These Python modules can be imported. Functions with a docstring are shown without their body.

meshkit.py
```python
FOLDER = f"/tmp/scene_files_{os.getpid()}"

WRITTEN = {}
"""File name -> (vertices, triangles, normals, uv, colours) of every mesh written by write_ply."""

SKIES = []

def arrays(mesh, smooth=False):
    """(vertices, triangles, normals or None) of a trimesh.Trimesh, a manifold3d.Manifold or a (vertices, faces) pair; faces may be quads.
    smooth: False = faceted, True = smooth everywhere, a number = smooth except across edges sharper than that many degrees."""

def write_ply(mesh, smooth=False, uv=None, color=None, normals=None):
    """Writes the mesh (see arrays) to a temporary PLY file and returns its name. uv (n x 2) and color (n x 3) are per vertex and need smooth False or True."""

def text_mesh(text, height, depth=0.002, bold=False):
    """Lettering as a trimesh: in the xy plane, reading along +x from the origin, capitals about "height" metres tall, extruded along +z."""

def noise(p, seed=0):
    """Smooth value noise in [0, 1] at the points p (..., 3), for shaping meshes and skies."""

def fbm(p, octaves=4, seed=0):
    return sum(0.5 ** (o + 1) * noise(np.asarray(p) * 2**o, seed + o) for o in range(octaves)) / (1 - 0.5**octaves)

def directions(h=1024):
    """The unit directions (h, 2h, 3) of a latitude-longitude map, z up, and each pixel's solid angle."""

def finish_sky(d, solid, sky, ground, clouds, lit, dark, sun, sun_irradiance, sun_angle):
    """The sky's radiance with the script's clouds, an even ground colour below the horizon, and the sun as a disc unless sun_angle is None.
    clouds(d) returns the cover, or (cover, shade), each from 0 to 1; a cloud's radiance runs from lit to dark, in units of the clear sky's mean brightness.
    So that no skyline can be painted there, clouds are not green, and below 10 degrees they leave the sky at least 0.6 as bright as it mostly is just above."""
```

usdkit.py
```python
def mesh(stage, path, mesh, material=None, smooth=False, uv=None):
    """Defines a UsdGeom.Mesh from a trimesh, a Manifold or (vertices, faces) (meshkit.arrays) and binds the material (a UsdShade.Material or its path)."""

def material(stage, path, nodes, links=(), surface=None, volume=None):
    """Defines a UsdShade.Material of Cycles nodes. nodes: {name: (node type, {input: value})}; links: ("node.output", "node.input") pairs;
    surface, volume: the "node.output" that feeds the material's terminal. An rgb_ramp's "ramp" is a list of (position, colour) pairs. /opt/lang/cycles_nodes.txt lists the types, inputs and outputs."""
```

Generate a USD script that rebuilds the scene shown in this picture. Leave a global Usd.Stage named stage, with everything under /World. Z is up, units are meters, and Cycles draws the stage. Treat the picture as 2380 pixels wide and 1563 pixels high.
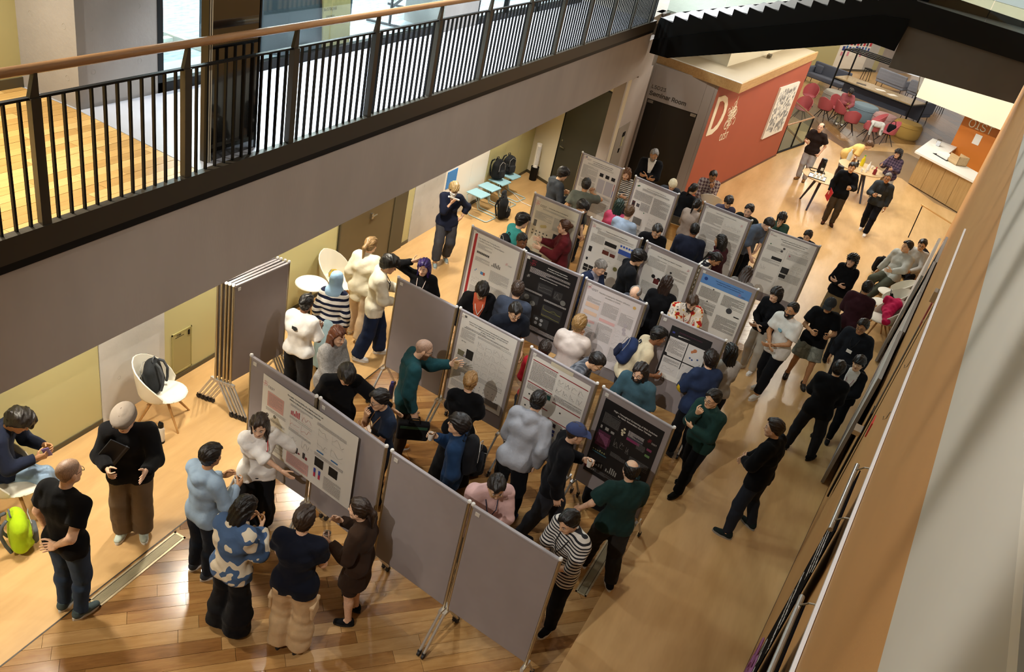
import math, random, numpy as np, trimesh, manifold3d, shapely, usdkit, meshkit
from shapely.geometry import Polygon, box as sbox
from pxr import Usd, UsdGeom, UsdLux, UsdShade, Sdf, Gf

stage = Usd.Stage.CreateInMemory()
UsdGeom.SetStageUpAxis(stage, "Z")
UsdGeom.Xform.Define(stage, "/World"); UsdGeom.Scope.Define(stage, "/World/Looks")

# ---- camera: on the upper gallery, 7.25 m over the hall floor, looking down along the hall and rolled by 13.5 degrees
EYE = np.array([0, 0, 7.25])
YAW, PITCH, ROLL, FOCAL = 0.3257952, 0.5358787, 0.2351430, 1940.777
fwd = np.array([math.cos(YAW)*math.cos(PITCH), math.sin(YAW)*math.cos(PITCH), -math.sin(PITCH)])
r0 = np.cross(fwd, [0, 0, 1]); r0 /= np.linalg.norm(r0); u0 = np.cross(r0, fwd)
rgt = math.cos(ROLL)*r0+math.sin(ROLL)*u0; upv = -math.sin(ROLL)*r0+math.cos(ROLL)*u0
cam = UsdGeom.Camera.Define(stage, "/World/camera")
cam.CreateHorizontalApertureAttr(36.0); cam.CreateVerticalApertureAttr(36.0*1563/2380); cam.CreateFocalLengthAttr(36.0*FOCAL/2380)
cam.CreateHorizontalApertureOffsetAttr(6.633*36/2380); cam.CreateVerticalApertureOffsetAttr(-14.724*36/2380)
cam.CreateClippingRangeAttr((0.05, 300)); cam.CreateExposureAttr(0.0)
m4 = np.eye(4); m4[0, :3], m4[1, :3], m4[2, :3], m4[3, :3] = rgt, upv, -fwd, EYE
UsdGeom.Xformable(cam).AddTransformOp().Set(Gf.Matrix4d(m4.tolist()))

A = -.117; RD = np.array([math.cos(A), math.sin(A)]); RN = np.array([-RD[1], RD[0]]); RO = np.array([0, -.348])     # the line of the right wall
# ---- light: dim even dome as ambient fill, gallery, lounge and hall fittings, added fill spots
def rect(name, loc, w, l, power, col, rot=(0, 0, 0), cone=None):
    L = UsdLux.RectLight.Define(stage, "/World/"+name)
    L.CreateWidthAttr(w); L.CreateHeightAttr(l); L.CreateIntensityAttr(power); L.CreateColorAttr(Gf.Vec3f(*col))
    if cone:
        S = UsdLux.ShapingAPI.Apply(L.GetPrim()); S.CreateShapingConeAngleAttr(cone); S.CreateShapingConeSoftnessAttr(.6)
    x = UsdGeom.Xformable(L); x.AddTranslateOp().Set(Gf.Vec3d(*loc)); x.AddRotateXYZOp().Set(Gf.Vec3f(*rot))
    return L
WARM, NEUT, COOL = (1.0, .93, .80), (1.0, .96, .91), (.86, .94, 1.0)
dome = UsdLux.DomeLight.Define(stage, "/World/dome_light"); dome.CreateIntensityAttr(0.24); dome.CreateColorAttr(Gf.Vec3f(1, .97, .93))
def spot(name, loc, aim, power, col, cone, soft=.25, r=.06):
    L = UsdLux.SphereLight.Define(stage, "/World/"+name); L.CreateRadiusAttr(r); L.CreateIntensityAttr(power); L.CreateColorAttr(Gf.Vec3f(*col))
    S = UsdLux.ShapingAPI.Apply(L.GetPrim()); S.CreateShapingConeAngleAttr(cone); S.CreateShapingConeSoftnessAttr(soft)
    d = np.array(aim, float)-loc; d /= np.linalg.norm(d); z = -d; x = np.cross([0, 1, 0.01], z); x /= np.linalg.norm(x); y = np.cross(z, x)
    m = np.eye(4); m[0, :3], m[1, :3], m[2, :3], m[3, :3] = x, y, z, loc
    UsdGeom.Xformable(L).AddTransformOp().Set(Gf.Matrix4d(m.tolist()))
for i, x in enumerate((1.75, 4.15, 6.55, 8.95, 11.35, 13.75, 16.15)):
    spot("corridor_light_%03d" % i, (x, 6.0, 3.08), (x, 5.9, 0), 500, WARM, 55, .5, .12)
for i, x in enumerate((0.9, 2.4, 3.9)):
    spot("landing_light_%03d" % i, (x, 6.3, 7.4), (x, 6.0, 4.3), 1650, WARM, 42, .5, .1)
for i, x in enumerate((7.6, 9.4, 11.2, 13.0, 14.8, 16.6)):
    spot("gallery_light_%03d" % i, (x, 5.6, 7.4), (x, 5.6, 4.3), 1650, COOL, 42, .5, .1)
for i, (x, y) in enumerate(((8, 8.2), (11, 8.2), (14.5, 8.2))):
    rect("study_light_%03d" % i, (x, y, 7.3), 1.2, .6, 190, COOL)
for i, (x, y) in enumerate(((23, 5), (27, 6), (32, 6), (36, 7))):
    rect("window_light_%03d" % i, (x, y, 9.5), 3, 2, 22, (.93, .97, 1))  # overhead panels added to give daylight on the far upper floor
for i, (x, y) in enumerate(((20.5, .8), (22.3, -.8), (24.5, .2), (27.0, .4), (29.5, -.6))):
    rect("hall_end_light_%03d" % i, (x, y, 5.2), .5, .5, 120, WARM)
for i, (x, y) in enumerate(((33.2, .6), (36, 1.2), (39, 1.5), (42.5, 1.2), (46, .2), (36, -2.0), (41, -1.5))):
    rect("lounge_light_%03d" % i, (x, y, 3.95), .6, .6, 48, WARM)
rect("roof_light", (9, 2.4, 10.2), 14, 3.0, .3, NEUT)
for i, t in enumerate(np.arange(0.3, 19, 1.35)):
    a, b = RO+RD*t+RN*.9, RO+RD*(t+.1)
    spot("wall_washer_%03d" % i, (a[0], a[1], 8.9), (b[0], b[1], 5.7), 1250, NEUT, 12.5, .8, .1)  # unseen row of narrow spots added to brighten the pale band and orange wall
spot("upper_spot", (8.5, -2.4, 10.2), (9.0, 2.4, 0), 105000, NEUT, 44, .4, .0158)
spot("board_spot", (-2.4, 2.9, 9.4), (7.0, 2.5, .9), 12500, NEUT, 15, .5)
spot("board_spot_001", (1.0, 3.2, 9.9), (13.0, 2.2, .9), 14500, NEUT, 14, .5)
spot("seminar_spot", (18.6, 2.2, 4.0), (20.1, 3.9, 1.6), 480, NEUT, 50, .5)  # added below the stair to lift the dim seminar wall
spot("bulkhead_spot", (23.5, -1.0, 5.4), (31, -2.6, 3.4), 9000, NEUT, 20)  # extra unseen spot added to brighten the bulkhead face
UP_END = 1
# ---------------------------------------------------------------- helpers
USED = {}
def lin(c):
    if isinstance(c, str):
        c = [int(c[i:i+2], 16)/255 for i in (0, 2, 4)]
    return tuple(x/12.92 if x <= .04045 else ((x+.055)/1.055)**2.4 for x in c)

def path_for(name, parent):
    base = "/World" if parent is None else str(parent.GetPath())
    k = (base, name); n = USED.get(k, 0); USED[k] = n+1
    return "%s/%s" % (base, name if n == 0 else "%s_%03d" % (name, n))

def tag(p, label=None, cat=None, group=None, kind=None):
    for k, v in (("label", label), ("category", cat), ("group", group), ("kind", kind)):
        if v:
            p.SetCustomDataByKey(k, v)
    return p

def obj(name, mesh, mat, parent=None, smooth=False, label=None, cat=None, group=None, kind=None):
    p = usdkit.mesh(stage, path_for(name, parent), mesh, mat, smooth).GetPrim()
    return tag(p, label, cat, group, kind)

def thing(name, label, cat, loc=(0, 0, 0), rz=0, group=None, kind=None):
    x = UsdGeom.Xform.Define(stage, path_for(name, None)); x.AddTranslateOp().Set(Gf.Vec3d(*map(float, loc))); x.AddRotateZOp().Set(float(rz))
    return tag(x.GetPrim(), label, cat, group, kind)

def dup(root, loc, rz, label, group=None):
    d = root.GetCustomData()
    r = thing(root.GetName().rstrip("0123456789").rstrip("_") if root.GetName()[-1].isdigit() else root.GetName(), label, d["category"], loc, rz, group or d.get("group"))
    r.GetReferences().AddInternalReference(root.GetPath()); r.SetInstanceable(True)
    return r

def bx(x0, x1, y0, y1, z0, z1):
    m = trimesh.creation.box((abs(x1-x0), abs(y1-y0), abs(z1-z0))); m.apply_translation(((x0+x1)/2, (y0+y1)/2, (z0+z1)/2)); return np.array(m.vertices), np.array(m.faces)

def rbx(x0, x1, y0, y1, z0, z1, r=.01, n=8):
    S = manifold3d.Manifold.sphere(r, n); e = r
    hull = manifold3d.Manifold.batch_hull([S.translate((x, y, z)) for x in (x0+e, x1-e) for y in (y0+e, y1-e) for z in (z0+e, z1-e)])
    m = hull.to_mesh(); return np.array(m.vert_properties[:, :3]), np.array(m.tri_verts)

def cyl(c, r, z0, z1, n=16, r2=None):
    g = np.linspace(0, 2*np.pi, n, endpoint=False); r2 = r if r2 is None else r2
    v = np.vstack([np.c_[c[0]+r*np.cos(g), c[1]+r*np.sin(g), np.full(n, z0)], np.c_[c[0]+r2*np.cos(g), c[1]+r2*np.sin(g), np.full(n, z1)]])
    j = np.arange(n); k = (j+1) % n
    f = np.vstack([np.c_[j, k, n+k], np.c_[j, n+k, n+j], np.c_[np.zeros(n-2, int), np.arange(2, n), np.arange(1, n-1)], np.c_[np.full(n-2, n), n+np.arange(1, n-1), n+np.arange(2, n)]])
    return v, f

def lathe(prof, n=20, c=(0, 0)):
    prof = np.asarray(prof, float); g = np.linspace(0, 2*np.pi, n, endpoint=False)
    v = np.stack([c[0]+prof[:, 0][:, None]*np.cos(g), c[1]+prof[:, 0][:, None]*np.sin(g), np.repeat(prof[:, 1][:, None], n, 1)], -1).reshape(-1, 3)
    i, j = np.meshgrid(np.arange(len(prof)-1), np.arange(n), indexing="ij")
    q = np.stack([i*n+j, i*n+(j+1) % n, (i+1)*n+(j+1) % n, (i+1)*n+j], -1).reshape(-1, 4)
    return v, np.vstack([q[:, [0, 1, 2]], q[:, [0, 2, 3]]])

def prism(poly, z0, z1):
    """a shapely polygon (or points) extruded upward"""
    poly = poly if hasattr(poly, "geoms") or hasattr(poly, "exterior") else Polygon(poly)
    ms = [trimesh.creation.extrude_polygon(p, z1-z0, engine="earcut") for p in getattr(poly, "geoms", [poly])]
    m = trimesh.util.concatenate(ms); m.apply_translation((0, 0, z0)); return np.array(m.vertices), np.array(m.faces)

def vprism(p0, p1, poly, t):
    """polygon drawn in a wall's own plane (u along p0->p1, z up), given thickness t behind it (to the left of p0->p1)"""
    v, f = prism(poly, 0, t); d = unit(np.subtract(p1, p0)); n = np.array([-d[1], d[0]])
    w = np.c_[p0[0]+v[:, 0]*d[0]+v[:, 2]*n[0], p0[1]+v[:, 0]*d[1]+v[:, 2]*n[1], v[:, 1]]
    return w, f[:, ::-1]

def wallbox(p0, p1, z0, z1, t):
    L = float(np.linalg.norm(np.subtract(p1, p0))); return vprism(p0, p1, sbox(0, z0, L, z1), t)

def text(s, h, depth=.002, bold=False, center=True):
    m = meshkit.text_mesh(s, h, depth, bold); v = np.array(m.vertices)
    if center:
        v[:, 0] -= (v[:, 0].min()+v[:, 0].max())/2
    return v, np.array(m.faces)

LOOK = {}
def M(name, col, rough=.6, metal=0, var=.0, vs=6, bump=0, bs=60, bd=.01, coat=0, spec=.5, emit=None, stretch=None, c2=None):
    """principled surface; var = tonal variation, bump = fine relief"""
    if name in LOOK:
        return LOOK[name]
    c = lin(col); n = {"p": ("principled_bsdf", dict(base_color=c, roughness=rough, metallic=metal, specular_ior_level=spec, coat_weight=coat, coat_roughness=.1))}; l = []
    if var or bump:
        n["t"] = ("texture_coordinate", {}); n["m"] = ("mapping", dict(scale=stretch or (1, 1, 1))); l.append(("t.object", "m.vector"))
    if var:
        a = tuple(min(1, x*(1+var)) for x in c); b = lin(c2) if c2 else tuple(x*(1-var) for x in c)
        n["n"] = ("noise_texture", dict(scale=vs, detail=5, roughness=.6)); n["r"] = ("rgb_ramp", {"ramp": [(.3, b), (.7, a)]})
        l += [("m.vector", "n.vector"), ("n.fac", "r.fac"), ("r.color", "p.base_color")]
    if bump:
        n["bn"] = ("noise_texture", dict(scale=bs, detail=3)); n["b"] = ("bump", dict(strength=bump, distance=bd)); l += [("m.vector", "bn.vector"), ("bn.fac", "b.height"), ("b.normal", "p.normal")]
    if emit:
        n["p"][1]["emission_color"] = lin(emit[0]); n["p"][1]["emission_strength"] = emit[1]
    LOOK[name] = usdkit.material(stage, "/World/Looks/"+name, n, l, surface="p.BSDF"); return LOOK[name]

def glass(name, tint, refl=1.0, rough=.02):
    """a clear pane: see-through, with a reflection that grows towards grazing view on both of its faces"""
    if name not in LOOK:
        LOOK[name] = usdkit.material(stage, "/World/Looks/"+name, {"t": ("transparent_bsdf", dict(color=lin(tint))), "g": ("glossy_bsdf", dict(color=(refl,)*3, roughness=rough)), "f": ("layer_weight", dict(blend=.5)), "q": ("math", dict(math_type="power", value2=4.0)), "a": ("math", dict(math_type="multiply_add", value2=.55, value3=.03)), "x": ("mix_closure", {})},
                                     [("f.facing", "q.value1"), ("q.value", "a.value1"), ("a.value", "x.fac"), ("t.BSDF", "x.closure1"), ("g.BSDF", "x.closure2")], surface="x.closure")
    return LOOK[name]

def wood(name, c1, c2, rough=.35, axis=(1, 12, 12), scale=2.2, coat=0.0):
    """boards with grain along x of the piece; the tone shifts from piece to piece"""
    if name in LOOK:
        return LOOK[name]
    n = {"t": ("texture_coordinate", {}), "m": ("mapping", dict(scale=axis)), "n": ("noise_texture", dict(scale=scale, detail=6, roughness=.65, distortion=.6)), "r": ("rgb_ramp", {"ramp": [(.25, lin(c2)), (.75, lin(c1))]}),
         "p": ("principled_bsdf", dict(roughness=rough, coat_weight=coat, coat_roughness=.08)), "b": ("bump", dict(strength=.08, distance=.004))}
    l = [("t.object", "m.vector"), ("m.vector", "n.vector"), ("n.fac", "r.fac"), ("r.color", "p.base_color"), ("n.fac", "b.height"), ("b.normal", "p.normal")]
    LOOK[name] = usdkit.material(stage, "/World/Looks/"+name, n, l, surface="p.BSDF"); return LOOK[name]
# ---------------------------------------------------------------- people: signed-distance bodies meshed by surface nets
def surface_net(D, org, h):
    s = D < 0
    nx, ny, nz = D.shape
    c = [s[i:nx-1+i, j:ny-1+j, k:nz-1+k] for i in (0, 1) for j in (0, 1) for k in (0, 1)]
    allin = np.logical_and.reduce(c); anyin = np.logical_or.reduce(c)
    act = anyin & ~allin
    I = np.argwhere(act)
    if len(I) == 0:
        return None
    idx = np.full(act.shape, -1, np.int64); idx[act] = np.arange(len(I))
    offs = np.array([(i, j, k) for i in (0, 1) for j in (0, 1) for k in (0, 1)])
    V = np.stack([D[I[:, 0]+o[0], I[:, 1]+o[1], I[:, 2]+o[2]] for o in offs], 1)
    acc = np.zeros((len(I), 3)); cnt = np.zeros(len(I))
    for a in range(8):
        for ax in (4, 2, 1):
            b = a | ax
            if b == a:
                continue
            va, vb = V[:, a], V[:, b]
            m = (va < 0) != (vb < 0)
            t = np.where(m, va/np.where(m, va-vb, 1), 0)[:, None]
            acc += np.where(m[:, None], offs[a] + t*(offs[b]-offs[a]), 0); cnt += m
    P = (I + acc/cnt[:, None])*h + org
    F = []
    for ax in range(3):
        u, v = (ax+1) % 3, (ax+2) % 3
        sl0 = [slice(None)]*3; sl1 = [slice(None)]*3
        sl0[ax] = slice(0, -1); sl1[ax] = slice(1, None)
        a, b = s[tuple(sl0)], s[tuple(sl1)]
        E = np.argwhere(a != b)
        E = E[(E[:, u] > 0) & (E[:, v] > 0) & (E[:, u] < D.shape[u]-1) & (E[:, v] < D.shape[v]-1)]
        if not len(E):
            continue
        du = np.zeros(3, int); du[u] = 1; dv = np.zeros(3, int); dv[v] = 1
        q = [E, E-du, E-du-dv, E-dv]
        q = np.stack([idx[tuple(x.T)] for x in q], 1)
        ins = a[tuple(E.T)]
        q = np.where(ins[:, None], q, q[:, ::-1])
        F.append(q)
    q = np.vstack(F); q = q[(q >= 0).all(1)]
    return P, np.vstack([q[:, [0, 1, 2]], q[:, [0, 2, 3]]])


class Field:
    def __init__(self, lo, hi, h):
        self.h = h; self.o = np.asarray(lo, float) - 2*h
        self.n = np.ceil((np.asarray(hi)-self.o)/h).astype(int) + 3
        self.D = np.full(self.n, 0.2, np.float32)

    def box(self, lo, hi, m):
        i0 = np.clip(np.floor((np.asarray(lo)-m-self.o)/self.h).astype(int), 0, self.n)
        i1 = np.clip(np.ceil((np.asarray(hi)+m-self.o)/self.h).astype(int)+1, 0, self.n)
        ax = [(self.o[k] + np.arange(i0[k], i1[k])*self.h).astype(np.float32) for k in range(3)]
        return tuple(slice(i0[k], i1[k]) for k in range(3)), ax[0][:, None, None], ax[1][None, :, None], ax[2][None, None, :]

    def cone(self, a, b, ra, rb, k=.02, flat=None, cuts=(), sub=False):
        a = np.asarray(a, float); b = np.asarray(b, float)
        r = max(ra, rb)
        sl, X, Y, Z = self.box(np.minimum(a, b)-r, np.maximum(a, b)+r, .05)
        ba = b-a; L2 = max(ba@ba, 1e-9)
        x, y, z = X-np.float32(a[0]), Y-np.float32(a[1]), Z-np.float32(a[2])
        t = np.clip((x*np.float32(ba[0])+y*np.float32(ba[1])+z*np.float32(ba[2]))/np.float32(L2), 0, 1)
        vx, vy, vz = x-t*np.float32(ba[0]), y-t*np.float32(ba[1]), z-t*np.float32(ba[2])
        q = vx*vx+vy*vy+vz*vz
        if flat is not None:
            n, f = flat
            w = vx*np.float32(n[0])+vy*np.float32(n[1])+vz*np.float32(n[2])
            q = q + w*w*np.float32(1/f**2-1)
        d = np.sqrt(q) - np.float32(ra) - t*np.float32(rb-ra)
        for p, nn in cuts:
            d = np.maximum(d, (X-np.float32(p[0]))*np.float32(nn[0])+(Y-np.float32(p[1]))*np.float32(nn[1])+(Z-np.float32(p[2]))*np.float32(nn[2]))
        self.put(sl, d, k, sub)

    def ell(self, c, r, k=.02, R=None, sub=False):
        c = np.asarray(c, float); r = np.asarray(r, float)
        m = r.max()
        sl, X, Y, Z = self.box(c-m, c+m, .04)
        x, y, z = X-np.float32(c[0]), Y-np.float32(c[1]), Z-np.float32(c[2])
        if R is not None:
            x, y, z = (x*np.float32(R[0][i])+y*np.float32(R[1][i])+z*np.float32(R[2][i]) for i in range(3))
        q = np.sqrt((x/np.float32(r[0]))**2+(y/np.float32(r[1]))**2+(z/np.float32(r[2]))**2)
        self.put(sl, (q-1)*np.float32(r.min()*.5+np.median(r)*.5), k, sub)

    def put(self, sl, d, k, sub=False):
        D = self.D[sl]
        if sub:
            d = -d
            hh = np.clip(.5-.5*(d-D)/k, 0, 1)*0 + np.maximum(k-np.abs(D-d), 0)/k
            self.D[sl] = np.maximum(D, d)+hh*hh*np.float32(k/4)
        else:
            hh = np.maximum(k-np.abs(D-d), 0)/np.float32(k)
            self.D[sl] = np.minimum(D, d)-hh*hh*np.float32(k/4)

    def near(self, m):
        w = np.argwhere(np.abs(self.D) < m)
        return tuple(w.T), w*self.h+self.o

    def folds(self, amp, seed, f=1.0, vert=.45):
        """cloth folds: long soft drapes and a few finer creases"""
        i, p = self.near(.03)
        r = np.random.default_rng(seed)
        w = 0
        for q in range(6):
            k = r.normal(size=3)*(np.array([1, 1, vert*.5]) if q % 2 else np.array([.5, .5, 1]))
            k *= (16+11*q)*f/np.linalg.norm(k)
            s_ = np.sin(p@k+r.uniform(0, 6.3)+1.8*np.sin(p@(r.normal(size=3)*7)+r.uniform(0, 6)))
            w = w+(np.sign(s_)*np.abs(s_)**.7 if q > 2 else s_)/(1.3+.55*q)
        self.D[i] += (amp*.42*w).astype(np.float32)

    def mesh(self):
        return surface_net(self.D, self.o, self.h)


def vec(*a):
    return np.array(a, float)


def unit(v):
    v = np.asarray(v, float); return v/(np.linalg.norm(v)+1e-12)


def rotm(axis, deg):
    return trimesh.transformations.rotation_matrix(math.radians(deg), axis)[:3, :3]


def ik(a, t, l1, l2, pole):
    """joint between a and t for two bones; t is pulled in when out of reach"""
    d = t-a; L = np.linalg.norm(d); m = (l1+l2)*.995
    if L > m:
        t = a+d*m/L; d = t-a; L = m
    if L < abs(l1-l2)+.05:
        L = abs(l1-l2)+.05; t = a+unit(d)*L; d = t-a
    x = (l1*l1-l2*l2+L*L)/(2*L); y = math.sqrt(max(l1*l1-x*x, 0)); u = d/L
    p = np.asarray(pole, float); p = p-u*(p@u)
    return a+u*x+unit(p)*y, t


# ---- templates made once: hands, heads, hair
def hand_template(curl, spread=1.0, thumb=.5):
    S = lambda p, r: manifold3d.Manifold.sphere(r, 8).translate(tuple(map(float, p)))
    H = lambda *s: manifold3d.Manifold.batch_hull(list(s))
    parts = [H(S((.0, .012, 0), .022), S((.0, -.012, 0), .022), S((.082, .030, -.002), .012), S((.084, -.028, -.002), .011), S((.088, .002, -.002), .012), S((.03, .03, .004), .014), S((.03, -.028, .004), .014))]
    for y, L, r, da in ((.030, .072, .0092, .09), (.010, .080, .0095, .02), (-.010, .074, .009, -.04), (-.028, .058, .008, -.12)):
        p = vec(.085, y, -.002); ang = 0; lat = da*spread
        for i, fr in enumerate((.46, .3, .24)):
            ang += curl[i]
            d = vec(math.cos(ang)*math.cos(lat), math.sin(lat), math.sin(ang))
            q = p+d*L*fr
            parts.append(H(S(p, r*(1-.08*i)), S(q, r*(1-.08*(i+1)))))
            p = q
    p = vec(.022, .026, .006); d = unit(vec(.62, .72, .25+thumb*.4))
    for i, (L, r) in enumerate(((.042, .0135), (.032, .011), (.026, .0095))):
        q = p+d*L; parts.append(H(S(p, r), S(q, r*.9))); p = q
        d = unit(d+vec(.35, -.55*thumb, .35*thumb))
    m = manifold3d.Manifold.batch_boolean(parts, manifold3d.OpType.Add).to_mesh()
    v, f = np.array(m.vert_properties[:, :3], float), np.array(m.tri_verts)
    t = trimesh.Trimesh(v, f, process=True)
    t = trimesh.Trimesh(*trimesh.remesh.subdivide_to_size(t.vertices, t.faces, .03)) if False else t
    return np.array(t.vertices), np.array(t.faces)


HANDS = {"relaxed": hand_template((.25, .35, .25)), "fist": hand_template((1.2, 1.5, .9), .3, 1.2), "grip": hand_template((.55, .7, .45), .8, 1.0),
         "open": hand_template((.08, .08, .05), 1.8, .1), "hold": hand_template((.9, .6, .3), .5, 1.0)}


def head_field(h, fem=False):
    F = Field((-.16, -.12, -.19), (.14, .12, .16), h)
    F.ell((-.008, 0, .03), (.099, .076, .088), .02)
    F.ell((.022, 0, -.03), (.072, .061, .083), .03)
    F.cone((.062, -.012, -.093), (.062, .012, -.093), .024, .024, .03)
    for s in (-1, 1):
        F.cone((.0, .05*s, -.05), (.058, .016*s, -.09), .02, .018, .03)
        F.cone((.083, .012*s, .022), (.066, .046*s, .023), .0105, .009, .012)
        F.ell((.06, .038*s, -.03), (.027, .022, .024), .02)
        F.ell((.104, .032*s, .004), (.016, .016, .011), .012, sub=True)
        F.ell((-.008, .078*s, -.006), (.022, .009, .033), .006, rotm([0, 0, 1], 18*s))
    F.cone((.09, 0, .012), (.108, 0, -.026), .0075, .0125, .012)
    F.ell((.096, 0, -.031), (.016, .019, .010), .01)
    F.cone((.084, -.017, -.059), (.084, .017, -.059), .0085, .0085, .008)
    F.cone((-.018, 0, -.08), (-.032, 0, -.185), .05, .052, .03)
    return F


HEADS = {k: head_field(k).mesh() for k in (.0065, .009)}
LIPS = None


def hair_line(x, ctl):
    return np.interp(x, [c[0] for c in ctl], [c[1] for c in ctl])


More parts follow.
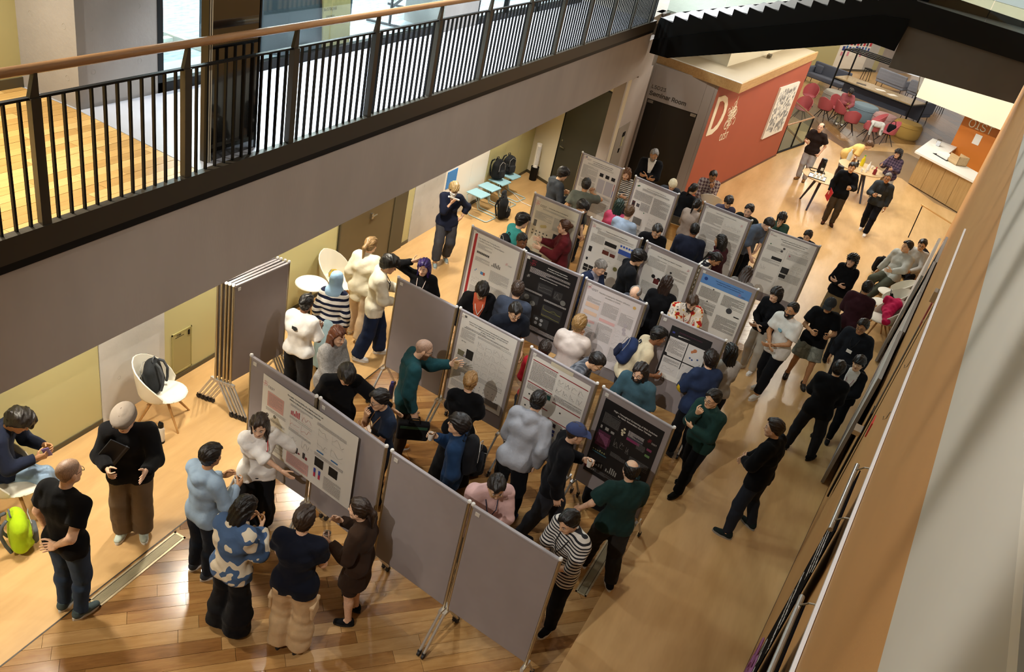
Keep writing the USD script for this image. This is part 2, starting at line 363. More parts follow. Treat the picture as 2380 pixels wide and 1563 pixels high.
def hair_template(style, seed=1, h=.009):
    """hair and headwear as solids around the standard head"""
    r = np.random.default_rng(seed)
    big = style in ("long", "verylong", "bob", "hijab", "ponytail", "curlylong")
    F = Field((-.24, -.19, -.55 if big else -.2), (.21, .19, .24), h)
    ax = [(F.o[k]+np.arange(F.n[k])*F.h) for k in range(3)]
    X, Y, Z = np.meshgrid(*ax, indexing="ij")
    B = head_field(h); bd = np.full(F.n, .2, np.float32)
    # the head's own distance on this grid
    S = Field.__new__(Field); S.h, S.o, S.n, S.D = F.h, F.o, F.n, bd
    S.ell((-.008, 0, .03), (.099, .076, .088), .02); S.ell((.022, 0, -.03), (.072, .061, .083), .03); S.cone((-.018, 0, -.08), (-.032, 0, -.185), .05, .052, .03)
    d = S.D
    P = np.stack([X, Y, Z], -1)
    def wob(f, n=4):
        w = 0
        for q in range(n):
            k = r.normal(size=3); k *= f*(1+.5*q)/np.linalg.norm(k)
            w = w+np.sin(P@k+r.uniform(0, 6.3))/(1+.4*q)
        return w
    lines = {"short": [(-.11, -.075), (-.05, -.06), (-.02, -.01), (.02, .015), (.05, .06), (.075, .083), (.12, .085)],
             "bowl": [(-.11, -.085), (-.05, -.07), (-.02, -.025), (.03, .0), (.05, .02), (.07, .04), (.12, .04)],
             "curly": [(-.11, -.09), (-.05, -.07), (-.02, -.02), (.03, .02), (.05, .05), (.075, .06), (.12, .06)],
             "tight": [(-.11, -.09), (-.05, -.07), (-.02, -.03), (.02, -.01), (.05, .055), (.075, .082), (.12, .085)]}
    base = {"short": ("short", .017), "bowl": ("bowl", .027), "curly": ("curly", .036), "crop": ("short", .009), "bun": ("tight", .012), "ponytail": ("tight", .013),
            "long": ("tight", .022), "verylong": ("tight", .02), "bob": ("bowl", .026), "curlylong": ("curly", .034), "fringe": ("short", .012), "wavy": ("curly", .027)}
    if style in base:
        ln, off = base[style]
        line = hair_line(X, lines[ln])
        top = d-off-(.010 if style in ("curly", "curlylong") else .0045)*wob(75 if style in ("curly", "curlylong") else 48)*.5
        top = top-np.clip(Z-.03, 0, .08)*.09
        th = np.arctan2(Y, Z+.02); wv = wob(30)
        if style not in ("curly", "curlylong"):
            top = top+.0036*np.sin(th*(19 if style != "crop" else 30)+1.6*wv+X*25)-.0022*np.sin(th*41+wv)
        cut = line-Z+.011*wob(52, 3)*np.clip(.35+X*6, .25, 1)
        if style == "fringe":      # bald crown, hair round the sides and back
            cut = np.maximum(cut, np.maximum(Z-.085-.35*np.clip(-X-.04, 0, .1), X-.045))
            cut = np.maximum(cut, .058-np.sqrt(Y**2+np.clip(-X, 0, 1)**2*.75))
        F.D = np.maximum(top, cut*.8).astype(np.float32)
        if style in ("long", "verylong", "bob", "curlylong"):
            L = {"long": -.25, "verylong": -.42, "bob": -.12, "curlylong": -.27}[style]
            n = {"long": 1, "verylong": 1, "bob": 1, "curlylong": 1}[style]
            for s in (-1, 1):
                F.cone((-.045, .06*s, .0), (-.04, .075*s, L*.75), .045, .026, .03)
                F.cone((-.01, .07*s, .01), (.02, .082*s, L*.6), .022, .014, .02)
            F.cone((-.075, 0, .0), (-.085, 0, L), .062, .05, .04, flat=((1, 0, 0), .62))
            F.cone((-.07, .045, -.03), (-.075, .06, L*.95), .045, .03, .03); F.cone((-.07, -.045, -.03), (-.075, -.06, L*.95), .045, .03, .03)
            i, p = F.near(.03); amp = .013 if style == "curlylong" else .005
            F.D[i] += (amp*np.sin(p[:, 1]*140+4*np.sin(p[:, 2]*(60 if style == "curlylong" else 14)))).astype(np.float32)
        if style == "bun":
            F.ell((-.118, 0, .035), (.042, .042, .042), .012)
        if style == "ponytail":
            F.cone((-.11, 0, .04), (-.15, 0, -.02), .026, .034, .02); F.cone((-.15, 0, -.02), (-.135, 0, -.2), .034, .012, .02)
    elif style == "stubble":
        F.D = np.maximum(d-.0035, (hair_line(X, lines["short"])-Z)*.8).astype(np.float32)
    elif style in ("cap", "flatcap", "beanie"):
        off = {"cap": .02, "flatcap": .024, "beanie": .024}[style]
        lo = {"cap": .028+.0*X, "flatcap": .03+.12*X, "beanie": .01+.28*X}[style]
        top = d-off
        if style == "flatcap":
            S2 = Field.__new__(Field); S2.h, S2.o, S2.n, S2.D = F.h, F.o, F.n, np.full(F.n, .2, np.float32)
            S2.ell((.008, 0, .078), (.142, .113, .066), .02, rotm([0, 1, 0], 8)); top = np.minimum(top-.008, S2.D)
        F.D = np.maximum(top, lo-Z).astype(np.float32)
        if style != "beanie":
            l = .19 if style == "cap" else .145
            F.cone((.06, -.035, .045), (.06, .035, .045), .055, .055, .01, flat=((.25, 0, .97), .16)); F.cone((l-.06, -.025, .032), (l-.06, .025, .032), .055, .055, .012, flat=((.25, 0, .97), .14))
        else:
            i, p = F.near(.02); F.D[i] += (.0025*np.sin(p[:, 1]*260)).astype(np.float32)
    elif style == "hijab":
        F.D = np.maximum(d-.02, np.where(X > .02, .115-np.sqrt((Z+.005)**2*1.1+(Y*1.25)**2)*0-1, -1)).astype(np.float32)
        F.cone((-.03, 0, -.06), (-.03, 0, -.17), .088, .12, .05, flat=((1, 0, 0), .9)); F.cone((-.03, -.07, -.2), (-.03, .07, -.2), .085, .085, .05)
        F.ell((.14, 0, .0), (.085, .058, .082), .01, sub=True)
        F.folds(.006, 5, 1.4, .5)
        F.D = np.maximum(F.D, (-.255-Z)).astype(np.float32)
    return F.mesh()


HAIR = {}
def hair(style):
    if style not in HAIR:
        HAIR[style] = hair_template(style)
    return HAIR[style]


def blob(c, r, n=1):
    m = trimesh.creation.icosphere(n, 1.0); return np.array(m.vertices)*np.asarray(r)+np.asarray(c), np.array(m.faces)


def tube(pts, r, n=6, cap=True):
    p = np.asarray(pts, float); t = np.gradient(p, axis=0); t /= np.linalg.norm(t, axis=1, keepdims=True)+1e-12
    a = np.cross(t, np.where(np.abs(t[:, 2:]) < .9, [0, 0, 1.], [1., 0, 0])); a /= np.linalg.norm(a, axis=1, keepdims=True)+1e-12
    for i in range(1, len(a)):
        v = a[i-1]-t[i]*(a[i-1]@t[i]); a[i] = v/(np.linalg.norm(v)+1e-12)
    b = np.cross(t, a); g = np.arange(n)*2*np.pi/n
    r = np.broadcast_to(r, (len(p),))[:, None, None]
    v = (p[:, None]+r*(np.cos(g)[None, :, None]*a[:, None]+np.sin(g)[None, :, None]*b[:, None])).reshape(-1, 3)
    i, j = np.meshgrid(np.arange(len(p)-1), np.arange(n), indexing="ij")
    q = np.stack([i*n+j, i*n+(j+1) % n, (i+1)*n+(j+1) % n, (i+1)*n+j], -1).reshape(-1, 4)
    f = np.vstack([q[:, [0, 1, 2]], q[:, [0, 2, 3]]])
    if cap:
        k = len(v); v = np.vstack([v, p[:1], p[-1:]]); e = (len(p)-1)*n; jj = np.arange(n); kk = (jj+1) % n
        f = np.vstack([f, np.stack([kk, jj, np.full(n, k)], 1), np.stack([e+jj, e+kk, np.full(n, k+1)], 1)])
    return v, f


def cat(*ms):
    vs, fs, n = [], [], 0
    for v, f in ms:
        vs.append(v); fs.append(np.asarray(f)+n); n += len(v)
    return np.vstack(vs), np.vstack(fs)


def xf(m, R=None, t=None, s=1.0):
    v, f = m
    v = np.asarray(v)*s
    if R is not None:
        v = v@np.asarray(R).T
        if np.linalg.det(R) < 0:
            f = np.asarray(f)[:, ::-1]
    if t is not None:
        v = v+np.asarray(t)
    return v, f


def shoe_mesh(h=.011):
    F = Field((-.1, -.06, -.0), (.2, .06, .13), h)
    F.cone((-.035, 0, .05), (.06, 0, .042), .042, .038, .02, flat=((0, 0, 1), .95)); F.cone((.06, 0, .04), (.135, -.004, .034), .044, .036, .02, flat=((0, 0, 1), .75)); F.cone((-.03, 0, .05), (-.03, 0, .095), .042, .04, .02)
    F.D = np.maximum(F.D, np.maximum(.022-(F.o[2]+np.arange(F.n[2])*F.h)[None, None, :], (F.o[2]+np.arange(F.n[2])*F.h)[None, None, :]-.1)).astype(np.float32)
    return F.mesh()


def sole_mesh():
    g = np.linspace(0, 2*np.pi, 20, endpoint=False)
    x = .045+.128*np.cos(g); y = (.043+.006*np.cos(g))*np.sin(g)
    v = np.vstack([np.c_[x, y, 0*x], np.c_[x, y, 0*x+.026]]); n = 20; j = np.arange(n); k = (j+1) % n
    f = np.vstack([np.c_[j, k, n+k], np.c_[j, n+k, n+j], np.c_[np.zeros(n-2, int), np.arange(2, n), np.arange(1, n-1)], np.c_[np.full(n-2, n), n+np.arange(1, n-1), n+np.arange(2, n)]])
    return v, f


SHOE, SOLE = shoe_mesh(), sole_mesh()
EYE, IRIS = blob((0, 0, 0), (.0095, .0125, .0075)), blob((.0055, 0, -.0005), (.0052, .0062, .0064))

# wrist targets in the torso frame from the shoulder (forward, outward, up), elbow pole, hand pose, hand direction (None = along the forearm)
ARMS = {"down": ((.03, .085, -.51), (-1, .45, 0), "relaxed", None), "cup": ((.29, -.03, -.23), (-.5, .6, -1), "grip", (1, -.25, .15)), "cuphigh": ((.27, -.06, -.10), (-.3, .6, -1), "grip", (.9, -.2, .3)),
        "crossed": ((.215, -.20, -.24), (-.3, 1, -.8), "relaxed", (.1, -1, .05)), "crossed2": ((.225, -.17, -.27), (-.3, 1, -.8), "relaxed", (.15, -1, .0)), "hip": ((.0, .10, -.40), (-.6, 1, 0), "relaxed", (.3, -.8, -.6)),
        "pocket": ((.08, .06, -.47), (-1, .8, 0), "fist", (.2, -.1, -1)), "chin": ((.20, -.13, -.01), (.1, .3, -1), "fist", (.15, -.5, .7)), "gesture": ((.37, .02, -.17), (-.3, .5, -1), "open", (1, -.1, .1)),
        "reach": ((.46, -.02, -.05), (-.2, .5, -1), "open", None), "reachdown": ((.36, .05, -.36), (-.6, .6, 0), "relaxed", None), "clasp": ((.23, -.15, -.37), (-.5, 1, -.3), "relaxed", (.5, -.8, -.2)), "back": ((-.16, -.13, -.40), (-.7, 1, 0), "relaxed", (-.1, -.8, -.5)),
        "head": ((.06, .04, .26), (.1, 1, .3), "relaxed", (-.2, -.8, .3)), "ear": ((.12, -.02, .08), (.4, .8, -.5), "fist", (-.1, -.4, .8)), "lap": ((.30, -.08, -.36), (-.4, 1, -.1), "relaxed", (1, -.3, 0)), "phone": ((.30, -.10, -.22), (-.3, .7, -1), "hold", (.9, -.3, .3)),
        "side": ((.12, .48, -.10), (-.3, .2, -1), "open", None), "sidelow": ((.2, .42, -.25), (-.3, .2, -1), "open", None), "mouth": ((.22, -.13, .06), (.1, .4, -1), "fist", (-.1, -.5, .8)), "prop": ((-.05, .16, -.52), (-1, .4, 0), "relaxed", (0, .2, -1)), "knee": ((.33, .03, -.38), (-.6, .7, 0), "relaxed", None),
        "carry": ((.08, .10, -.50), (-1, .4, 0), "fist", None), "up": ((.22, .06, .02), (0, .4, -1), "open", (.2, .1, 1))}


def skeleton(h, fem, p):
    s = h/1.72; J = {"s": s}
    sit = p.get("sit")
    feet = p.get("feet") or (((.42, .13, 8), (.42, -.13, -8)) if sit else ((.0, .10, 12), (.0, -.10, -12)))
    hipw = .088*s; th, sh, an = .425*s, .415*s, .085*s
    ank = [vec(f[0], f[1], an+(f[3] if len(f) > 3 else 0)) for f in feet]
    px = p.get("px", 0.0)
    if sit:
        pz = sit+.10*s
    else:
        pz = (th+sh)*.998+an
        for a, sg in zip(ank, (1, -1)):
            dx, dy = a[0]-px, a[1]-sg*hipw
            pz = min(pz, a[2]+math.sqrt(max(((th+sh)*.995)**2-dx*dx-dy*dy, .01)))
        pz -= p.get("crouch", 0)
    P = vec(px, 0, pz)
    ptw = rotm([0, 0, 1], p.get("hipyaw", 0))
    J["hip"] = [P+ptw@vec(0, sg*hipw, 0) for sg in (1, -1)]
    J["knee"], J["ankle"], J["footyaw"] = [], [], [f[2] for f in feet]
    for hp, a, f in zip(J["hip"], ank, feet):
        yw = math.radians(f[2]); k, a2 = ik(hp, a, th, sh, vec(math.cos(yw), math.sin(yw)*1.3, .25 if sit else .05)); J["knee"].append(k); J["ankle"].append(a2)
    lean, side, tw = p.get("lean", 2), p.get("side", 0), p.get("twist", 0)
    R0 = rotm([1, 0, 0], side)@rotm([0, 1, 0], lean); R1 = R0@rotm([0, 0, 1], tw)
    up = R0@vec(0, 0, 1); J["up"] = up; J["R"] = R1; J["R0"] = R0
    J["pelvis"] = P; J["waist"] = P+up*.13*s; J["chest"] = P+up*.33*s+R0@vec(-.005, 0, 0); bend = rotm([0, 1, 0], p.get("slump", 4))
    up2 = R0@bend@vec(0, 0, 1)
    J["neck"] = P+up*.36*s+up2*.155*s
    sw = (.152 if fem else .174)*s*p.get("wide", 1.0)
    J["sho"] = [J["neck"]+R1@vec(-.0, sg*sw, -.036*s) for sg in (1, -1)]
    Rh = rotm([0, 0, 1], tw*.7+p.get("hy", 0))@rotm([0, 1, 0], p.get("hp", 8)+lean*.45)@rotm([1, 0, 0], p.get("hr", 0))
    J["Rh"] = Rh; hs = (.98 if fem else 1.02)*(.55+.45*s); J["hs"] = hs
    J["head"] = J["neck"]+unit(up2+Rh@vec(0, 0, .8)+vec(.25, 0, 0))*.075*s+Rh@vec(.028, 0, .115)*hs
    J["elbow"], J["wrist"], J["hand"] = [], [], []
    for i, sg in enumerate((1, -1)):
        a = p.get("arms", ("down", "down"))[i]
        tgt, pole, hp, hd = ARMS[a] if isinstance(a, str) else (list(ARMS[a[0]])[:0] + [a[1], ARMS[a[0]][1], ARMS[a[0]][2], ARMS[a[0]][3]] if isinstance(a[0], str) else a)
        m = vec(1, sg, 1)
        T = J["sho"][i]+R1@(vec(*tgt)*m*s); e, w = ik(J["sho"][i], T, .285*s, .25*s, R1@(vec(*pole)*m))
        d = unit(w-e) if hd is None else unit(R1@(vec(*hd)*m))
        d = unit(d+.35*unit(w-e))
        t = R1@vec(.45, 0, 1); t = t-d*(t@d); t = unit(t); n = np.cross(d, t)*sg
        J["elbow"].append(e); J["wrist"].append(w); J["hand"].append((hp, np.stack([d, t, n], 1), w+d*.012))
    return J


def body_bones(J, fem, wd):
    """(a, b, ra, rb, flat, tag): the bare body"""
    s = J["s"]; R = J["R"]; R0 = J["R0"]; fx, fx0 = R@vec(1, 0, 0), R0@vec(1, 0, 0); ly, ly0 = R@vec(0, 1, 0), R0@vec(0, 1, 0)
    B = []; k = wd
    B.append((J["pelvis"]-ly0*.06*s, J["pelvis"]+ly0*.06*s, .112*s*k, .112*s*k, (fx0, .86), "pelvis"))
    B.append((J["pelvis"]+J["up"]*.02*s, J["waist"]+J["up"]*.03*s, .138*s*k, .128*s*k*(.95 if fem else 1.02), (fx0, .74), "torso"))
    B.append((J["waist"], J["chest"], .125*s*k, .152*s*k*(.93 if fem else 1), (fx, .70), "torso"))
    B.append((J["chest"]-ly*.07*s+J["up"]*.03*s, J["chest"]+ly*.07*s+J["up"]*.03*s, .105*s*k, .105*s*k, (fx, .93), "torso"))
    if fem:
        for sg in (1, -1):
            B.append((J["chest"]+fx*.07*s+ly*sg*.062*s-J["up"]*.015*s, J["chest"]+fx*.085*s+ly*sg*.06*s-J["up"]*.03*s, .055*s, .048*s, None, "torso"))
    for i in (0, 1):
        B.append((J["chest"]+J["up"]*.10*s, J["sho"][i]+(J["neck"]-J["sho"][i])*.12, .075*s*k, .058*s, None, "torso"))
        B.append((J["neck"]+J["up"]*.005, J["sho"][i]+(J["neck"]-J["sho"][i])*.3, .040*s, .043*s, None, "torso"))
        f = .88 if fem else 1.0
        B.append((J["sho"][i], J["elbow"][i], .052*s*f, .039*s*f, None, "uarm%d" % i))
        B.append((J["elbow"][i], J["wrist"][i], .041*s*f, .027*s*f, None, "farm%d" % i))
        B.append((J["hip"][i], J["knee"][i], .088*s*k*(1.03 if fem else 1), .056*s, None, "thigh%d" % i))
        B.append((J["knee"][i], J["ankle"][i], .056*s, .037*s, None, "shin%d" % i))
        c = J["knee"][i]*.68+J["ankle"][i]*.32; bk = unit(np.cross(np.cross(J["ankle"][i]-J["knee"][i], vec(1, 0, 0)), J["ankle"][i]-J["knee"][i]))
        B.append((c-bk*.012*s, J["knee"][i]*.45+J["ankle"][i]*.55, .052*s, .04*s, None, "shin%d" % i))
        y = math.radians(J["footyaw"][i]); fd = vec(math.cos(y), math.sin(y), 0)
        B.append((J["ankle"][i]-fd*.02+vec(0, 0, -.03*s), J["ankle"][i]+fd*.12*s+vec(0, 0, -.055*s), .034*s, .024*s, None, "foot"))
    B.append((J["neck"]-J["up"]*.03*s, J["head"]+J["Rh"]@vec(-.03, 0, -.13)*J["hs"], .054*s*(.88 if fem else 1), .049*s, None, "neck"))
    return B


def bounds(J, m=.22):
    pts = np.vstack([J["pelvis"], J["chest"], J["neck"], J["head"]]+J["hip"]+J["knee"]+J["ankle"]+J["sho"]+J["elbow"]+J["wrist"])
    lo, hi = pts.min(0)-m, pts.max(0)+m; lo[2] = max(lo[2], -.01); return lo, hi


def top_mesh(J, B, o, h, seed):
    s = J["s"]; up = J["up"]; fit = o.get("fit", .014); lo, hi = bounds(J); F = Field(lo, hi, h)
    hem = J["pelvis"]-up*o.get("hem", .06)*s
    sl = o.get("sleeve", 1.0)                      # 1 to the wrist, .3 short, 0 none
    for a, b, ra, rb, fl, tag in B:
        if tag in ("torso", "pelvis"):
            e = max(fit*1.25, J.get("lowfit", 0)+.010) if tag == "pelvis" else fit
            F.cone(a, b, ra+e, rb+e, .035, fl, cuts=((hem, -up),))
        elif tag.startswith("thigh"):              # the cloth over the hips
            F.cone(a, a+(b-a)*.22, ra+max(fit, J.get("lowfit", 0)*1.34+.008), ra+max(fit, J.get("lowfit", 0)*1.34+.008), .035, None, cuts=((hem, -up),))
        elif tag.startswith("uarm") and sl > 0:
            c = ()
            if sl < .5:
                p = a+(b-a)*min(sl/.5, 1); c = ((p, unit(b-a)),)
            F.cone(a, b, ra+fit*1.25, rb+fit*(1.5 if sl >= .5 else 2.2), .03, None, cuts=c)
        elif tag.startswith("farm") and sl > .5:
            p = a+(b-a)*((sl-.5)/.5*.97); F.cone(a, b, ra+fit*1.4, rb+fit*1.1, .025, None, cuts=((p, unit(b-a)),))
    if o.get("flare"):                             # a coat or tunic that continues below the hips
        z = o["flare"]*s; bot = J["pelvis"]-vec(0, 0, 1)*z
        mid = (J["knee"][0]+J["knee"][1])/2-J["pelvis"]; t = z/max(-mid[2], .2)
        bot = J["pelvis"]+mid*vec(1, 1, 0)*t*.9-vec(0, 0, z)
        F.cone(J["pelvis"]+up*.05, bot, .135*s+fit, (.15+o.get("fw", .05))*s+fit, .04, (J["R0"]@vec(1, 0, 0), .78), cuts=((bot, vec(0, 0, -1)),))
    n = J["neck"]
    if o.get("collar"):
        F.cone(n-up*.01*s, n+up*.045*s+J["R"]@vec(.01, 0, 0), .062*s, .06*s, .015, None, cuts=((n+up*.05*s, up),))
    if o.get("hood"):
        R = J["R"]; F.cone(n+R@vec(-.075, -.07, .0)*s, n+R@vec(-.085, 0, -.035)*s, .048*s, .062*s, .03); F.cone(n+R@vec(-.075, .07, .0)*s, n+R@vec(-.085, 0, -.035)*s, .048*s, .062*s, .03)
        F.cone(n+R@vec(-.06, .075, .01)*s, n+R@vec(.06, .06, -.02)*s, .034*s, .028*s, .02); F.cone(n+R@vec(-.06, -.075, .01)*s, n+R@vec(.06, -.06, -.02)*s, .034*s, .028*s, .02)
    F.folds(o.get("fold", .0115), seed, 1.0, .8)
    return F.mesh()


def low_mesh(J, B, o, h, seed):
    s = J["s"]; up = J["up"]; fit = o.get("fit", .016); hemz = J["pelvis"]-up*(J.get("hem", .06)-.05)*s; lo, hi = bounds(J); F = Field(lo, hi, h)
    kind = o.get("kind", "trousers"); waist = J["waist"]-up*.02*s
    F.cone(J["pelvis"]+up*.0, J["waist"], .138*s*o.get("w", 1)+fit*.6, .132*s*o.get("w", 1)+fit*.4, .03, (J["R0"]@vec(1, 0, 0), .78), cuts=((hemz, up),))
    for a, b, ra, rb, fl, tag in B:
        if tag == "pelvis":
            F.cone(a, b, ra+fit*.7, rb+fit*.7, .03, fl, cuts=((hemz, up),))
        elif tag.startswith("thigh"):
            if kind == "skirt":
                continue
            cut = ()
            if kind == "shorts":
                p = a+(b-a)*.92; cut = ((p, unit(b-a)),)
            F.cone(a, b, ra+fit, rb+fit*(2.6 if kind == "shorts" else 1.3), .03, None, cuts=cut)
        elif tag.startswith("shin") and kind == "trousers":
            an = J["ankle"][int(tag[-1])]; kn = J["knee"][int(tag[-1])]; p = kn+(an-kn)*o.get("len", 1.02)
            wide = o.get("flare", 0)
            F.cone(a, b, ra+fit*1.1+wide*.3, rb+fit*1.2+wide, .025, None, cuts=((p, unit(an-kn)),))
    if kind == "skirt":
        L = o.get("len", .8); mid = (J["knee"][0]+J["knee"][1]+J["ankle"][0]+J["ankle"][1])/4; bot = J["pelvis"]+(mid-J["pelvis"])*L*1.3; bot[2] = max(bot[2], .12)
        F.cone(J["pelvis"], bot, .15*s+fit, (.15+o.get("flare", .1))*s, .04, (J["R0"]@vec(1, 0, 0), .85), cuts=((bot, vec(0, 0, -1)),))
    F.folds(o.get("fold", .010), seed+7, .9, .55)
    return F.mesh()

SKIN = {}
def skin(c):
    if c not in SKIN:
        col = lin(c); SKIN[c] = usdkit.material(stage, "/World/Looks/skin_"+c, {"p": ("principled_bsdf", dict(base_color=col, roughness=.5, subsurface_weight=.0, specular_ior_level=.35)), "t": ("texture_coordinate", {}), "n": ("noise_texture", dict(scale=40, detail=2)), "r": ("rgb_ramp", {"ramp": [(.3, tuple(x*.9 for x in col)), (.7, tuple(min(1, x*1.06) for x in col))]})},
                                              [("t.object", "n.vector"), ("n.fac", "r.fac"), ("r.color", "p.base_color")], surface="p.BSDF")
    return SKIN[c]

def cloth(c, pat=None, c2=None):
    """cloth of colour c; pat: stripes / thin / block / floral / plaid / knit with a second colour"""
    key = "cloth_%s_%s_%s" % (c, pat or "plain", c2 or "x")
    if key in LOOK:
        return LOOK[key]
    col = lin(c); d = lin(c2) if c2 else tuple(x*.8 for x in col)
    n = {"t": ("texture_coordinate", {}), "p": ("principled_bsdf", dict(roughness=.92, specular_ior_level=.12, sheen_weight=.03, sheen_roughness=.5)), "w": ("noise_texture", dict(scale=9, detail=4)), "b": ("bump", dict(strength=.35, distance=.012)), "wb": ("noise_texture", dict(scale=16, detail=3))}
    l = [("t.object", "w.vector"), ("t.object", "wb.vector"), ("wb.fac", "b.height"), ("b.normal", "p.normal")]
    if pat in (None, "knit"):
        k = .28 if pat == "knit" else .10
        n["r"] = ("rgb_ramp", {"ramp": [(.3, tuple(x*(1-k) for x in col)), (.7, tuple(min(1, x*(1+k*.6)) for x in col))]}); n["w"][1]["scale"] = 60 if pat == "knit" else 9
        l += [("w.fac", "r.fac"), ("r.color", "p.base_color")]
    elif pat in ("stripes", "thin"):
        f = 3.6 if pat == "stripes" else 8.5
        n["v"] = ("wave_texture", dict(scale=f*3.14/3.14*1.0, wave_type="bands", bands_direction="z", distortion=.25, detail=1)); n["r"] = ("rgb_ramp", {"ramp": [(.55, col), (.62, d)]})
        l += [("t.object", "v.vector"), ("v.fac", "r.fac"), ("r.color", "p.base_color")]
    elif pat == "plaid":
        n["v"] = ("wave_texture", dict(scale=4.2, bands_direction="z")); n["u"] = ("wave_texture", dict(scale=4.2, bands_direction="y")); n["x"] = ("mix", dict(mix_type="add", fac=1.0)); n["r"] = ("rgb_ramp", {"ramp": [(.28, d), (.5, tuple((a+e)/2 for a, e in zip(col, d))), (.62, col)]}); n["h"] = ("math", dict(math_type="multiply", value2=.5)); n["a"] = ("math", dict(math_type="add"))
        del n["x"]; l += [("t.object", "v.vector"), ("t.object", "u.vector"), ("v.fac", "a.value1"), ("u.fac", "a.value2"), ("a.value", "h.value1"), ("h.value", "r.fac"), ("r.color", "p.base_color")]
    elif pat in ("floral", "patch", "camo"):
        n["w"][1].update(scale={"floral": 11, "patch": 4.2, "camo": 9}[pat], detail=2)
        R = {"floral": [(.36, lin("b02a2a")), (.405, lin("d8b23a")), (.43, col), (.60, col), (.615, lin("2c2c30")), (.64, col), (.70, lin("b84038"))], "patch": [(.48, col), (.515, d)], "camo": [(.42, col), (.5, d), (.58, tuple((a+e)/2 for a, e in zip(col, d)))]}[pat]
        n["r"] = ("rgb_ramp", {"ramp": R, "interpolate": pat == "camo"}); l += [("w.fac", "r.fac"), ("r.color", "p.base_color")]
    LOOK[key] = usdkit.material(stage, "/World/Looks/"+key, n, l, surface="p.BSDF"); return LOOK[key]

def hairmat(c):
    k = "hair_"+c
    if k not in LOOK:
        col = lin(c); LOOK[k] = usdkit.material(stage, "/World/Looks/"+k, {"t": ("texture_coordinate", {}), "m": ("mapping", dict(scale=(60, 60, 7))), "n": ("noise_texture", dict(scale=3, detail=4)), "r": ("rgb_ramp", {"ramp": [(.3, tuple(x*.55 for x in col)), (.75, tuple(min(1, x*1.35) for x in col))]}), "b": ("bump", dict(strength=.5, distance=.004)), "p": ("principled_bsdf", dict(roughness=.42, specular_ior_level=.45))},
                                          [("t.object", "m.vector"), ("m.vector", "n.vector"), ("n.fac", "r.fac"), ("r.color", "p.base_color"), ("n.fac", "b.height"), ("b.normal", "p.normal")], surface="p.BSDF")
    return LOOK[k]

EYEW, EYED, LIPM, GLASSF = M("eye_white", "a89f95", .35), M("eye_dark", "1c1410", .25), M("lip_rose", "9c5a4c", .5), M("spectacle_frame", "16130f", .35)
GOLD, MASKW, BADGE, RUBBER = M("spectacle_wire", "b4965a", .3, .8), M("mask_white", "ece9e2", .8), M("badge_paper", "ece8e0", .6), M("shoe_rubber", "e6e2d8", .7)

def skinmesh(J, B, hb, near):
    lo, hi = bounds(J, .12); F = Field(lo, hi, hb)
    for a, b, ra, rb, fl, tg in B:
        F.cone(a, b, ra, rb, .022, fl)
    body = F.mesh(); parts = [body, xf(HEADS[.0065 if near else .009], J["Rh"], J["head"], J["hs"])]
    for hp, Rm, w in J["hand"]:
        parts.append(xf(HANDS[hp], Rm, w-Rm[:, 0]*.008, J["s"]*(.94 if J.get("fem") else 1.0)))
    return cat(*parts)

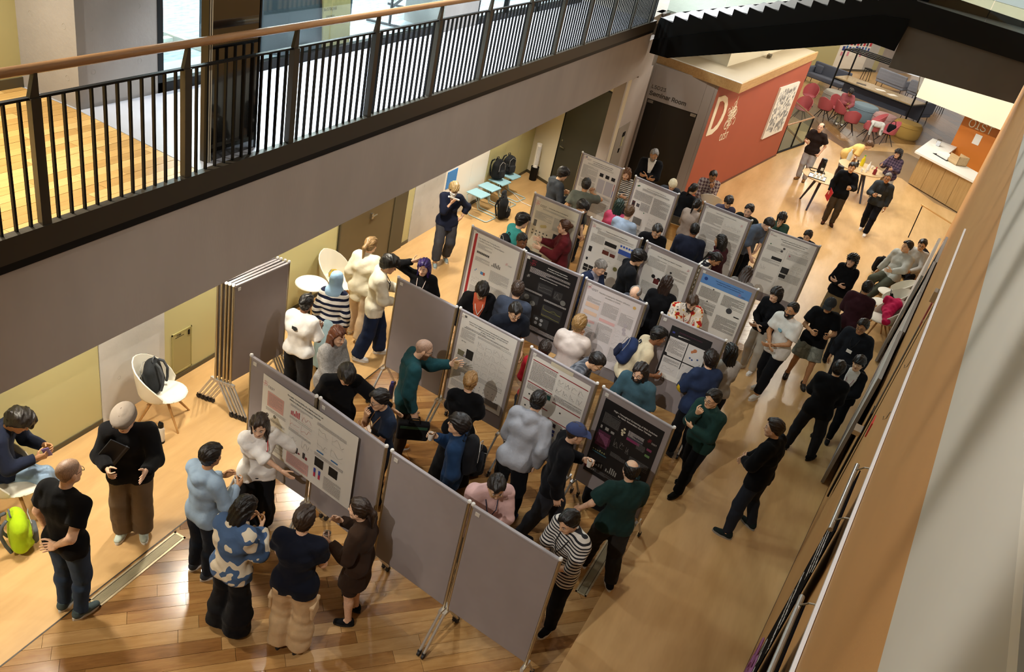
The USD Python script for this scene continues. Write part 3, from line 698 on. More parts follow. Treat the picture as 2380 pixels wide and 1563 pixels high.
COUNT = [0]
def person(label, head, heading, h=1.72, fem=False, sk="d2a283", hr=("short", "17120f"), top=None, low=None, shoe="23201e", sole=None, group=None, wide=1.0, **p):
    """head: where the middle of the head is, over the floor (x, y); everything else hangs from the pose"""
    COUNT[0] += 1; seed = COUNT[0]
    p["wide"] = wide
    J = skeleton(h, fem, p); J["fem"] = fem
    dist = math.hypot(*head); near = dist < 9.5; mid = dist < 14.5
    a = math.radians(heading); hx, hy = J["head"][:2]
    base = (head[0]-math.cos(a)*hx+math.sin(a)*hy, head[1]-math.sin(a)*hx-math.cos(a)*hy, p.get("z", 0))
    T = thing("person", label, "person", base, heading, group)
    B = body_bones(J, fem, wide)
    hb = .018 if near else .023
    obj("body", skinmesh(J, B, hb, near), skin(sk), T, True)
    top = dict(top or {}); low = dict(low or {}); J["hem"] = top.get("hem", .06); J["lowfit"] = low.get("fit", .016)*.75
    obj(low.get("name", "trousers"), low_mesh(J, B, low, .0145 if near else .02, seed), cloth(low.get("c", "1d1e22"), low.get("pat"), low.get("c2")), T, True)
    tp = obj(top.get("name", "shirt"), top_mesh(J, B, top, .0125 if near else .0175, seed), cloth(top.get("c", "1a1a1d"), top.get("pat"), top.get("c2")), T, True)
    R, Rh, hs, H0 = J["R"], J["Rh"], J["hs"], J["head"]
    fit = top.get("fit", .014); s = J["s"]
    if top.get("inner"):                           # a second garment showing down the front
        F = Field(*bounds(J, .05), .016)
        for aa, b, ra, rb, fl, tg in B:
            if tg == "torso":
                F.cone(aa, b, ra+fit+.010, rb+fit+.010, .035, fl)
        g = [F.o[k]+np.arange(F.n[k])*F.h for k in range(3)]; X, Y, Z = np.meshgrid(*g, indexing="ij"); q = (np.stack([X, Y, Z], -1)-J["chest"])@R
        zz = q[..., 2]/s; F.D = np.maximum(np.maximum(F.D, np.abs(q[..., 1])-(.03+.22*np.clip(zz+top.get("iz", .05), 0, .3))*s), np.maximum(.02-q[..., 0], -(zz+top.get("iz", .05)))*.9).astype(np.float32)
        mm = F.mesh()
        if mm is not None:
            obj("shirt_front", mm, cloth(top["inner"]), tp, True)
    if top.get("logo"):                            # print on the chest or back
        col, sgn, zz = top["logo"][:3]
        n = R@vec(sgn, 0, 0); c = J["chest"]+R@vec(0, 0, zz)*s+n*(.152*.70*s+fit+.008)
        v, f = text(top["logo"][3], .03*s, .002) if len(top["logo"]) > 3 else prism(shapely.geometry.Point(0, 0).buffer(.03, 6).union(sbox(-.045, -.012, .02, .03)), 0, .003)
        Rm = np.stack([R@vec(0, sgn, 0), R@vec(0, 0, 1), n], 1); obj("shirt_print", xf((v, f), Rm, c), M("print_"+col, col, .8), tp)
    if low.get("cargo"):                           # flap pockets on the thighs
        for i, sg in enumerate((1, -1)):
            a_, b_ = J["hip"][i], J["knee"][i]; d_ = unit(b_-a_); c_ = a_+(b_-a_)*.74+vec(0, sg*.098, 0)*s; X_ = unit(np.cross(vec(0, sg, 0), d_)); Rm = np.stack([X_, np.cross(-d_, X_), -d_], 1)
            obj("cargo_pocket", xf(rbx(-.08, .08, -.02, .012, -.10, .09, .012, 8), Rm, c_, s), cloth(low["c"]), T, True); obj("pocket_flap", xf(rbx(-.085, .085, -.03, .017, .05, .10, .012, 8), Rm, c_, s), cloth(low["c"]), T, True)
    for i, nm in enumerate(("shoe", "shoe")):
        y = math.radians(J["footyaw"][i]); Rm = rotm([0, 0, 1], J["footyaw"][i]); k = s*(.92 if fem else 1.03)
        pos = J["ankle"][i]*vec(1, 1, 0)+vec(0, 0, J["ankle"][i][2]-.085*s)
        if shoe:
            so = obj("shoe", xf(SHOE, Rm, pos, k), cloth(shoe) if shoe != "1a1816" else M("black_leather", "171513", .35), T, True)
            obj("sole", xf(SOLE, Rm, pos, k), M("sole_"+(sole or "23201e"), sole or "23201e", .7), so)
    sc = hs; eye_dx = (.0805, .0315, .005)
    for sg in (1, -1):
        c = H0+Rh@vec(eye_dx[0]+.004, sg*eye_dx[1], eye_dx[2])*hs
        e = obj("eye", xf(EYE, Rh, c, hs), EYEW, T, True); obj("iris", xf(IRIS, Rh, c, hs), EYED, e, True)
        if not p.get("nobrow"):
            v = tube([H0+Rh@vec(.0935, sg*.014, .0265)*hs, H0+Rh@vec(.090, sg*.032, .033)*hs, H0+Rh@vec(.073, sg*.05, .027)*hs], [.0035, .0042, .002], 5); obj("eyebrow", v, hairmat(hr[1] if hr[1] not in ("e8e4da",) else "6b5a48"), T)
    v, f = tube([H0+Rh@vec(.086, -.02, -.060)*hs, H0+Rh@vec(.0955, -.008, -.0585)*hs, H0+Rh@vec(.0955, .008, -.0585)*hs, H0+Rh@vec(.086, .02, -.060)*hs], [.002, .006, .006, .002], 6); obj("lips", (v, f), LIPM, T, True)
    for k, st in enumerate(hr[0].split("+")):
        c = hr[1+k] if len(hr) > 1+k else hr[1]
        ho = st not in ("cap", "flatcap", "beanie", "hijab")
        if st != "bald":
            obj("hair" if ho else ("headscarf" if st == "hijab" else "hat"), xf(hair(st), Rh, H0, hs*1.01), hairmat(c) if ho else cloth(c), T, True)
    if p.get("beard"):
        F = head_field(.009); g = [F.o[k]+np.arange(F.n[k])*F.h for k in range(3)]; X, Y, Z = np.meshgrid(*g, indexing="ij")
        F.D = np.maximum(F.D-.007, np.maximum(np.maximum(Z+.028-.55*np.clip(.03-X, 0, 1)*0, .005-X+.0*Z), -.135-Z)); F.D = np.maximum(F.D, .024-np.sqrt((X-.1)**2+(Y*.8)**2+(Z+.059)**2)).astype(np.float32)
        obj("beard", xf(F.mesh(), Rh, H0, hs), hairmat(p["beard"]), T, True)
    if p.get("specs"):
        ms = []
        for sg in (1, -1):
            t = np.linspace(0, 2*np.pi, 13); ring = np.c_[.103+0*t, sg*.032+.023*np.cos(t), .004+.018*np.sin(t)]; ms.append(tube([H0+Rh@q_*hs for q_ in ring], .0022, 4, False)); ms.append(tube([H0+Rh@vec(.102, sg*.054, .008)*hs, H0+Rh@vec(.0, sg*.082, .012)*hs], .0022, 4))
        ms.append(tube([H0+Rh@vec(.104, .01, .008)*hs, H0+Rh@vec(.104, -.01, .008)*hs], .0022, 4)); obj("spectacles", cat(*ms), GOLD if p["specs"] == "gold" else GLASSF, T)
    if p.get("mask"):
        F = head_field(.009); g = [F.o[k]+np.arange(F.n[k])*F.h for k in range(3)]; X, Y, Z = np.meshgrid(*g, indexing="ij")
        F.D = np.maximum(F.D-.008, np.maximum(np.maximum(Z+.018, .035-X), -.11-Z)).astype(np.float32); obj("face_mask", xf(F.mesh(), Rh, H0, hs), MASKW, T, True)
    if p.get("lanyard"):
        n = J["neck"]; r = .066*s; pts = [n+R@vec(-.05, 0, .03)*s]
        fr = J["chest"]+R@vec(.152*.70+.03, 0, -.05)*s+R@vec(fit, 0, 0)
        for sg in (1,):
            pts = [fr, J["chest"]+R@vec(.135+fit, .05, .06)*s, n+R@vec(.06+fit*.5, .068, -.02)*s, n+R@vec(-.03, .066, .03)*s, n+R@vec(-.066, 0, .035)*s, n+R@vec(-.03, -.066, .03)*s, n+R@vec(.06+fit*.5, -.068, -.02)*s, J["chest"]+R@vec(.135+fit, -.05, .06)*s, fr]
        ly = obj("lanyard", tube(pts, .0055*s, 5), M("lanyard_"+p["lanyard"], p["lanyard"], .8), T)
        if p.get("badge", 1):
            obj("badge", xf(rbx(-.004, .004, -.045, .045, -.06, .0, .0035, 6), R, fr+R@vec(.012, 0, -.01), s), BADGE, ly)
    return T, J, base, a

def world(P3, base, a):
    return np.array([base[0]+math.cos(a)*P3[0]-math.sin(a)*P3[1], base[1]+math.sin(a)*P3[0]+math.cos(a)*P3[1], base[2]+P3[2]])

PAPERW, COFFEE, KRAFT = M("paper_cup_white", "efeae0", .55), M("coffee", "5b3a1c", .15), M("paper_cup_kraft", "c6a77c", .7)
CUPW = lathe([(.0, .002), (.027, .0), (.037, .088), (.0385, .09), (.036, .091), (.0345, .086), (.028, .02), (.0, .02)], 14)
def cup_at(pos, label, rz=0, up=None, mat=None, full=True):
    t = thing("paper_cup", label, "cup", pos, rz); obj("cup_wall", CUPW, mat or PAPERW, t, 40)
    if full:
        obj("drink", lathe([(.0, .066), (.033, .066)], 14), COFFEE, t)
    return t
def in_hand(P, i, off=(.07, 0, .045)):
    """world point in the grip of a hand: along the fingers, towards the thumb, out of the palm"""
    T, J, base, a = P; hp, Rm, w = J["hand"][i]; return world(w+Rm@(vec(*off)*J["s"]), base, a)
def held_cup(P, i, label, mat=None, full=True):
    p = in_hand(P, i); cup_at((p[0], p[1], p[2]-.05), label, 0, mat=mat, full=full)

def backpack_mesh(w=.30, d=.16, h=.46):
    F = Field((-.2, -.22, -.03), (.2, .22, .6), .014)
    F.cone((-.0, -w*.28, .12), (0, -w*.28, h-.14), .1, .09, .05, flat=((1, 0, 0), d/.2)); F.cone((0, w*.28, .12), (0, w*.28, h-.14), .1, .09, .05, flat=((1, 0, 0), d/.2)); F.cone((0, 0, .12), (0, 0, h-.12), .12, .11, .05, flat=((1, 0, 0), d/.22))
    F.cone((-.06, -w*.2, .1), (-.06, w*.2, .1), .06, .06, .03); F.cone((-.06, -w*.2, .2), (-.06, w*.2, .2), .06, .055, .03)
    F.D = np.maximum(F.D, .004-(F.o[2]+np.arange(F.n[2])*F.h)[None, None, :]).astype(np.float32); F.folds(.006, 3, 1.1, .8); return F.mesh()
BAG = backpack_mesh()
def backpack(label, loc, rz, c, c2, tilt=0, straps=True, scale=1.0, group=None, lean=0):
    t = thing("backpack", label, "backpack", loc, rz, group)
    Rm = rotm([0, 1, 0], tilt)@rotm([1, 0, 0], lean)
    b = obj("bag_body", xf(BAG, Rm, None, scale), cloth(c), t, True)
    for sg in (1, -1):
        obj("strap", xf(tube([(.085, sg*.05, .42), (.13, sg*.075, .38), (.15, sg*.09, .27), (.12, sg*.09, .14), (.085, sg*.11, .06)], .017, 6), Rm, None, scale), cloth(c2), t, True)
    obj("grab_handle", xf(tube([(.05, -.04, .435), (.055, -.03, .475), (.055, .03, .475), (.05, .04, .435)], .009, 6), Rm, None, scale), cloth(c2), t, True)
    obj("front_pocket", xf(rbx(-.155, -.09, -.09, .09, .06, .24, .03, 8), Rm, None, scale), cloth(c2), t, True)
    obj("zip", xf(tube([(-.105, -.11, .22), (-.105, -.1, .36), (-.09, 0, .41), (-.105, .1, .36), (-.105, .11, .22)], .005, 5), Rm, None, scale), M("zip_grey", "8f8d88", .5), b)
    return t
def worn_pack(P, label, c, c2, drop=.36, back=.17, scale=1.0):
    T, J, base, a = P; s = J["s"]; R = J["R"]
    p = J["neck"]+R@vec(-back, 0, -drop-.06)*s; w = world(p, base, a)
    lean = math.degrees(math.atan2(J["up"][0], J["up"][2]))
    return backpack(label, w, math.degrees(a)+math.degrees(math.atan2(R[1, 0], R[0, 0])), c, c2, tilt=lean, scale=scale)

def frame_in_hand(P, i):
    T, J, base, a = P; hp, Rm, w = J["hand"][i]; return rotm([0, 0, 1], math.degrees(a))@Rm
def placed(name, label, catg, parts, pos, Rm, group=None):
    """a held thing: its parts are turned with the hand"""
    t = thing(name, label, catg, pos, 0, group)
    for nm, m, mt in parts:
        obj(nm, xf(m, Rm), mt, t, 30)
    return t
def phone(P, i, label, c):
    p = in_hand(P, i, (.10, .01, .03)); R = frame_in_hand(P, i)
    paper = "paper" in label
    if paper:
        return placed("paper_roll", label, "paper", [("roll", tube([(-.02, -.14, 0), (-.02, .14, 0)], .018, 10), PAPERW)], p, R)
    if "wrapper" in label:
        return placed("snack_wrapper", label, "snack", [("wrapper", rbx(-.04, .04, -.025, .025, -.01, .01, .009, 6), M("wrapper_"+c, c, .4))], p, R)
    return placed("phone", label, "phone", [("phone_back", rbx(-.035, .035, -.07, .07, -.005, .004, .004, 6), M("phone_"+c, c, .3)), ("screen", bx(-.031, .031, -.064, .064, .0041, .0048), M("phone_glass", "1a1c22", .1))], p, R)
def white_bag(p):
    t = thing("carrier_bag", "crumpled white bag hanging from the hand of the bald man in the black tee", "bag", (p[0], p[1], p[2]-.20))
    F = Field((-.12, -.1, -.08), (.12, .1, .25), .01); F.cone((0, 0, .02), (0, 0, .16), .075, .02, .03, flat=((1, 0, 0), .6)); F.folds(.014, 9, 2.0, .6)
    obj("bag_film", F.mesh(), M("bag_white", "dcd8d0", .5), t, True)
def tablet(P):
    T, J, base, a = P; R = rotm([0, 0, 1], math.degrees(a))
    p = world(J["chest"]+vec(.15, -.13, -.02), base, a)
    placed("tablet_case", "dark tablet case held against the chest of the man in the flat cap", "tablet", [("case_cover", rbx(-.008, .008, -.10, .10, -.14, .14, .007, 6), M("case_black", "232428", .5)), ("case_strap", bx(-.0095, .0095, .06, .075, -.14, .14), M("case_strap_grey", "4b4d52", .6))], p, R@rotm([1, 0, 0], -32))
def briefcase(P):
    T, J, base, a = P; hp, Rm, w = J["hand"][1]; q = world(w+Rm[:, 0]*.085, base, a)
    t = thing("briefcase", "soft black briefcase with a green stripe carried by the bald man in the teal jacket", "briefcase", (q[0], q[1], q[2]-.33), math.degrees(a))
    obj("case_body", rbx(-.20, .20, -.05, .05, 0, .27, .03, 10), cloth("1b1b1d"), t, 40); obj("case_panel", bx(-.17, .17, -.053, .053, .19, .23), M("case_green", "274f3c", .7), t)
    for sg in (-1, 1):
        obj("carry_handle", tube([(-.07, sg*.03, .26), (-.06, sg*.02, .33), (.06, sg*.02, .33), (.07, sg*.03, .26)], .009, 6), BLACK, t)
def folder(P):
    T, J, base, a = P; hp, Rm, w = J["hand"][1]; q = world(w+Rm@vec(.08, .03, .02), base, a)
    placed("folder", "red folder in the hand of the smiling man in the black jacket", "folder", [("folder_cover", bx(-.11, .11, -.004, .004, -.15, .15), M("folder_red", "b3202c", .5)), ("folder_pages", bx(-.106, .106, .004, .009, -.146, .146), PAPERW)], q, rotm([0, 0, 1], math.degrees(a)+25)@rotm([0, 1, 0], 20))
def yellow_sleeve(P):
    T, J, base, a = P; s = J["s"]; F = Field(*bounds(J, .1), .014)
    e, w = J["elbow"][0], J["wrist"][0]; F.cone(J["sho"][0]*.45+e*.55, e, .075*s, .078*s, .03); F.cone(e, e+(w-e)*.72, .078*s, .058*s, .03); F.folds(.012, 5)
    obj("yellow_sleeve", F.mesh(), cloth("b8961e"), T, True, label="bright yellow sleeve")
# ---------------------------------------------------------------- materials of the setting
BLACK = M("black_steel", "070707", .5, spec=.25); BRONZE = M("bronze_steel", "3b3429", .45, .3); CONC = M("grey_concrete", "9c9792", .75, var=.14, vs=1.1, bump=.15, bs=30); TAUPE = M("taupe_plaster", "a59b92", .75, var=.07, vs=1.5, stretch=(1, 1, .35), bump=.08, bs=40)
CONCL = M("pale_concrete", "b8b5ae", .7, var=.09, vs=1.6, bump=.12, bs=24); OLIVE = M("olive_paint", "b6ae7c", .5, bump=.05, bs=220); OLIVED = M("olive_plinth", "4c4430", .5); CREAM = M("cream_paint", "d9cfb4", .55); WHITE = M("white_paint", "e6e1d4", .5)
BROWND = M("brown_door_paint", "54482f", .45, var=.04); DARKD = M("dark_green_door_paint", "35332a", .4, var=.05); BLACKD = M("black_door_paint", "1b1712", .4); ORANGE = M("orange_plaster", "b98950", .65, var=.07, vs=.8, stretch=(.3, .3, 1), bump=.06, bs=120)
REDW = M("red_brown_paint", "a14c33", .6, var=.04, vs=1); GREYW = M("pale_grey_plaster", "bdbab0", .7, var=.03, vs=1.2); CHROME = M("brushed_steel", "c9c7c3", .25, 1); ALU = M("anodised_aluminium", "b9b4a8", .3, .9); DARKROOF = M("dark_channel", "202326", .5); GREYTILE = M("pale_grey_channel_plate", "50555a", .5)
RAILW = wood("rail_oak", "b98b5c", "94683c", .4, (1.5, 20, 20)); OAK = wood("canopy_oak", "c39a63", "a37a45", .45, (1, 10, 10)); OAKV = wood("counter_oak", "b5935f", "9b7a48", .5, (10, 10, .8))
TAN = M("tan_resin_floor", "cfa873", .3, var=.08, vs=1.3, stretch=(.5, 2.2, 1), spec=.45, c2="be9660"); GFLOOR = M("pale_grey_tile_floor", "a9abb3", .35, var=.05, vs=1.5); CARPET = M("blue_grey_carpet", "8a959d", .95, var=.38, vs=6, stretch=(1, 3.5, 1))
BROWNFL = M("brown_matt_floor", "8f7452", .45, var=.06, vs=1); GREYMAT = M("grey_floor_mat", "77726a", .7)
PLANK = [wood("oak_plank_%s" % a, c, d, .22, (1.2, 9, 9), 2.4) for a, c, d in (("honey", "ad8450", "8c6234"), ("gold", "b48d58", "966c3c"), ("tawny", "a57b48", "845a30"), ("dark", "946a3c", "754d26"), ("light", "ba9562", "a0784a"))]
LANDP = [wood("landing_plank_%s" % a, c, d, .35, (1.2, 9, 9), 2.4) for a, c, d in (("pale", "d0ab6c", "c09a5c"), ("gold", "c8a160", "b68d50"), ("tan", "ba9254", "a68046"))]
DARKP = [wood("lounge_plank_%s" % a, c, d, .28, (1.2, 8, 8), 2.0) for a, c, d in (("brown", "8d6a3f", "6f4f2a"), ("tawny", "9d7848", "7d5b32"), ("grey", "7f6547", "644c31"))]
PANE = glass("clear_pane", "e9f2f0"); PANEG = glass("green_pane", "eaf3f1")

def lay_planks(parent, region, ang, w, L, mats, z0, z1, rng, name="plank", gap=.003, cap=300, near=(0, 0)):
    """floor boards laid side by side, each its own piece; beyond the cap they are joined in one piece"""
    c, s = math.cos(math.radians(ang)), math.sin(math.radians(ang)); Rr = np.array([[c, s], [-s, c]])
    loc = shapely.affinity.affine_transform(region, [c, s, -s, c, 0, 0]); x0, y0, x1, y1 = loc.bounds; got = []
    y = y0
    while y < y1:
        x = x0-rng.uniform(0, L)
        while x < x1:
            l = L*rng.uniform(.75, 1.2); p = loc.intersection(sbox(x+gap/2, y+gap/2, x+l-gap/2, y+w-gap/2)); x += l
            for g in getattr(p, "geoms", [p]):
                if g.geom_type == "Polygon" and g.area > 2e-4:
                    got.append((g, rng.integers(0, 1000)))
        y += w
    got.sort(key=lambda t: np.hypot(*(np.array(t[0].centroid.coords[0])@Rr-near))-5*math.sqrt(t[0].area))
    rest = []
    for i, (g, r) in enumerate(got):
        v, f = prism(g, z0, z1-.0012*(r % 7)/7)
        m = mats[r % len(mats)]
        if i < cap:
            pr = obj(name, (v, f), m, parent); X = UsdGeom.Xformable(pr); X.AddRotateZOp().Set(float(ang))
        else:
            rest.append((v, f))
    if rest:
        pr = obj(name+"s_beyond", cat(*rest), mats[0], parent, kind="stuff"); UsdGeom.Xformable(pr).AddRotateZOp().Set(float(ang))

rng = np.random.default_rng(11)
# ---------------------------------------------------------------- floors
rw = lambda t, off=0: RO+RD*t+RN*off
hall = Polygon([(-3, -.6), (24, -3.6), (34, -9), (52, -9), (52, 9), (-3, 9)])
oakzone = Polygon([(.6, .78), (16.2, .22), (16.2, 4.93), (.6, 4.93)])
loungez = Polygon([(33.9, 2.5), (42.1, 2.3), (43.6, .5), (48, -2.6), (42.9, -4.6), (36.8, -3.7), (34.1, -1.2), (31.2, .1)])
matz = Polygon([(29.9, -.5), (29.7, -1.95), (28.1, -3.0), (27.3, -4.4), (31.5, -4.4), (33.5, -2.0), (31.5, -.2)])
fl = obj("floor", prism(hall.difference(oakzone).difference(loungez).difference(matz), -.06, 0), TAN, kind="structure", label="tan glossy hall floor with a strip of oak boards down its middle", cat="floor")
obj("floor_base", bx(-3, 52, -9, 9, -.2, -.06), OLIVED, fl)
obj("floor_inlay", prism(matz, -.06, -.0015), BROWNFL, fl)
lay_planks(fl, oakzone, -45.5, .148, 1.35, PLANK, -.06, 0.0, rng, cap=300, near=(5, 2.5))
lay_planks(fl, loungez, 30, .55, 2.6, DARKP, -.06, 0.0, rng, "lounge_board", cap=60, near=(33, 0))
obj("floor_border", cat(bx(.6, 16.2, 4.925, 4.94, -.05, .0012),), BRONZE, fl)

def grille(x0, x1, y, w, rz, label):
    t = thing("floor_grille", label, "floor grille", ((x0+x1)/2, y, 0), rz, "floor grilles")
    L = (x1-x0)/2; obj("grille_frame", cat(bx(-L, L, -w, -w+.022, -.02, .006), bx(-L, L, w-.022, w, -.02, .006), bx(-L, -L+.022, -w, w, -.02, .006), bx(L-.022, L, -w, w, -.02, .006)), M("grille_brass", "b9a988", .4, .5), t)
    obj("grille_tray", bx(-L+.02, L-.02, -w+.02, w-.02, -.03, .0012), BLACK, t)
    for i in range(7):
        yy = -w+.034+i*(2*w-.068)/6; obj("grille_bar", bx(-L+.02, L-.02, yy-.006, yy+.006, -.02, .0045), M("grille_slat", "8f8468", .45, .4), t)
grille(3.88, 5.02, 4.83, .075, 0, "long floor grille beside the feet of the bald man in a black tee")
grille(6.93, 8.0, .74, .07, -2, "short floor grille by the shoes of the man in the dark green polo")

# ---------------------------------------------------------------- left wall of the ground floor, under the gallery
YW = 6.85
wl = thing("wall_left", "olive and concrete wall under the gallery", "wall", kind="structure")
def bay(x0, x1, mat, name, y=YW, z1=3.16, t=.25, parent=wl):
    return obj(name, bx(x0+.002, x1-.002, y, y+t, 0, z1), mat, parent)
bay(-3, 5.83, OLIVE, "painted_panel"); c1 = bay(5.83, 6.84, CONCL, "concrete_panel", YW-.01); bay(6.84, 10.62, OLIVE, "painted_panel", YW); bay(12.72, 13.03, OLIVE, "painted_panel"); c2 = bay(13.03, 14.2, CONCL, "concrete_panel", YW-.01)
bay(14.2, 15.4, WHITE, "white_panel", YW+.004); bay(15.4, 16.2, WHITE, "white_panel", YW+.004); bay(16.2, 17.1, OLIVE, "painted_panel"); bay(17.1, 17.9, OLIVE, "painted_panel"); bay(17.9, 18.75, OLIVE, "painted_panel")
def tieholes(pts, y, parent, ax="y"):
    for x, z in pts:
        v, f = lathe([(0.0, .012), (.016, .012), (.022, .0), (.024, .0)], 12)
        v = np.c_[v[:, 0]+x, y-.0012+v[:, 2]*.6, v[:, 1]+z] if ax == "y" else np.c_[y-.0012+v[:, 2]*.6, v[:, 1]+x, v[:, 0]+z]
        obj("tie_hole", (v, f), M("tie_hole_grey", "98958d", .8), parent)
tieholes([(6.6, .55), (6.1, .55), (6.1, 1.3), (6.6, 1.3)], YW-.01, c1); tieholes([(13.35, .5), (13.85, .5), (13.35, 1.1), (13.85, 1.1)], YW-.01, c2)
bl = obj("baseboard_left", cat(bx(-3, 5.83, YW-.012, YW+.01, 0, .07), bx(6.84, 10.62, YW-.012, YW+.01, 0, .07), bx(12.72, 13.03, YW-.012, YW+.01, 0, .07), bx(15.4, 18.7, YW-.012, YW+.01, 0, .07)), OLIVED, kind="structure", label="dark brown plinth along the olive wall under the gallery", cat="baseboard")
db = thing("door_1", "wide brown double door in the olive wall under the gallery", "door", kind="structure")
obj("door_leaf", bx(10.64, 12.28, YW-.015, YW+.05, .01, 2.3), BROWND, db); obj("door_frame", cat(bx(10.6, 10.64, YW-.03, YW+.05, 0, 2.34), bx(12.28, 12.74, YW-.03, YW+.05, 0, 2.34), bx(10.6, 12.74, YW-.03, YW+.05, 2.3, 2.4)), M("door_frame_dark", "3a3628", .45), db)
hd = obj("door_handle", cat(bx(11.5, 11.55, YW-.06, YW-.01, 1.0, 1.1), tube([(11.53, YW-.06, 1.05), (11.66, YW-.06, 1.05)], .011, 8)), CHROME, db)
obj("door_header", bx(10.62, 12.72, YW, YW+.25, 2.4, 3.16), OLIVE, db)
eb = thing("fire_extinguisher_cabinet", "flush olive extinguisher cabinet in the wall beside the chair with the backpack", "cabinet")
obj("cabinet_door", bx(6.98, 7.305, YW-.008, YW+.05, .12, .73), M("olive_cabinet_paint", "978c5a", .5), eb)
obj("cabinet_frame", cat(bx(6.965, 6.98, YW-.012, YW, .1, .75), bx(7.305, 7.32, YW-.012, YW, .1, .75), bx(6.965, 7.32, YW-.012, YW, .73, .75), bx(6.965, 7.32, YW-.012, YW, .1, .12)), M("olive_frame_paint", "a0965f", .5), eb)
obj("cabinet_latch", bx(7.25, 7.275, YW-.02, YW-.006, .64, .71), BLACK, eb)
def onwall(m, x, z, y):     # lettering lying in the xy plane -> on a wall that faces -y
    v, f = m; return np.c_[x+v[:, 0], y-v[:, 2], z+v[:, 1]], f
obj("cabinet_lettering", cat(onwall(text("消火器" if False else "FIRE", .026), 7.09, .69, YW-.008), onwall(text("FIRE EXTINGUISHER", .011), 7.10, .67, YW-.008)), M("print_black", "1c1a18", .7), eb)
bn = obj("wall_notice", bx(14.3, 14.72, YW-.004, YW+.004, .75, 1.12), M("notice_blue", "3f7fc0", .6), label="blue notice on the white panel behind the masked woman", cat="notice")
# end wall with the second door, at an angle
E0, E1 = np.array([18.72, 6.85]), np.array([17.74, 4.74]); ed = unit(E1-E0); EL = float(np.linalg.norm(E1-E0))
we = thing("wall_end", "cream end wall of the passage beside a dark green door", "wall", kind="structure")
obj("cream_panel", vprism(E0, E1, Polygon([(0, 0), (.82, 0), (.82, 2.74), (2.12, 2.74), (2.12, 0), (EL, 0), (EL, 3.16), (0, 3.16)]), .2), CREAM, we)
obj("end_plinth", vprism(E0, E1, sbox(0, 0, .82, .07), -.012), OLIVED, we)
d2 = thing("door_2", "dark green door with a lever handle at the end of the passage", "door", kind="structure")
obj("door_leaf", vprism(E0, E1, sbox(.86, .01, 2.08, 2.70), .04), DARKD, d2); obj("door_frame", vprism(E0, E1, Polygon([(.82, 0), (.86, 0), (.86, 2.7), (2.08, 2.7), (2.08, 0), (2.12, 0), (2.12, 2.74), (.82, 2.74)]), .03), BLACK, d2)
P = lambda u, o, z: np.array([*(E0+ed*u+np.array([ed[1], -ed[0]])*o), z])
obj("door_handle", cat(tube([P(.96, .0, 1.06), P(.96, .06, 1.06)], .012, 8), tube([P(.96, .06, 1.06), P(1.10, .06, 1.06)], .011, 8), tube([P(.96, .0, 1.2), P(.96, .03, 1.2)], .02, 10)), CHROME, d2)
def endtext(s, u, z, h, o=-.038):
    v, f = text(s, h, .002, center=False); n = np.array([ed[1], -ed[0]]); return np.c_[E0[0]+ed[0]*(u+v[:, 0])+n[0]*(o+v[:, 2]), E0[1]+ed[1]*(u+v[:, 0])+n[1]*(o+v[:, 2]), z+v[:, 1]], f
obj("door_lettering", cat(endtext("Utility", 1.72, 2.6, .05), endtext("Room", 1.72, 2.53, .05)), M("print_white", "d8d4ca", .7), d2)

# column wall under the end of the gallery and the seminar room
wc = thing("wall_column", "taupe wall between the dark green door and the seminar room", "wall", kind="structure")
obj("wall_panel", bx(17.72, 19.62, 4.70, 4.95, 0, 3.16), TAUPE, wc)
def plate(name, x0, x1, z0, z1, m, d=.012): return obj(name, bx(x0, x1, 4.70-d, 4.70, z0, z1), m, wc)
plate("wall_plate", 18.1, 18.95, .0, 1.95, M("taupe_cover", "8a8174", .65), .008)
plate("switch_plate", 18.55, 18.72, 1.66, 1.76, BLACK, .022); plate("sign_plate", 18.6, 18.69, 1.42, 1.64, M("sign_olive", "a8a071", .6), .018); plate("switch_plate", 18.52, 18.60, 1.28, 1.38, BLACK, .022)
obj("return_wall", bx(19.62, 20.14, 4.78, 4.98, 0, 4.3), M("recess_taupe", "6f665b", .7), wc)
ws = thing("wall_seminar", "taupe front wall of the seminar room under an oak canopy", "wall", kind="structure")
SP = lambda y0, y1, z0, z1, m, name, x=20.12, t=.3: obj(name, bx(x, x+t, y0+.002, y1-.002, z0, z1), m, ws)
SP(3.175, 3.25, 0, 3.1, TAUPE, "wall_panel"); SP(4.74, 4.82, 0, 3.1, TAUPE, "wall_panel"); SP(3.25, 3.46, 0, 3.1, TAUPE, "wall_panel"); SP(3.46, 4.74, 2.29, 3.1, TAUPE, "wall_panel")
dw = thing("door_3", "black double door of the seminar room", "door", kind="structure")
obj("door_leaf", bx(20.15, 20.2, 4.34, 4.735, .01, 2.285), BLACKD, dw); obj("door_leaf", bx(20.15, 20.2, 3.465, 4.335, .01, 2.285), BLACKD, dw)
obj("door_closer", cat(bx(20.12, 20.15, 4.58, 4.72, 2.20, 2.27), bx(20.12, 20.15, 3.48, 3.62, 2.20, 2.27)), CHROME, dw)
def semtext(s, y, z, h, mat, x=20.12, bold=False):
    v, f = text(s, h, .004, bold, False); return obj("wall_lettering", (np.c_[x-v[:, 2], y-v[:, 0], z+v[:, 1]], f), mat, ws)
PRB = M("print_brown", "3c342a", .7)
semtext("L5D23", 4.72, 2.55, .085, PRB); semtext("Seminar Room", 4.73, 2.385, .10, PRB, bold=True)
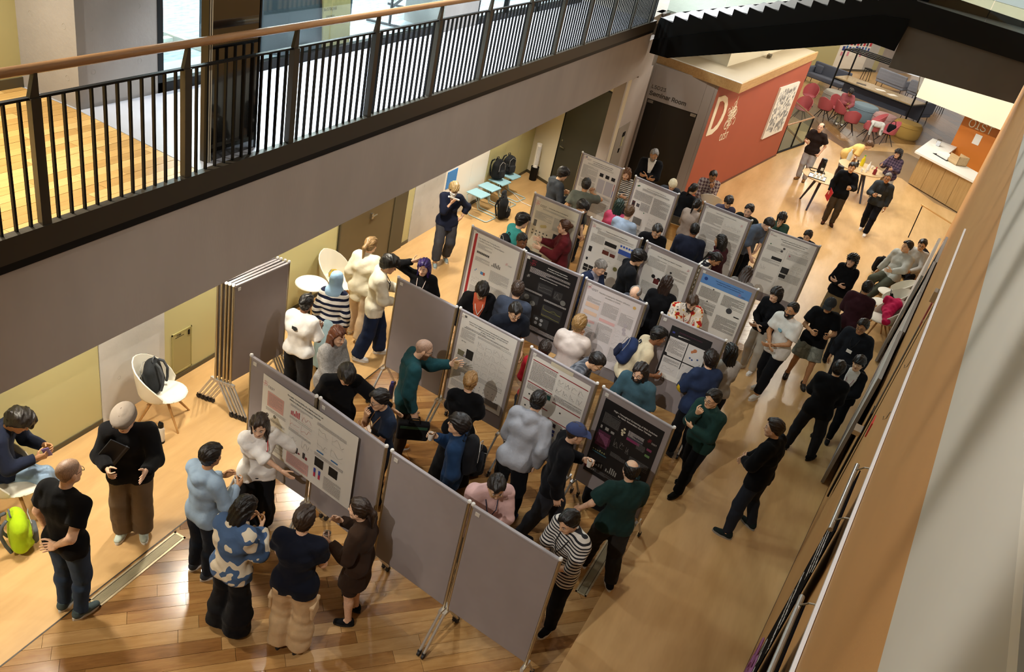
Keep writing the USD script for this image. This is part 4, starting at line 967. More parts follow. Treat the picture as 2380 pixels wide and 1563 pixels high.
# the red wall of zone D
R0, R1 = np.array([20.12, 3.175]), np.array([27.5, 1.93]); rdd = unit(R1-R0); RL = float(np.linalg.norm(R1-R0))
wr = thing("wall_red", "red-brown wall of zone D under the oak canopy", "wall", kind="structure")
obj("painted_panel", vprism(R0, R1, sbox(0, 0, RL, 3.1), .3), REDW, wr); obj("red_plinth", vprism(R0, R1, sbox(0, 0, RL, .06), -.01), M("red_plinth_paint", "5e2f20", .5), wr)
def onred(m, u, z, o=0.0):
    v, f = m; n = np.array([rdd[1], -rdd[0]]); return np.c_[R0[0]+rdd[0]*(u+v[:, 0])+n[0]*(o+v[:, 2]), R0[1]+rdd[1]*(u+v[:, 0])+n[1]*(o+v[:, 2]), z+v[:, 1]], f
PW = M("lettering_cream", "e8dcc0", .6)
Dg = Polygon([(0, 0), (.36, 0), (.62, .1), (.78, .3), (.82, .5), (.78, .7), (.62, .9), (.36, 1.0), (0, 1.0)]).buffer(.03).difference(Polygon([(.16, .12), (.34, .12), (.52, .2), (.63, .36), (.66, .5), (.63, .64), (.52, .8), (.34, .88), (.16, .88)]))
obj("wall_lettering", onred(prism(shapely.affinity.scale(Dg, 1.0, .92, origin=(0, 0)), 0, .012), .22, 1.83), PW, wr)
obj("wall_lettering", onred(text("OIST", .17, .008, center=False), 1.28, 1.50), PW, wr)
def knot(n, seed, w, h, r):
    q = np.random.default_rng(seed); out = []
    for i in range(n):
        c = np.array([q.normal()*.24*w, q.uniform(.08, .92)*h]); a = q.uniform(0, 6.28); k = q.uniform(.08, .17)*w; t = np.linspace(0, q.uniform(3.5, 6.5), 12)
        p = c+np.c_[np.cos(t+a)*k*(1+.12*t), np.sin(t+a)*k*1.2]; out.append(tube(np.c_[p, np.full(12, .004)], r, 5))
    return cat(*out)
obj("wall_emblem", onred(cat(knot(22, 3, .62, .78, .0085), tube([(-.02, -.1, .004), (.0, .1, .004), (.03, .5, .004), (.05, .9, .004)], .009, 5)), 1.62, 1.72), PW, wr)
ap = thing("art_panel", "white panel printed with grey blots hanging on the red wall", "wall panel")
obj("panel_board", onred(prism(sbox(5.05, .95, 6.85, 2.47), 0, .05), 0, 0), WHITE, ap)
q = np.random.default_rng(4)
for tone, cc in (("pale", "c4c1bb"), ("mid", "a9a7a3"), ("dark", "83817e")):
    pol = [shapely.affinity.rotate(shapely.affinity.scale(shapely.geometry.Point(q.uniform(5.2, 6.7), q.uniform(1.05, 2.36)).buffer(1, 4), q.uniform(.03, .085), q.uniform(.02, .06)), q.uniform(0, 180)) for _ in range(75)]
    obj("blot_print", onred(prism(shapely.union_all(pol), 0, .002), 0, 0, .05+{"pale": 0, "mid": .001, "dark": .002}[tone]), M("blot_"+tone, cc, .7), ap, kind="stuff")
cn = thing("ceiling_canopy", "flat oak-edged canopy over the seminar room", "canopy", kind="structure")
C0, C1, C2 = np.array([19.86, 2.66]), np.array([20.38, 5.03]), np.array([27.6, 1.86])
obj("canopy_deck", prism(Polygon([C0+[.04, .03], C1+[.04, -.02], C1+[8, .0], C2+[0, .05]]), 3.10, 3.28), M("canopy_top_paint", "aa9a7e", .6), cn)
def edge(p, q_, name): return obj(name, vprism(p, q_, sbox(0, 3.08, float(np.linalg.norm(np.subtract(q_, p))), 3.30), .05), OAK, cn)
edge(C0, C2, "canopy_edge"); edge(C1, C0, "canopy_edge"); obj("canopy_trim", vprism(C1, C0, sbox(0, 3.30, float(np.linalg.norm(C1-C0)), 3.315), .03), WHITE, cn)
K0 = np.array([21.4, 3.35])
obj("canopy_upstand", prism(Polygon([K0, (27.6, 2.55), (27.6, 4.9), (21.9, 4.95)]), 3.28, 4.05), CREAM, cn)
for i, u in enumerate((.9, 3.0, 5.0, 7.0)):
    p = C0+unit(C2-C0)*u+np.array([.06, .42])
    spot("canopy_spot_%03d" % i, (p[0]+.25, p[1]+.12, 4.0), (p[0], p[1]-.1, 3.3), 95, WARM, 42, .1, .03)
obj("canopy_fitting", cat(bx(24.1, 24.2, 2.75, 2.85, 3.3, 3.38), bx(24.26, 24.36, 2.75, 2.85, 3.3, 3.38)), BROWND, cn)

# ---------------------------------------------------------------- gallery (second floor)
gb = thing("wall_gallery_beam", "long taupe plaster front of the gallery over the passage", "gallery front", kind="structure")
obj("beam_face", bx(-3, 18.25, 4.60, 4.78, 3.16, 4.198), TAUPE, gb); obj("beam_end", bx(18.25, 19.1, 4.62, 4.78, 3.10, 3.9), TAUPE, gb)
obj("beam_kerb", cat(bx(-3, 18.3, 4.575, 4.64, 4.15, 4.335)), BRONZE, gb); obj("beam_lip", bx(-3, 18.3, 4.585, 4.64, 4.085, 4.15), BLACK, gb)
cg = obj("ceiling_passage", bx(-3, 19, 4.785, 7.1, 3.16, 4.2), M("ceiling_white", "d8d3c6", .7), kind="structure", label="white ceiling of the passage under the gallery", cat="ceiling")
rl = thing("gallery_railing", "black steel gallery railing with an oak handrail", "railing", (0, 4.62, 4.335))
obj("handrail", cat(tube([(-3, .0, 1.047), (14.6, .0, 1.047)], .032, 10), tube([(14.6, .0, 1.047), (18.2, .0, 1.047)], .032, 10)), RAILW, rl, 40)
obj("mid_rail", bx(-3, 18.25, -.012, .02, .858, .874), BLACK, rl)
for i in range(-3, 12):
    x = 3.545+1.293*i
    v, f = prism(Polygon([(-.06, -.035), (.012, -.035), (.012, -.01), (-.045, .03)]), 0, 0.87)
    obj("post", cat((v+[x+.04, 0, 0], f), (lambda m: (np.c_[m[0][:, 0]+x, m[0][:, 2], m[0][:, 1]], m[1][:, ::-1]))(prism(Polygon([(-.02, .86), (.052, .86), (.052, 1.045), (.034, 1.045)]), -.02, .012))), BRONZE, rl)
    n = 11
    for k in range(1, n+1):
        xx = x+.03+1.293*k/(n+1)
        if xx < 18.2:
            obj("baluster", bx(xx-.008, xx+.008, -.008, .014, -.02, .865), BLACK, rl)
ZG = 4.30
f2 = thing("floor_gallery", "gallery floor of oak boards and pale grey tiles", "floor", kind="structure")
obj("tile_floor", prism(Polygon([(5.24, 6.9), (5.24, 6.21), (5.08, 4.642), (18.3, 4.642), (18.3, 6.9)]), 4.2, ZG), GFLOOR, f2); obj("carpet_floor", bx(5.3, 20.5, 6.27, 12, 4.2, ZG-.002), CARPET, f2)
lay_planks(f2, Polygon([(-.5, 4.642), (5.07, 4.642), (5.235, 6.21), (5.235, 6.95), (-.5, 6.95)]), 0, .105, 1.0, LANDP, 4.2, ZG, rng, near=(4, 5.5), cap=200)
obj("tile_floor", prism(Polygon([(18.3, 4.74), (20.3, 4.9), (20.3, 4.1), (27.6, 2.7), (40, 2.6), (40, 12), (18.3, 12)]), 4.1, ZG), M("bright_stone_floor", "c9c4b6", .25, var=.06), f2)
wg = thing("wall_gallery", "olive and concrete wall behind the gallery landing", "wall", kind="structure")
obj("painted_panel", bx(-3, 5.28, 6.93, 7.1, ZG, 8), OLIVE, wg); obj("gallery_plinth", bx(-3, 5.28, 6.915, 6.93, ZG, ZG+.09), OLIVED, wg)
pc = obj("concrete_panel", bx(5.26, 6.17, 6.215, 6.95, ZG, 8), CONC, wg)
tieholes([(5.42, 5.0), (5.42, 5.5), (5.95, 4.65), (5.95, 5.15), (5.42, 4.62)], 6.215, pc)
tieholes([(6.35, 4.55), (6.75, 4.5), (6.35, 5.0), (6.75, 5.0), (6.35, 5.45), (6.75, 5.5)], 5.26, pc, "x")
gp = thing("wall_glass", "glazed partition of the study room behind the gallery", "glass wall", kind="structure")
for x0, x1 in ((6.2, 7.62), (7.72, 9.0), (9.0, 10.4), (10.4, 11.86), (13.02, 14.2), (14.2, 15.6), (15.6, 17.1)):
    obj("pane", bx(x0+.01, x1-.01, 6.245, 6.255, ZG+.1, 7.4), PANEG, gp)
obj("glass_frame", cat(bx(6.17, 11.87, 6.21, 6.29, ZG, ZG+.1), bx(6.17, 6.24, 6.21, 6.29, ZG, 7.4), bx(13.0, 18, 6.21, 6.29, ZG, ZG+.1), bx(13.0, 13.07, 6.21, 6.29, ZG, 7.4), bx(14.17, 14.23, 6.21, 6.29, ZG, 7.4), bx(15.57, 15.63, 6.21, 6.29, ZG, 7.4)), BLACK, gp)
obj("white_frame", cat(bx(7.62, 7.72, 6.3, 6.36, ZG, 7.4), bx(7.62, 7.68, 6.3, 7.6, ZG, ZG+.07), bx(6.2, 7.6, 7.42, 7.5, ZG, ZG+.05)), WHITE, gp)
obj("concrete_pillar", bx(11.87, 13.0, 6.2, 6.9, ZG, 8), CONC, gp); obj("back_wall", bx(5.3, 20.5, 11.8, 12, ZG, 8), GREYW, gp)
# glossy partition end seen through the railing: beige edge strips and a black mirror-like sheet
mp = thing("mirror_partition", "tall glossy black partition with pale edge strips standing on the gallery floor", "partition", (0, 0, ZG))
obj("mirror_sheet", bx(5.29, 5.85, 4.765, 4.80, 0, 3), M("black_mirror", "0c0b0a", .03, 0, spec=1.0, coat=1), mp)
for k, (o, m) in enumerate(((0, BRONZE), (.014, CREAM), (.028, BRONZE), (.042, CREAM))):
    obj("edge_strip", bx(5.245+o*.8, 5.2565+o*.8, 4.755, 4.83, 0, 3), m, mp)
obj("edge_strip", bx(5.85, 5.87, 4.76, 4.81, 0, 3), BLACK, mp)

# ---------------------------------------------------------------- right wall
wr2 = thing("wall_right", "orange plaster wall along the right of the hall with a pale band above", "wall", kind="structure")
obj("orange_panel", vprism(rw(-2), rw(23.3), sbox(0, 0, 25.3, 5.696), -.12), ORANGE, wr2)
obj("pale_band", vprism(rw(-2), rw(23.3), sbox(0, 5.696, 25.3, 6.398), -.13), GREYW, wr2)
obj("band_cap", vprism(rw(-2), rw(23.3), sbox(0, 6.398, 25.3, 6.43), -.02), M("band_white", "d8d4c8", .4), wr2)
obj("dark_channel", vprism(rw(-2, -.05), rw(23.3, -.05), sbox(0, 6.40, 25.3, 6.62), -.3), DARKROOF, wr2)
for k in range(6):
    obj("channel_plate", vprism(rw(1.25+.17*k, -.045), rw(1.36+.17*k, -.045), sbox(0, 6.47, .11, 6.56), -.02), GREYTILE, wr2)
obj("wall_plinth", vprism(rw(-2), rw(23.3), sbox(0, 0, 25.3, .05), .006), M("orange_plinth", "6a4a26", .5), wr2)
pr_ = thing("picture_rail", "slim white metal picture rail running along the orange wall", "rail")
v, f = vprism(rw(.5, .004), rw(11.2, .004), sbox(0, 4.17, 10.7, 4.20), .02); obj("rail_bar", (v, f), M("rail_white", "eef0f4", .25, .3), pr_)
for t in (6.0, 7.0, 8.1):
    p = rw(t, .03); obj("rail_hook", tube([(*p, 4.17), (*rw(t, .035), 4.1), (*rw(t, .05), 4.08), (*rw(t, .055), 4.11)], .004, 5), CHROME, pr_)

# ---------------------------------------------------------------- stair, landing and the beam at the far end of the hall
st = thing("staircase", "black steel staircase rising from the gallery across the end of the hall", "staircase", (18.3, 0, 0))
tips = [(4.53+.285-.285*k*1.005, 4.38+.1065*k) for k in range(0, 17)]
top = []
for y, z in tips:
    top += [(y, z-.02), (y, z+.035)]
pts = [(4.55, 3.66)]+[(4.55, 4.32)]
for k in range(0, 16):
    y0 = 4.53-.285*k; z = 4.41+.109*k
    pts += [(y0, z), (y0-.285, z-.035+.0)]
pts = [p for p in pts if p[0] > -.12]+[(-.12, 5.95), (-2.40, 5.86), (-2.40, 5.42), (-.14, 5.50), (-.09, 5.02), (.36, 5.05), (1.32, 4.70), (2.89, 4.12), (4.14, 3.665)]
yz = Polygon(pts).buffer(0)
def yzplate(poly, x0, x1):
    v, f = prism(poly, x0, x1); return np.c_[v[:, 2], v[:, 0], v[:, 1]], f
obj("stringer", yzplate(yz, .03, .09), BLACK, st)
low = Polygon([(4.55, 3.66), (4.55, 3.95), (3.12, 4.53), (1.06, 5.31), (.42, 5.56), (-.12, 5.62), (-.12, 5.5), (-.09, 5.02), (.36, 5.05), (1.32, 4.70), (2.89, 4.12), (4.14, 3.665)])
obj("stringer_flange", yzplate(low, 0, .03), M("black_steel_deep", "040404", .6, spec=.15), st)
obj("stringer", yzplate(Polygon([(4.6, 3.9), (4.6, 4.35), (-.1, 6.1), (-2.40, 5.95), (-2.40, 5.5), (-.1, 5.5)]), 1.7, 1.76), BLACK, st)
for k in range(16):
    y0 = 4.53-.285*k; z = 4.41+.109*k
    obj("tread", bx(.09, 1.7, y0-.31, y0-.0, z-.06, z-.02), M("stair_tread_grey", "8c8c8a", .35, var=.1), st)
obj("landing_deck", bx(.09, 3.5, -2.40, -.05, 5.75, 5.86), M("landing_tile", "6f7172", .3, var=.25, vs=5), st)
lp = thing("glass_balustrade", "clear glass balustrade along the near side of the staircase and landing", "balustrade", (18.33, 0, 0))
for k in range(4):
    ya, yb = 4.45-1.14*k, 4.45-1.14*(k+1)+.015; za, zb = 4.5+.43*k, 4.5+.43*(k+1)
    obj("pane", yzplate(Polygon([(ya, za), (ya, za+1.0), (yb, zb+1.0), (yb, zb)]), .06, .075), PANE, lp)
for k in range(2):
    obj("pane", yzplate(sbox(-.3-1.05*(k+1)+.015, 5.8, -.3-1.05*k, 6.9), .02, .035), PANE, lp)
lb = obj("wall_landing_beam", bx(18.42, 18.7, -2.44, -.11, 4.70, 5.55), M("dark_taupe_plaster", "625a50", .75, var=.08, vs=1.4), kind="structure", label="dark taupe beam under the stair landing", cat="beam")
cb = thing("wall_bulkhead", "white bulkhead wall hanging over the reception counter", "bulkhead", kind="structure")
B0, B1 = np.array([31.5, -1.37]), np.array([29.9, -4.3])
obj("bulkhead_face", vprism(B0, B1, sbox(0, 2.25, 4.6, 5.6), .25), CREAM, cb)
obj("bulkhead_soffit", prism(Polygon([B0+[.3, .02], B1+[.3, .0], (33, -8), (44, -6), (36, -1.37)]), 2.30, 2.42), BROWND, cb)
obj("white_pillar", prism(Polygon([(29.35, -3.98), (28.85, -4.25), (30.5, -5.6), (31.2, -4.6)]), 0, 5), WHITE, cb)
ow = thing("wall_reception", "bright orange panel behind the reception counter", "wall", kind="structure")
O0, O1 = np.array([31.9, -3.05]), np.array([30.95, -4.6])
obj("orange_sheet", vprism(O0, O1, sbox(0, 0, 1.55, 2.6), .1), M("bright_orange_paint", "c46f1e", .55), ow)
def onor(m, u, z):
    v, f = m; d = unit(O1-O0); n = np.array([d[1], -d[0]]); return np.c_[O0[0]+d[0]*(u+v[:, 0])+n[0]*(.0+v[:, 2]), O0[1]+d[1]*(u+v[:, 0])+n[1]*(v[:, 2]), z+v[:, 1]], f
obj("wall_lettering", onor(text("OIST", .26, .02, center=False), .22, 1.80), PW, ow); obj("notice_sheet", onor((lambda m: m)(bx(.62, .86, 1.35, 1.68, 0, .008)), 0, 0), WHITE, ow)
wf = thing("wall_far", "far wall of the lounge with olive panels and a notice board", "wall", kind="structure")
F0, F1 = np.array([43.2, 3.9]), np.array([52.5, -1.6]); FL = float(np.linalg.norm(F1-F0))
def farp(u0, u1, m, name, o=0.0): return obj(name, vprism(F0, F1, sbox(u0, 0, u1, 3.6), .2-o), m, wf)
farp(0, 3.3, OLIVE, "painted_panel"); farp(3.3, 5.9, WHITE, "white_panel", .01); farp(5.9, 6.75, CONCL, "concrete_panel"); farp(6.75, 7.2, OLIVE, "painted_panel"); farp(7.2, FL, TAUPE, "painted_panel")
obj("far_plinth", vprism(F0, F1, sbox(0, 0, 7.2, .1), -.02), OLIVED, wf)
q = np.random.default_rng(8)
for i, (u, z) in enumerate([(u, z) for u in np.arange(3.55, 5.85, .27) for z in (1.28, 1.0, .75)]):
    if q.uniform() < .8:
        w, h = q.uniform(.13, .2), q.uniform(.17, .26); d = unit(F1-F0)
        z -= (u-3.5)*.0
        obj("notice_sheet", vprism(F0+d*u, F0+d*(u+w), sbox(0, z, w, z+h), -.012), M("notice_"+("red", "navy", "pink", "black", "sky", "paper")[i % 6], ("b8323c", "27357a", "d58b9c", "2a2a2c", "3f74ae", "efe9dd")[i % 6], .7), wf)
mb = thing("mesh_balustrade", "steel mesh balustrade of the upper gallery standing on top of the orange wall", "balustrade")
ws_ = []
for t in np.arange(5.2, 12.6, .078):
    q0 = rw(t, -.06); ws_.append(bx(q0[0]-.008, q0[0]+.008, q0[1]-.004, q0[1]+.004, 6.43, 7.45))
a_, b_ = rw(5.2, -.06), rw(12.6, -.06)
for z in np.arange(6.5, 7.4, .078):
    ws_.append(tube([(*a_, z), (*b_, z)], .008, 4))
obj("mesh_wires", cat(*ws_), BLACK, mb, kind="stuff"); obj("top_rail", tube([(*a_, 7.47), (*b_, 7.47)], .025, 8), BLACK, mb)
# hall enclosure out of view
obj("ceiling_hall", bx(-3.2, 52, -9, 12.2, 10.4, 10.6), M("hall_ceiling_paint", "b9b4a9", .8), kind="structure", label="plain ceiling high over the hall", cat="ceiling")
obj("wall_back", bx(-3.2, -3, -9, 12, -.2, 10.4), CREAM, kind="structure", label="cream wall behind the viewer", cat="wall")
obj("ceiling_lounge", prism(Polygon([(19.2, -9), (52, -9), (52, 9), (31, 9), (31, 2.2), (19.9, 2.2)]) if False else Polygon([(32, -9), (52, -9), (52, 2.3), (32, 2.3)]), 4.0, 4.1), M("ceiling_white", "d8d3c6", .7), kind="structure", label="white ceiling over the far lounge", cat="ceiling")
# ---------------------------------------------------------------- poster boards
FELT = M("board_felt", "8f8583", .95, var=.04, vs=4, bump=.12, bs=300); POLE = M("board_pole", "b3a78c", .3, .85); CAPW = M("pole_cap_white", "d9d7d2", .45); STEEL = M("bracket_steel", "d2d0cc", .3, .7); CASTER = M("caster_black", "1d1d20", .6); CLIPM = M("clip_clear", "c8c3ba", .25, spec=.8)
HB = 1.929; BW = .475                                   # height of a board and half its pole spacing
def make_board(label, loc, rz):
    t = thing("poster_board", label, "poster board", loc, rz, "poster boards")
    obj("panel", rbx(-BW+.012, BW-.012, -.014, .014, HB-1.43, HB-.012, .006, 6), FELT, t, 30)
    obj("top_rail", rbx(-BW, BW, -.017, .017, HB-.03, HB-.004, .006, 6), M("board_rail_grey", "989294", .5), t, 30)
    for s in (-1, 1):
        obj("pole", tube([(s*BW, 0, .44), (s*BW, 0, HB)], .0165, 12), POLE, t, 40); obj("pole_cap", lathe([(.0, HB+.018), (.015, HB+.016), (.021, HB+.006), (.021, HB-.008), (.0, HB-.008)], 14, (s*BW, 0)), CAPW, t, 40)
        obj("bracket", bx(s*BW-.018, s*BW+.018, -.07, .07, .43, .47), STEEL, t)
        for d in (-1, 1):
            lg = obj("foot_bar", tube([(s*BW, d*.05, .45), (s*BW, d*.29, .07)], .0155, 10), STEEL, t, 40)
            obj("caster", cat(tube([(s*BW-.012, d*.295, .032), (s*BW+.012, d*.295, .032)], .031, 12), bx(s*BW-.016, s*BW+.016, d*.29-.018, d*.29+.018, .045, .08)), CASTER, t)
    obj("clip", rbx(-BW+.05, -BW+.10, -.022, -.014, HB-.09, HB-.045, .003, 6), CLIPM, t)
    return t
BOARDS = [((5.98, 4.77), (5.85, 3.83)), ((5.85, 3.78), (5.65, 2.85)), ((5.63, 2.77), (5.48, 1.84)), ((5.47, 1.79), (5.35, .85)), ((8.61, 4.57), (8.50, 3.63)), ((8.51, 3.57), (8.39, 2.64)), ((8.33, 2.48), (8.17, 1.54)), ((8.16, 1.46), (7.97, .52)),
          ((10.84, 4.63), (10.72, 3.68)), ((10.70, 3.64), (10.65, 2.70)), ((10.62, 2.62), (10.57, 1.67)), ((10.48, 1.41), (10.43, .46)), ((12.95, 4.49), (12.87, 3.55)), ((12.79, 3.35), (12.72, 2.43)), ((12.69, 2.33), (12.56, 1.37)), ((12.52, 1.34), (12.45, .38)),
          ((15.82, 4.70), (15.70, 3.75)), ((15.54, 3.45), (15.39, 2.50)), ((15.45, 2.00), (15.37, 1.05)), ((15.30, .71), (15.30, -.24))]
WHAT = ["grey board behind the woman in the white blouse under the wide poster", "grey board under the right half of the wide pale poster", "blank grey board in front, left of the two with nothing pinned on", "blank grey board in front at the right, beside the man in the striped tee", "bare grey board behind the bald man in the teal jacket",
        "grey board with the white poster titled in capitals", "grey board carrying the white poster ruled with red lines", "grey board carrying the black poster on RNA switches", "grey board carrying the poster with the red vertical stripe", "grey board carrying the black poster with starry images",
        "grey board carrying the poster washed with pale pink boxes", "grey board carrying the small black poster with a pink heading", "grey board carrying the tan mountain poster with the black square", "grey board carrying the creased white poster with rows of black pictures", "grey board carrying the white poster with two black peaks",
        "grey board carrying the poster with the blue heading", "grey board by the dark green door carrying a creased white poster", "grey board before the man at the black door carrying a dense white poster", "grey board carrying the plain white text poster with its back to the drinks tables", "grey board nearest the grey-sweatered walking man, carrying the last white poster"]
BF = []; board0 = None
for (p, q_), lab in zip(BOARDS, WHAT):
    c = (np.array(p)+q_)/2; d = np.subtract(q_, p); rz = math.degrees(math.atan2(d[1], d[0])); BF.append((c, rz))
    if board0 is None:
        board0 = make_board(lab, (*c, 0), rz)
    else:
        dup(board0, (*c, 0), rz, lab)
# folded boards stacked against the olive wall
STK = ["outermost of the boards stacked at the olive wall, its grey face towards the hall", "second of the stacked boards at the olive wall", "third of the stacked boards at the olive wall, tilted at its top", "fourth of the stacked boards at the olive wall", "innermost of the stacked boards, against the olive wall"]
SB0, SB1 = np.array([6.95, 5.86]), np.array([7.90, 5.79])
for k, lab in enumerate(STK):
    d = unit(SB1-SB0); n = np.array([-d[1], d[0]]); c = (SB0+SB1)/2+n*(.052*k)-d*.012*k
    dup(board0, (*c, 0), math.degrees(math.atan2(d[1], d[0]))+(0, .3, 1.2, .3, 0)[k], lab, "stacked poster boards")

# ---------------------------------------------------------------- chairs and seats
SHELL, LEGW = M("chair_shell_cream", "ddd6c4", .55), wood("chair_leg_oak", "c2935a", "a0723c", .4, (8, 8, 1)); SEATC = M("chair_cushion_cream", "e2dccb", .85, var=.03)
def shell_chair(label, loc, rz, shell=None, cushion=None, leg=None, straight=False, name="shell_chair", group="cream shell chairs"):
    """moulded armchair: a curved shell that folds up into back and arms, four splayed legs"""
    t = thing(name, label, "chair", loc, rz, group)
    U, V = np.meshgrid(np.linspace(0, 1, 15), np.linspace(-1, 1, 17), indexing="ij")
    ang = V*1.9; rr = .24+.03*np.cos(ang); top = .47+.33*np.clip(np.cos(V*1.5), 0, 1)**.8+.10*np.clip(1-np.abs(V), 0, 1)
    fl = np.clip((U-.35)/.65, 0, 1); x = np.where(U < .35, (U/.35)*rr*np.cos(ang+np.pi)*.95, rr*np.cos(ang+np.pi)*(.95+.25*fl)); y = np.where(U < .35, (U/.35)*rr*np.sin(ang+np.pi)*1.0, rr*np.sin(ang+np.pi)*(1.0+.18*fl)); z = np.where(U < .35, .43-.02*(1-U/.35), .43+(top-.43)*fl**1.3)
    P_ = np.stack([x, y, z], -1).reshape(-1, 3); i, j = np.meshgrid(np.arange(14), np.arange(16), indexing="ij"); a = i*17+j; qd = np.stack([a, a+1, a+18, a+17], -1).reshape(-1, 4); f = np.vstack([qd[:, [0, 1, 2]], qd[:, [0, 2, 3]]])
    tm = trimesh.Trimesh(P_, f, process=True); nn = tm.vertex_normals; v2 = tm.vertices+nn*.016; n = len(tm.vertices)
    bd = tm.edges[trimesh.grouping.group_rows(tm.edges_sorted, require_count=1)]
    f3 = np.vstack([np.c_[bd[:, 1], bd[:, 0], bd[:, 0]+n], np.c_[bd[:, 1], bd[:, 0]+n, bd[:, 1]+n]])
    obj("shell", (np.vstack([tm.vertices, v2]), np.vstack([tm.faces[:, ::-1], tm.faces+n, f3])), shell or SHELL, t, 60)
    F = Field((-.3, -.3, .36), (.32, .3, .56), .016); F.cone((-.05, 0, .44), (.06, 0, .44), .235, .245, .02, flat=((0, 0, 1), .16)); obj("seat_pad", F.mesh(), cushion or SEATC, t, True)
    for sx in (-1, 1):
        for sy in (-1, 1):
            obj("leg", tube([(sx*.06, sy*.06, .41), (sx*.26, sy*.24, .0)], [.021, .012], 8), leg or LEGW, t, 40)
    if straight:
        obj("leg_brace", cat(tube([(.1, .09, .36), (-.1, -.09, .36)], .009, 6), tube([(-.1, .09, .36), (.1, -.09, .36)], .009, 6)), leg or LEGW, t)
    return t
def faced(p, q_):
    d = np.subtract(q_, p); return math.degrees(math.atan2(d[1], d[0]))
shell_chair("cream shell chair with a black backpack, against the concrete panel", (6.33, 6.38, 0), -62)
shell_chair("cream shell chair under the seated person in the navy hoodie", (4.28, 6.38, 0), -61)
shell_chair("cream shell chair with a yellow cloth bag behind the striped navy sweater", (10.15, 6.48, 0), -95)
shell_chair("cream shell chair of the plaid-shirted man by the red wall", (19.45, 2.42, 0), 10)
shell_chair("cream shell chair holding a bright pink jacket near the orange wall", (16.75, -1.88, 0), 110)
shell_chair("middle cream shell chair holding a small black bag near the orange wall", (17.55, -1.92, 0), 95)
shell_chair("cream shell chair nearest the wooden box on the right", (18.25, -2.02, 0), 85)
rt = thing("side_table", "small round white side table by the stacked boards", "side table", (9.4, 6.45, 0))
obj("table_top", lathe([(.0, .70), (.24, .70), (.25, .71), (.25, .72), (.24, .73), (.0, .73)], 28), WHITE, rt, 40); obj("table_stem", tube([(0, 0, .02), (0, 0, .7)], .018, 10), BLACK, rt); obj("table_foot", cyl((0, 0), .16, 0, .02, 24), BLACK, rt)
backpack("black backpack with grey straps sitting on the cream shell chair", (6.30, 6.42, .46), -62+0, "26282a", "4a4d50", tilt=-12, lean=0)
gb2 = backpack("lime green and grey backpack on the floor beside the chair", (3.98, 5.95, 0), 150, "a9c81e", "5c6062", scale=1.08)
bt = thing("water_bottle", "white insulated bottle with a black lid on the tan floor", "bottle", (6.0, 6.08, 0))
obj("bottle_body", lathe([(0, .022), (.045, .022), (.046, .2), (.034, .235), (.0, .235)], 20), WHITE, bt, 40); obj("bottle_boot", lathe([(0, .0), (.046, .0), (.048, .028), (.045, .03)], 20), BLACK, bt, 40); obj("bottle_lid", lathe([(.0, .29), (.03, .29), (.034, .28), (.034, .235), (.0, .235)], 20), BLACK, bt, 40); obj("lid_handle", tube([(0, -.03, .285), (0, -.02, .31), (0, .02, .31), (0, .03, .285)], .006, 6), BLACK, bt)
bt2 = thing("water_bottle", "dark blue bottle standing by the foot of the bare board", "bottle", (8.62, 4.42, 0)); obj("bottle_body", lathe([(0, .0), (.036, .0), (.037, .2), (.026, .23), (.0, .23)], 16), M("bottle_navy", "1c2145", .35), bt2, 40); obj("bottle_lid", lathe([(0, .28), (.024, .28), (.026, .23), (0, .23)], 16), M("bottle_indigo", "2c2a5c", .4), bt2, 40)
yb = thing("cloth_bag", "yellow and grey cloth bag lying on the cream shell chair", "bag", (10.15, 6.50, .47)); F = Field((-.2, -.2, -.05), (.2, .2, .25), .014); F.cone((-.05, -.08, .05), (.02, .08, .05), .07, .08, .03); F.cone((0, 0, .06), (.0, .02, .12), .06, .04, .03); F.folds(.02, 4, 1.5, 1); obj("bag_cloth", F.mesh(), cloth("b59a3e", "patch", "77736c"), yb, True)
# blue stacking chairs along the wall, backpacks on and under them
BLUE, CHROMEB = M("chair_seat_blue", "8fb8c4", .5), M("chair_tube_blue", "b7cfd3", .35, .3)
BAGSOFF = []
def cantilever(label, loc, rz):
    t = thing("cantilever_stool", label, "stool", loc, rz, "blue cantilever stools")
    obj("seat", rbx(-.19, .19, -.19, .19, .455, .48, .012, 8), BLUE, t, 40); obj("seat_lip", rbx(.15, .2, -.185, .185, .44, .475, .012, 8), BLUE, t, 40)
    for s in (-1, 1):
        obj("frame_tube", tube([(-.14, s*.12, .45), (-.18, s*.16, .40), (-.05, s*.19, .03), (.0, s*.2, .014), (.40, s*.2, .014), (.43, s*.17, .014), (.43, 0, .014)], .0125, 8), CHROMEB, t, 40)
    obj("cross_tube", tube([(-.1, -.17, .2), (-.1, .17, .2)], .01, 6), BLACK, t)
    return t
for x, lab in ((15.42, "blue cantilever stool nearest the masked person"), (15.95, "second blue cantilever stool from the masked person"), (16.47, "third blue cantilever stool, under the nearer black backpack"), (17.0, "fourth blue cantilever stool, under the farther black backpack")):
    cantilever(lab, (x-.05, 6.58, 0), -97)
backpack("black backpack standing on the third blue stool", (16.42, 6.68, .48), 80, "17181a", "232528", tilt=0, scale=1.05); backpack("black backpack with white tags on the farthest blue stool", (16.97, 6.66, .48), 70, "1d1e20", "2b2d30", scale=.98)
backpack("black backpack on the floor under the nearest blue stools", (15.62, 6.05, 0), 100, "121315", "1c1d1f", scale=1.05); 
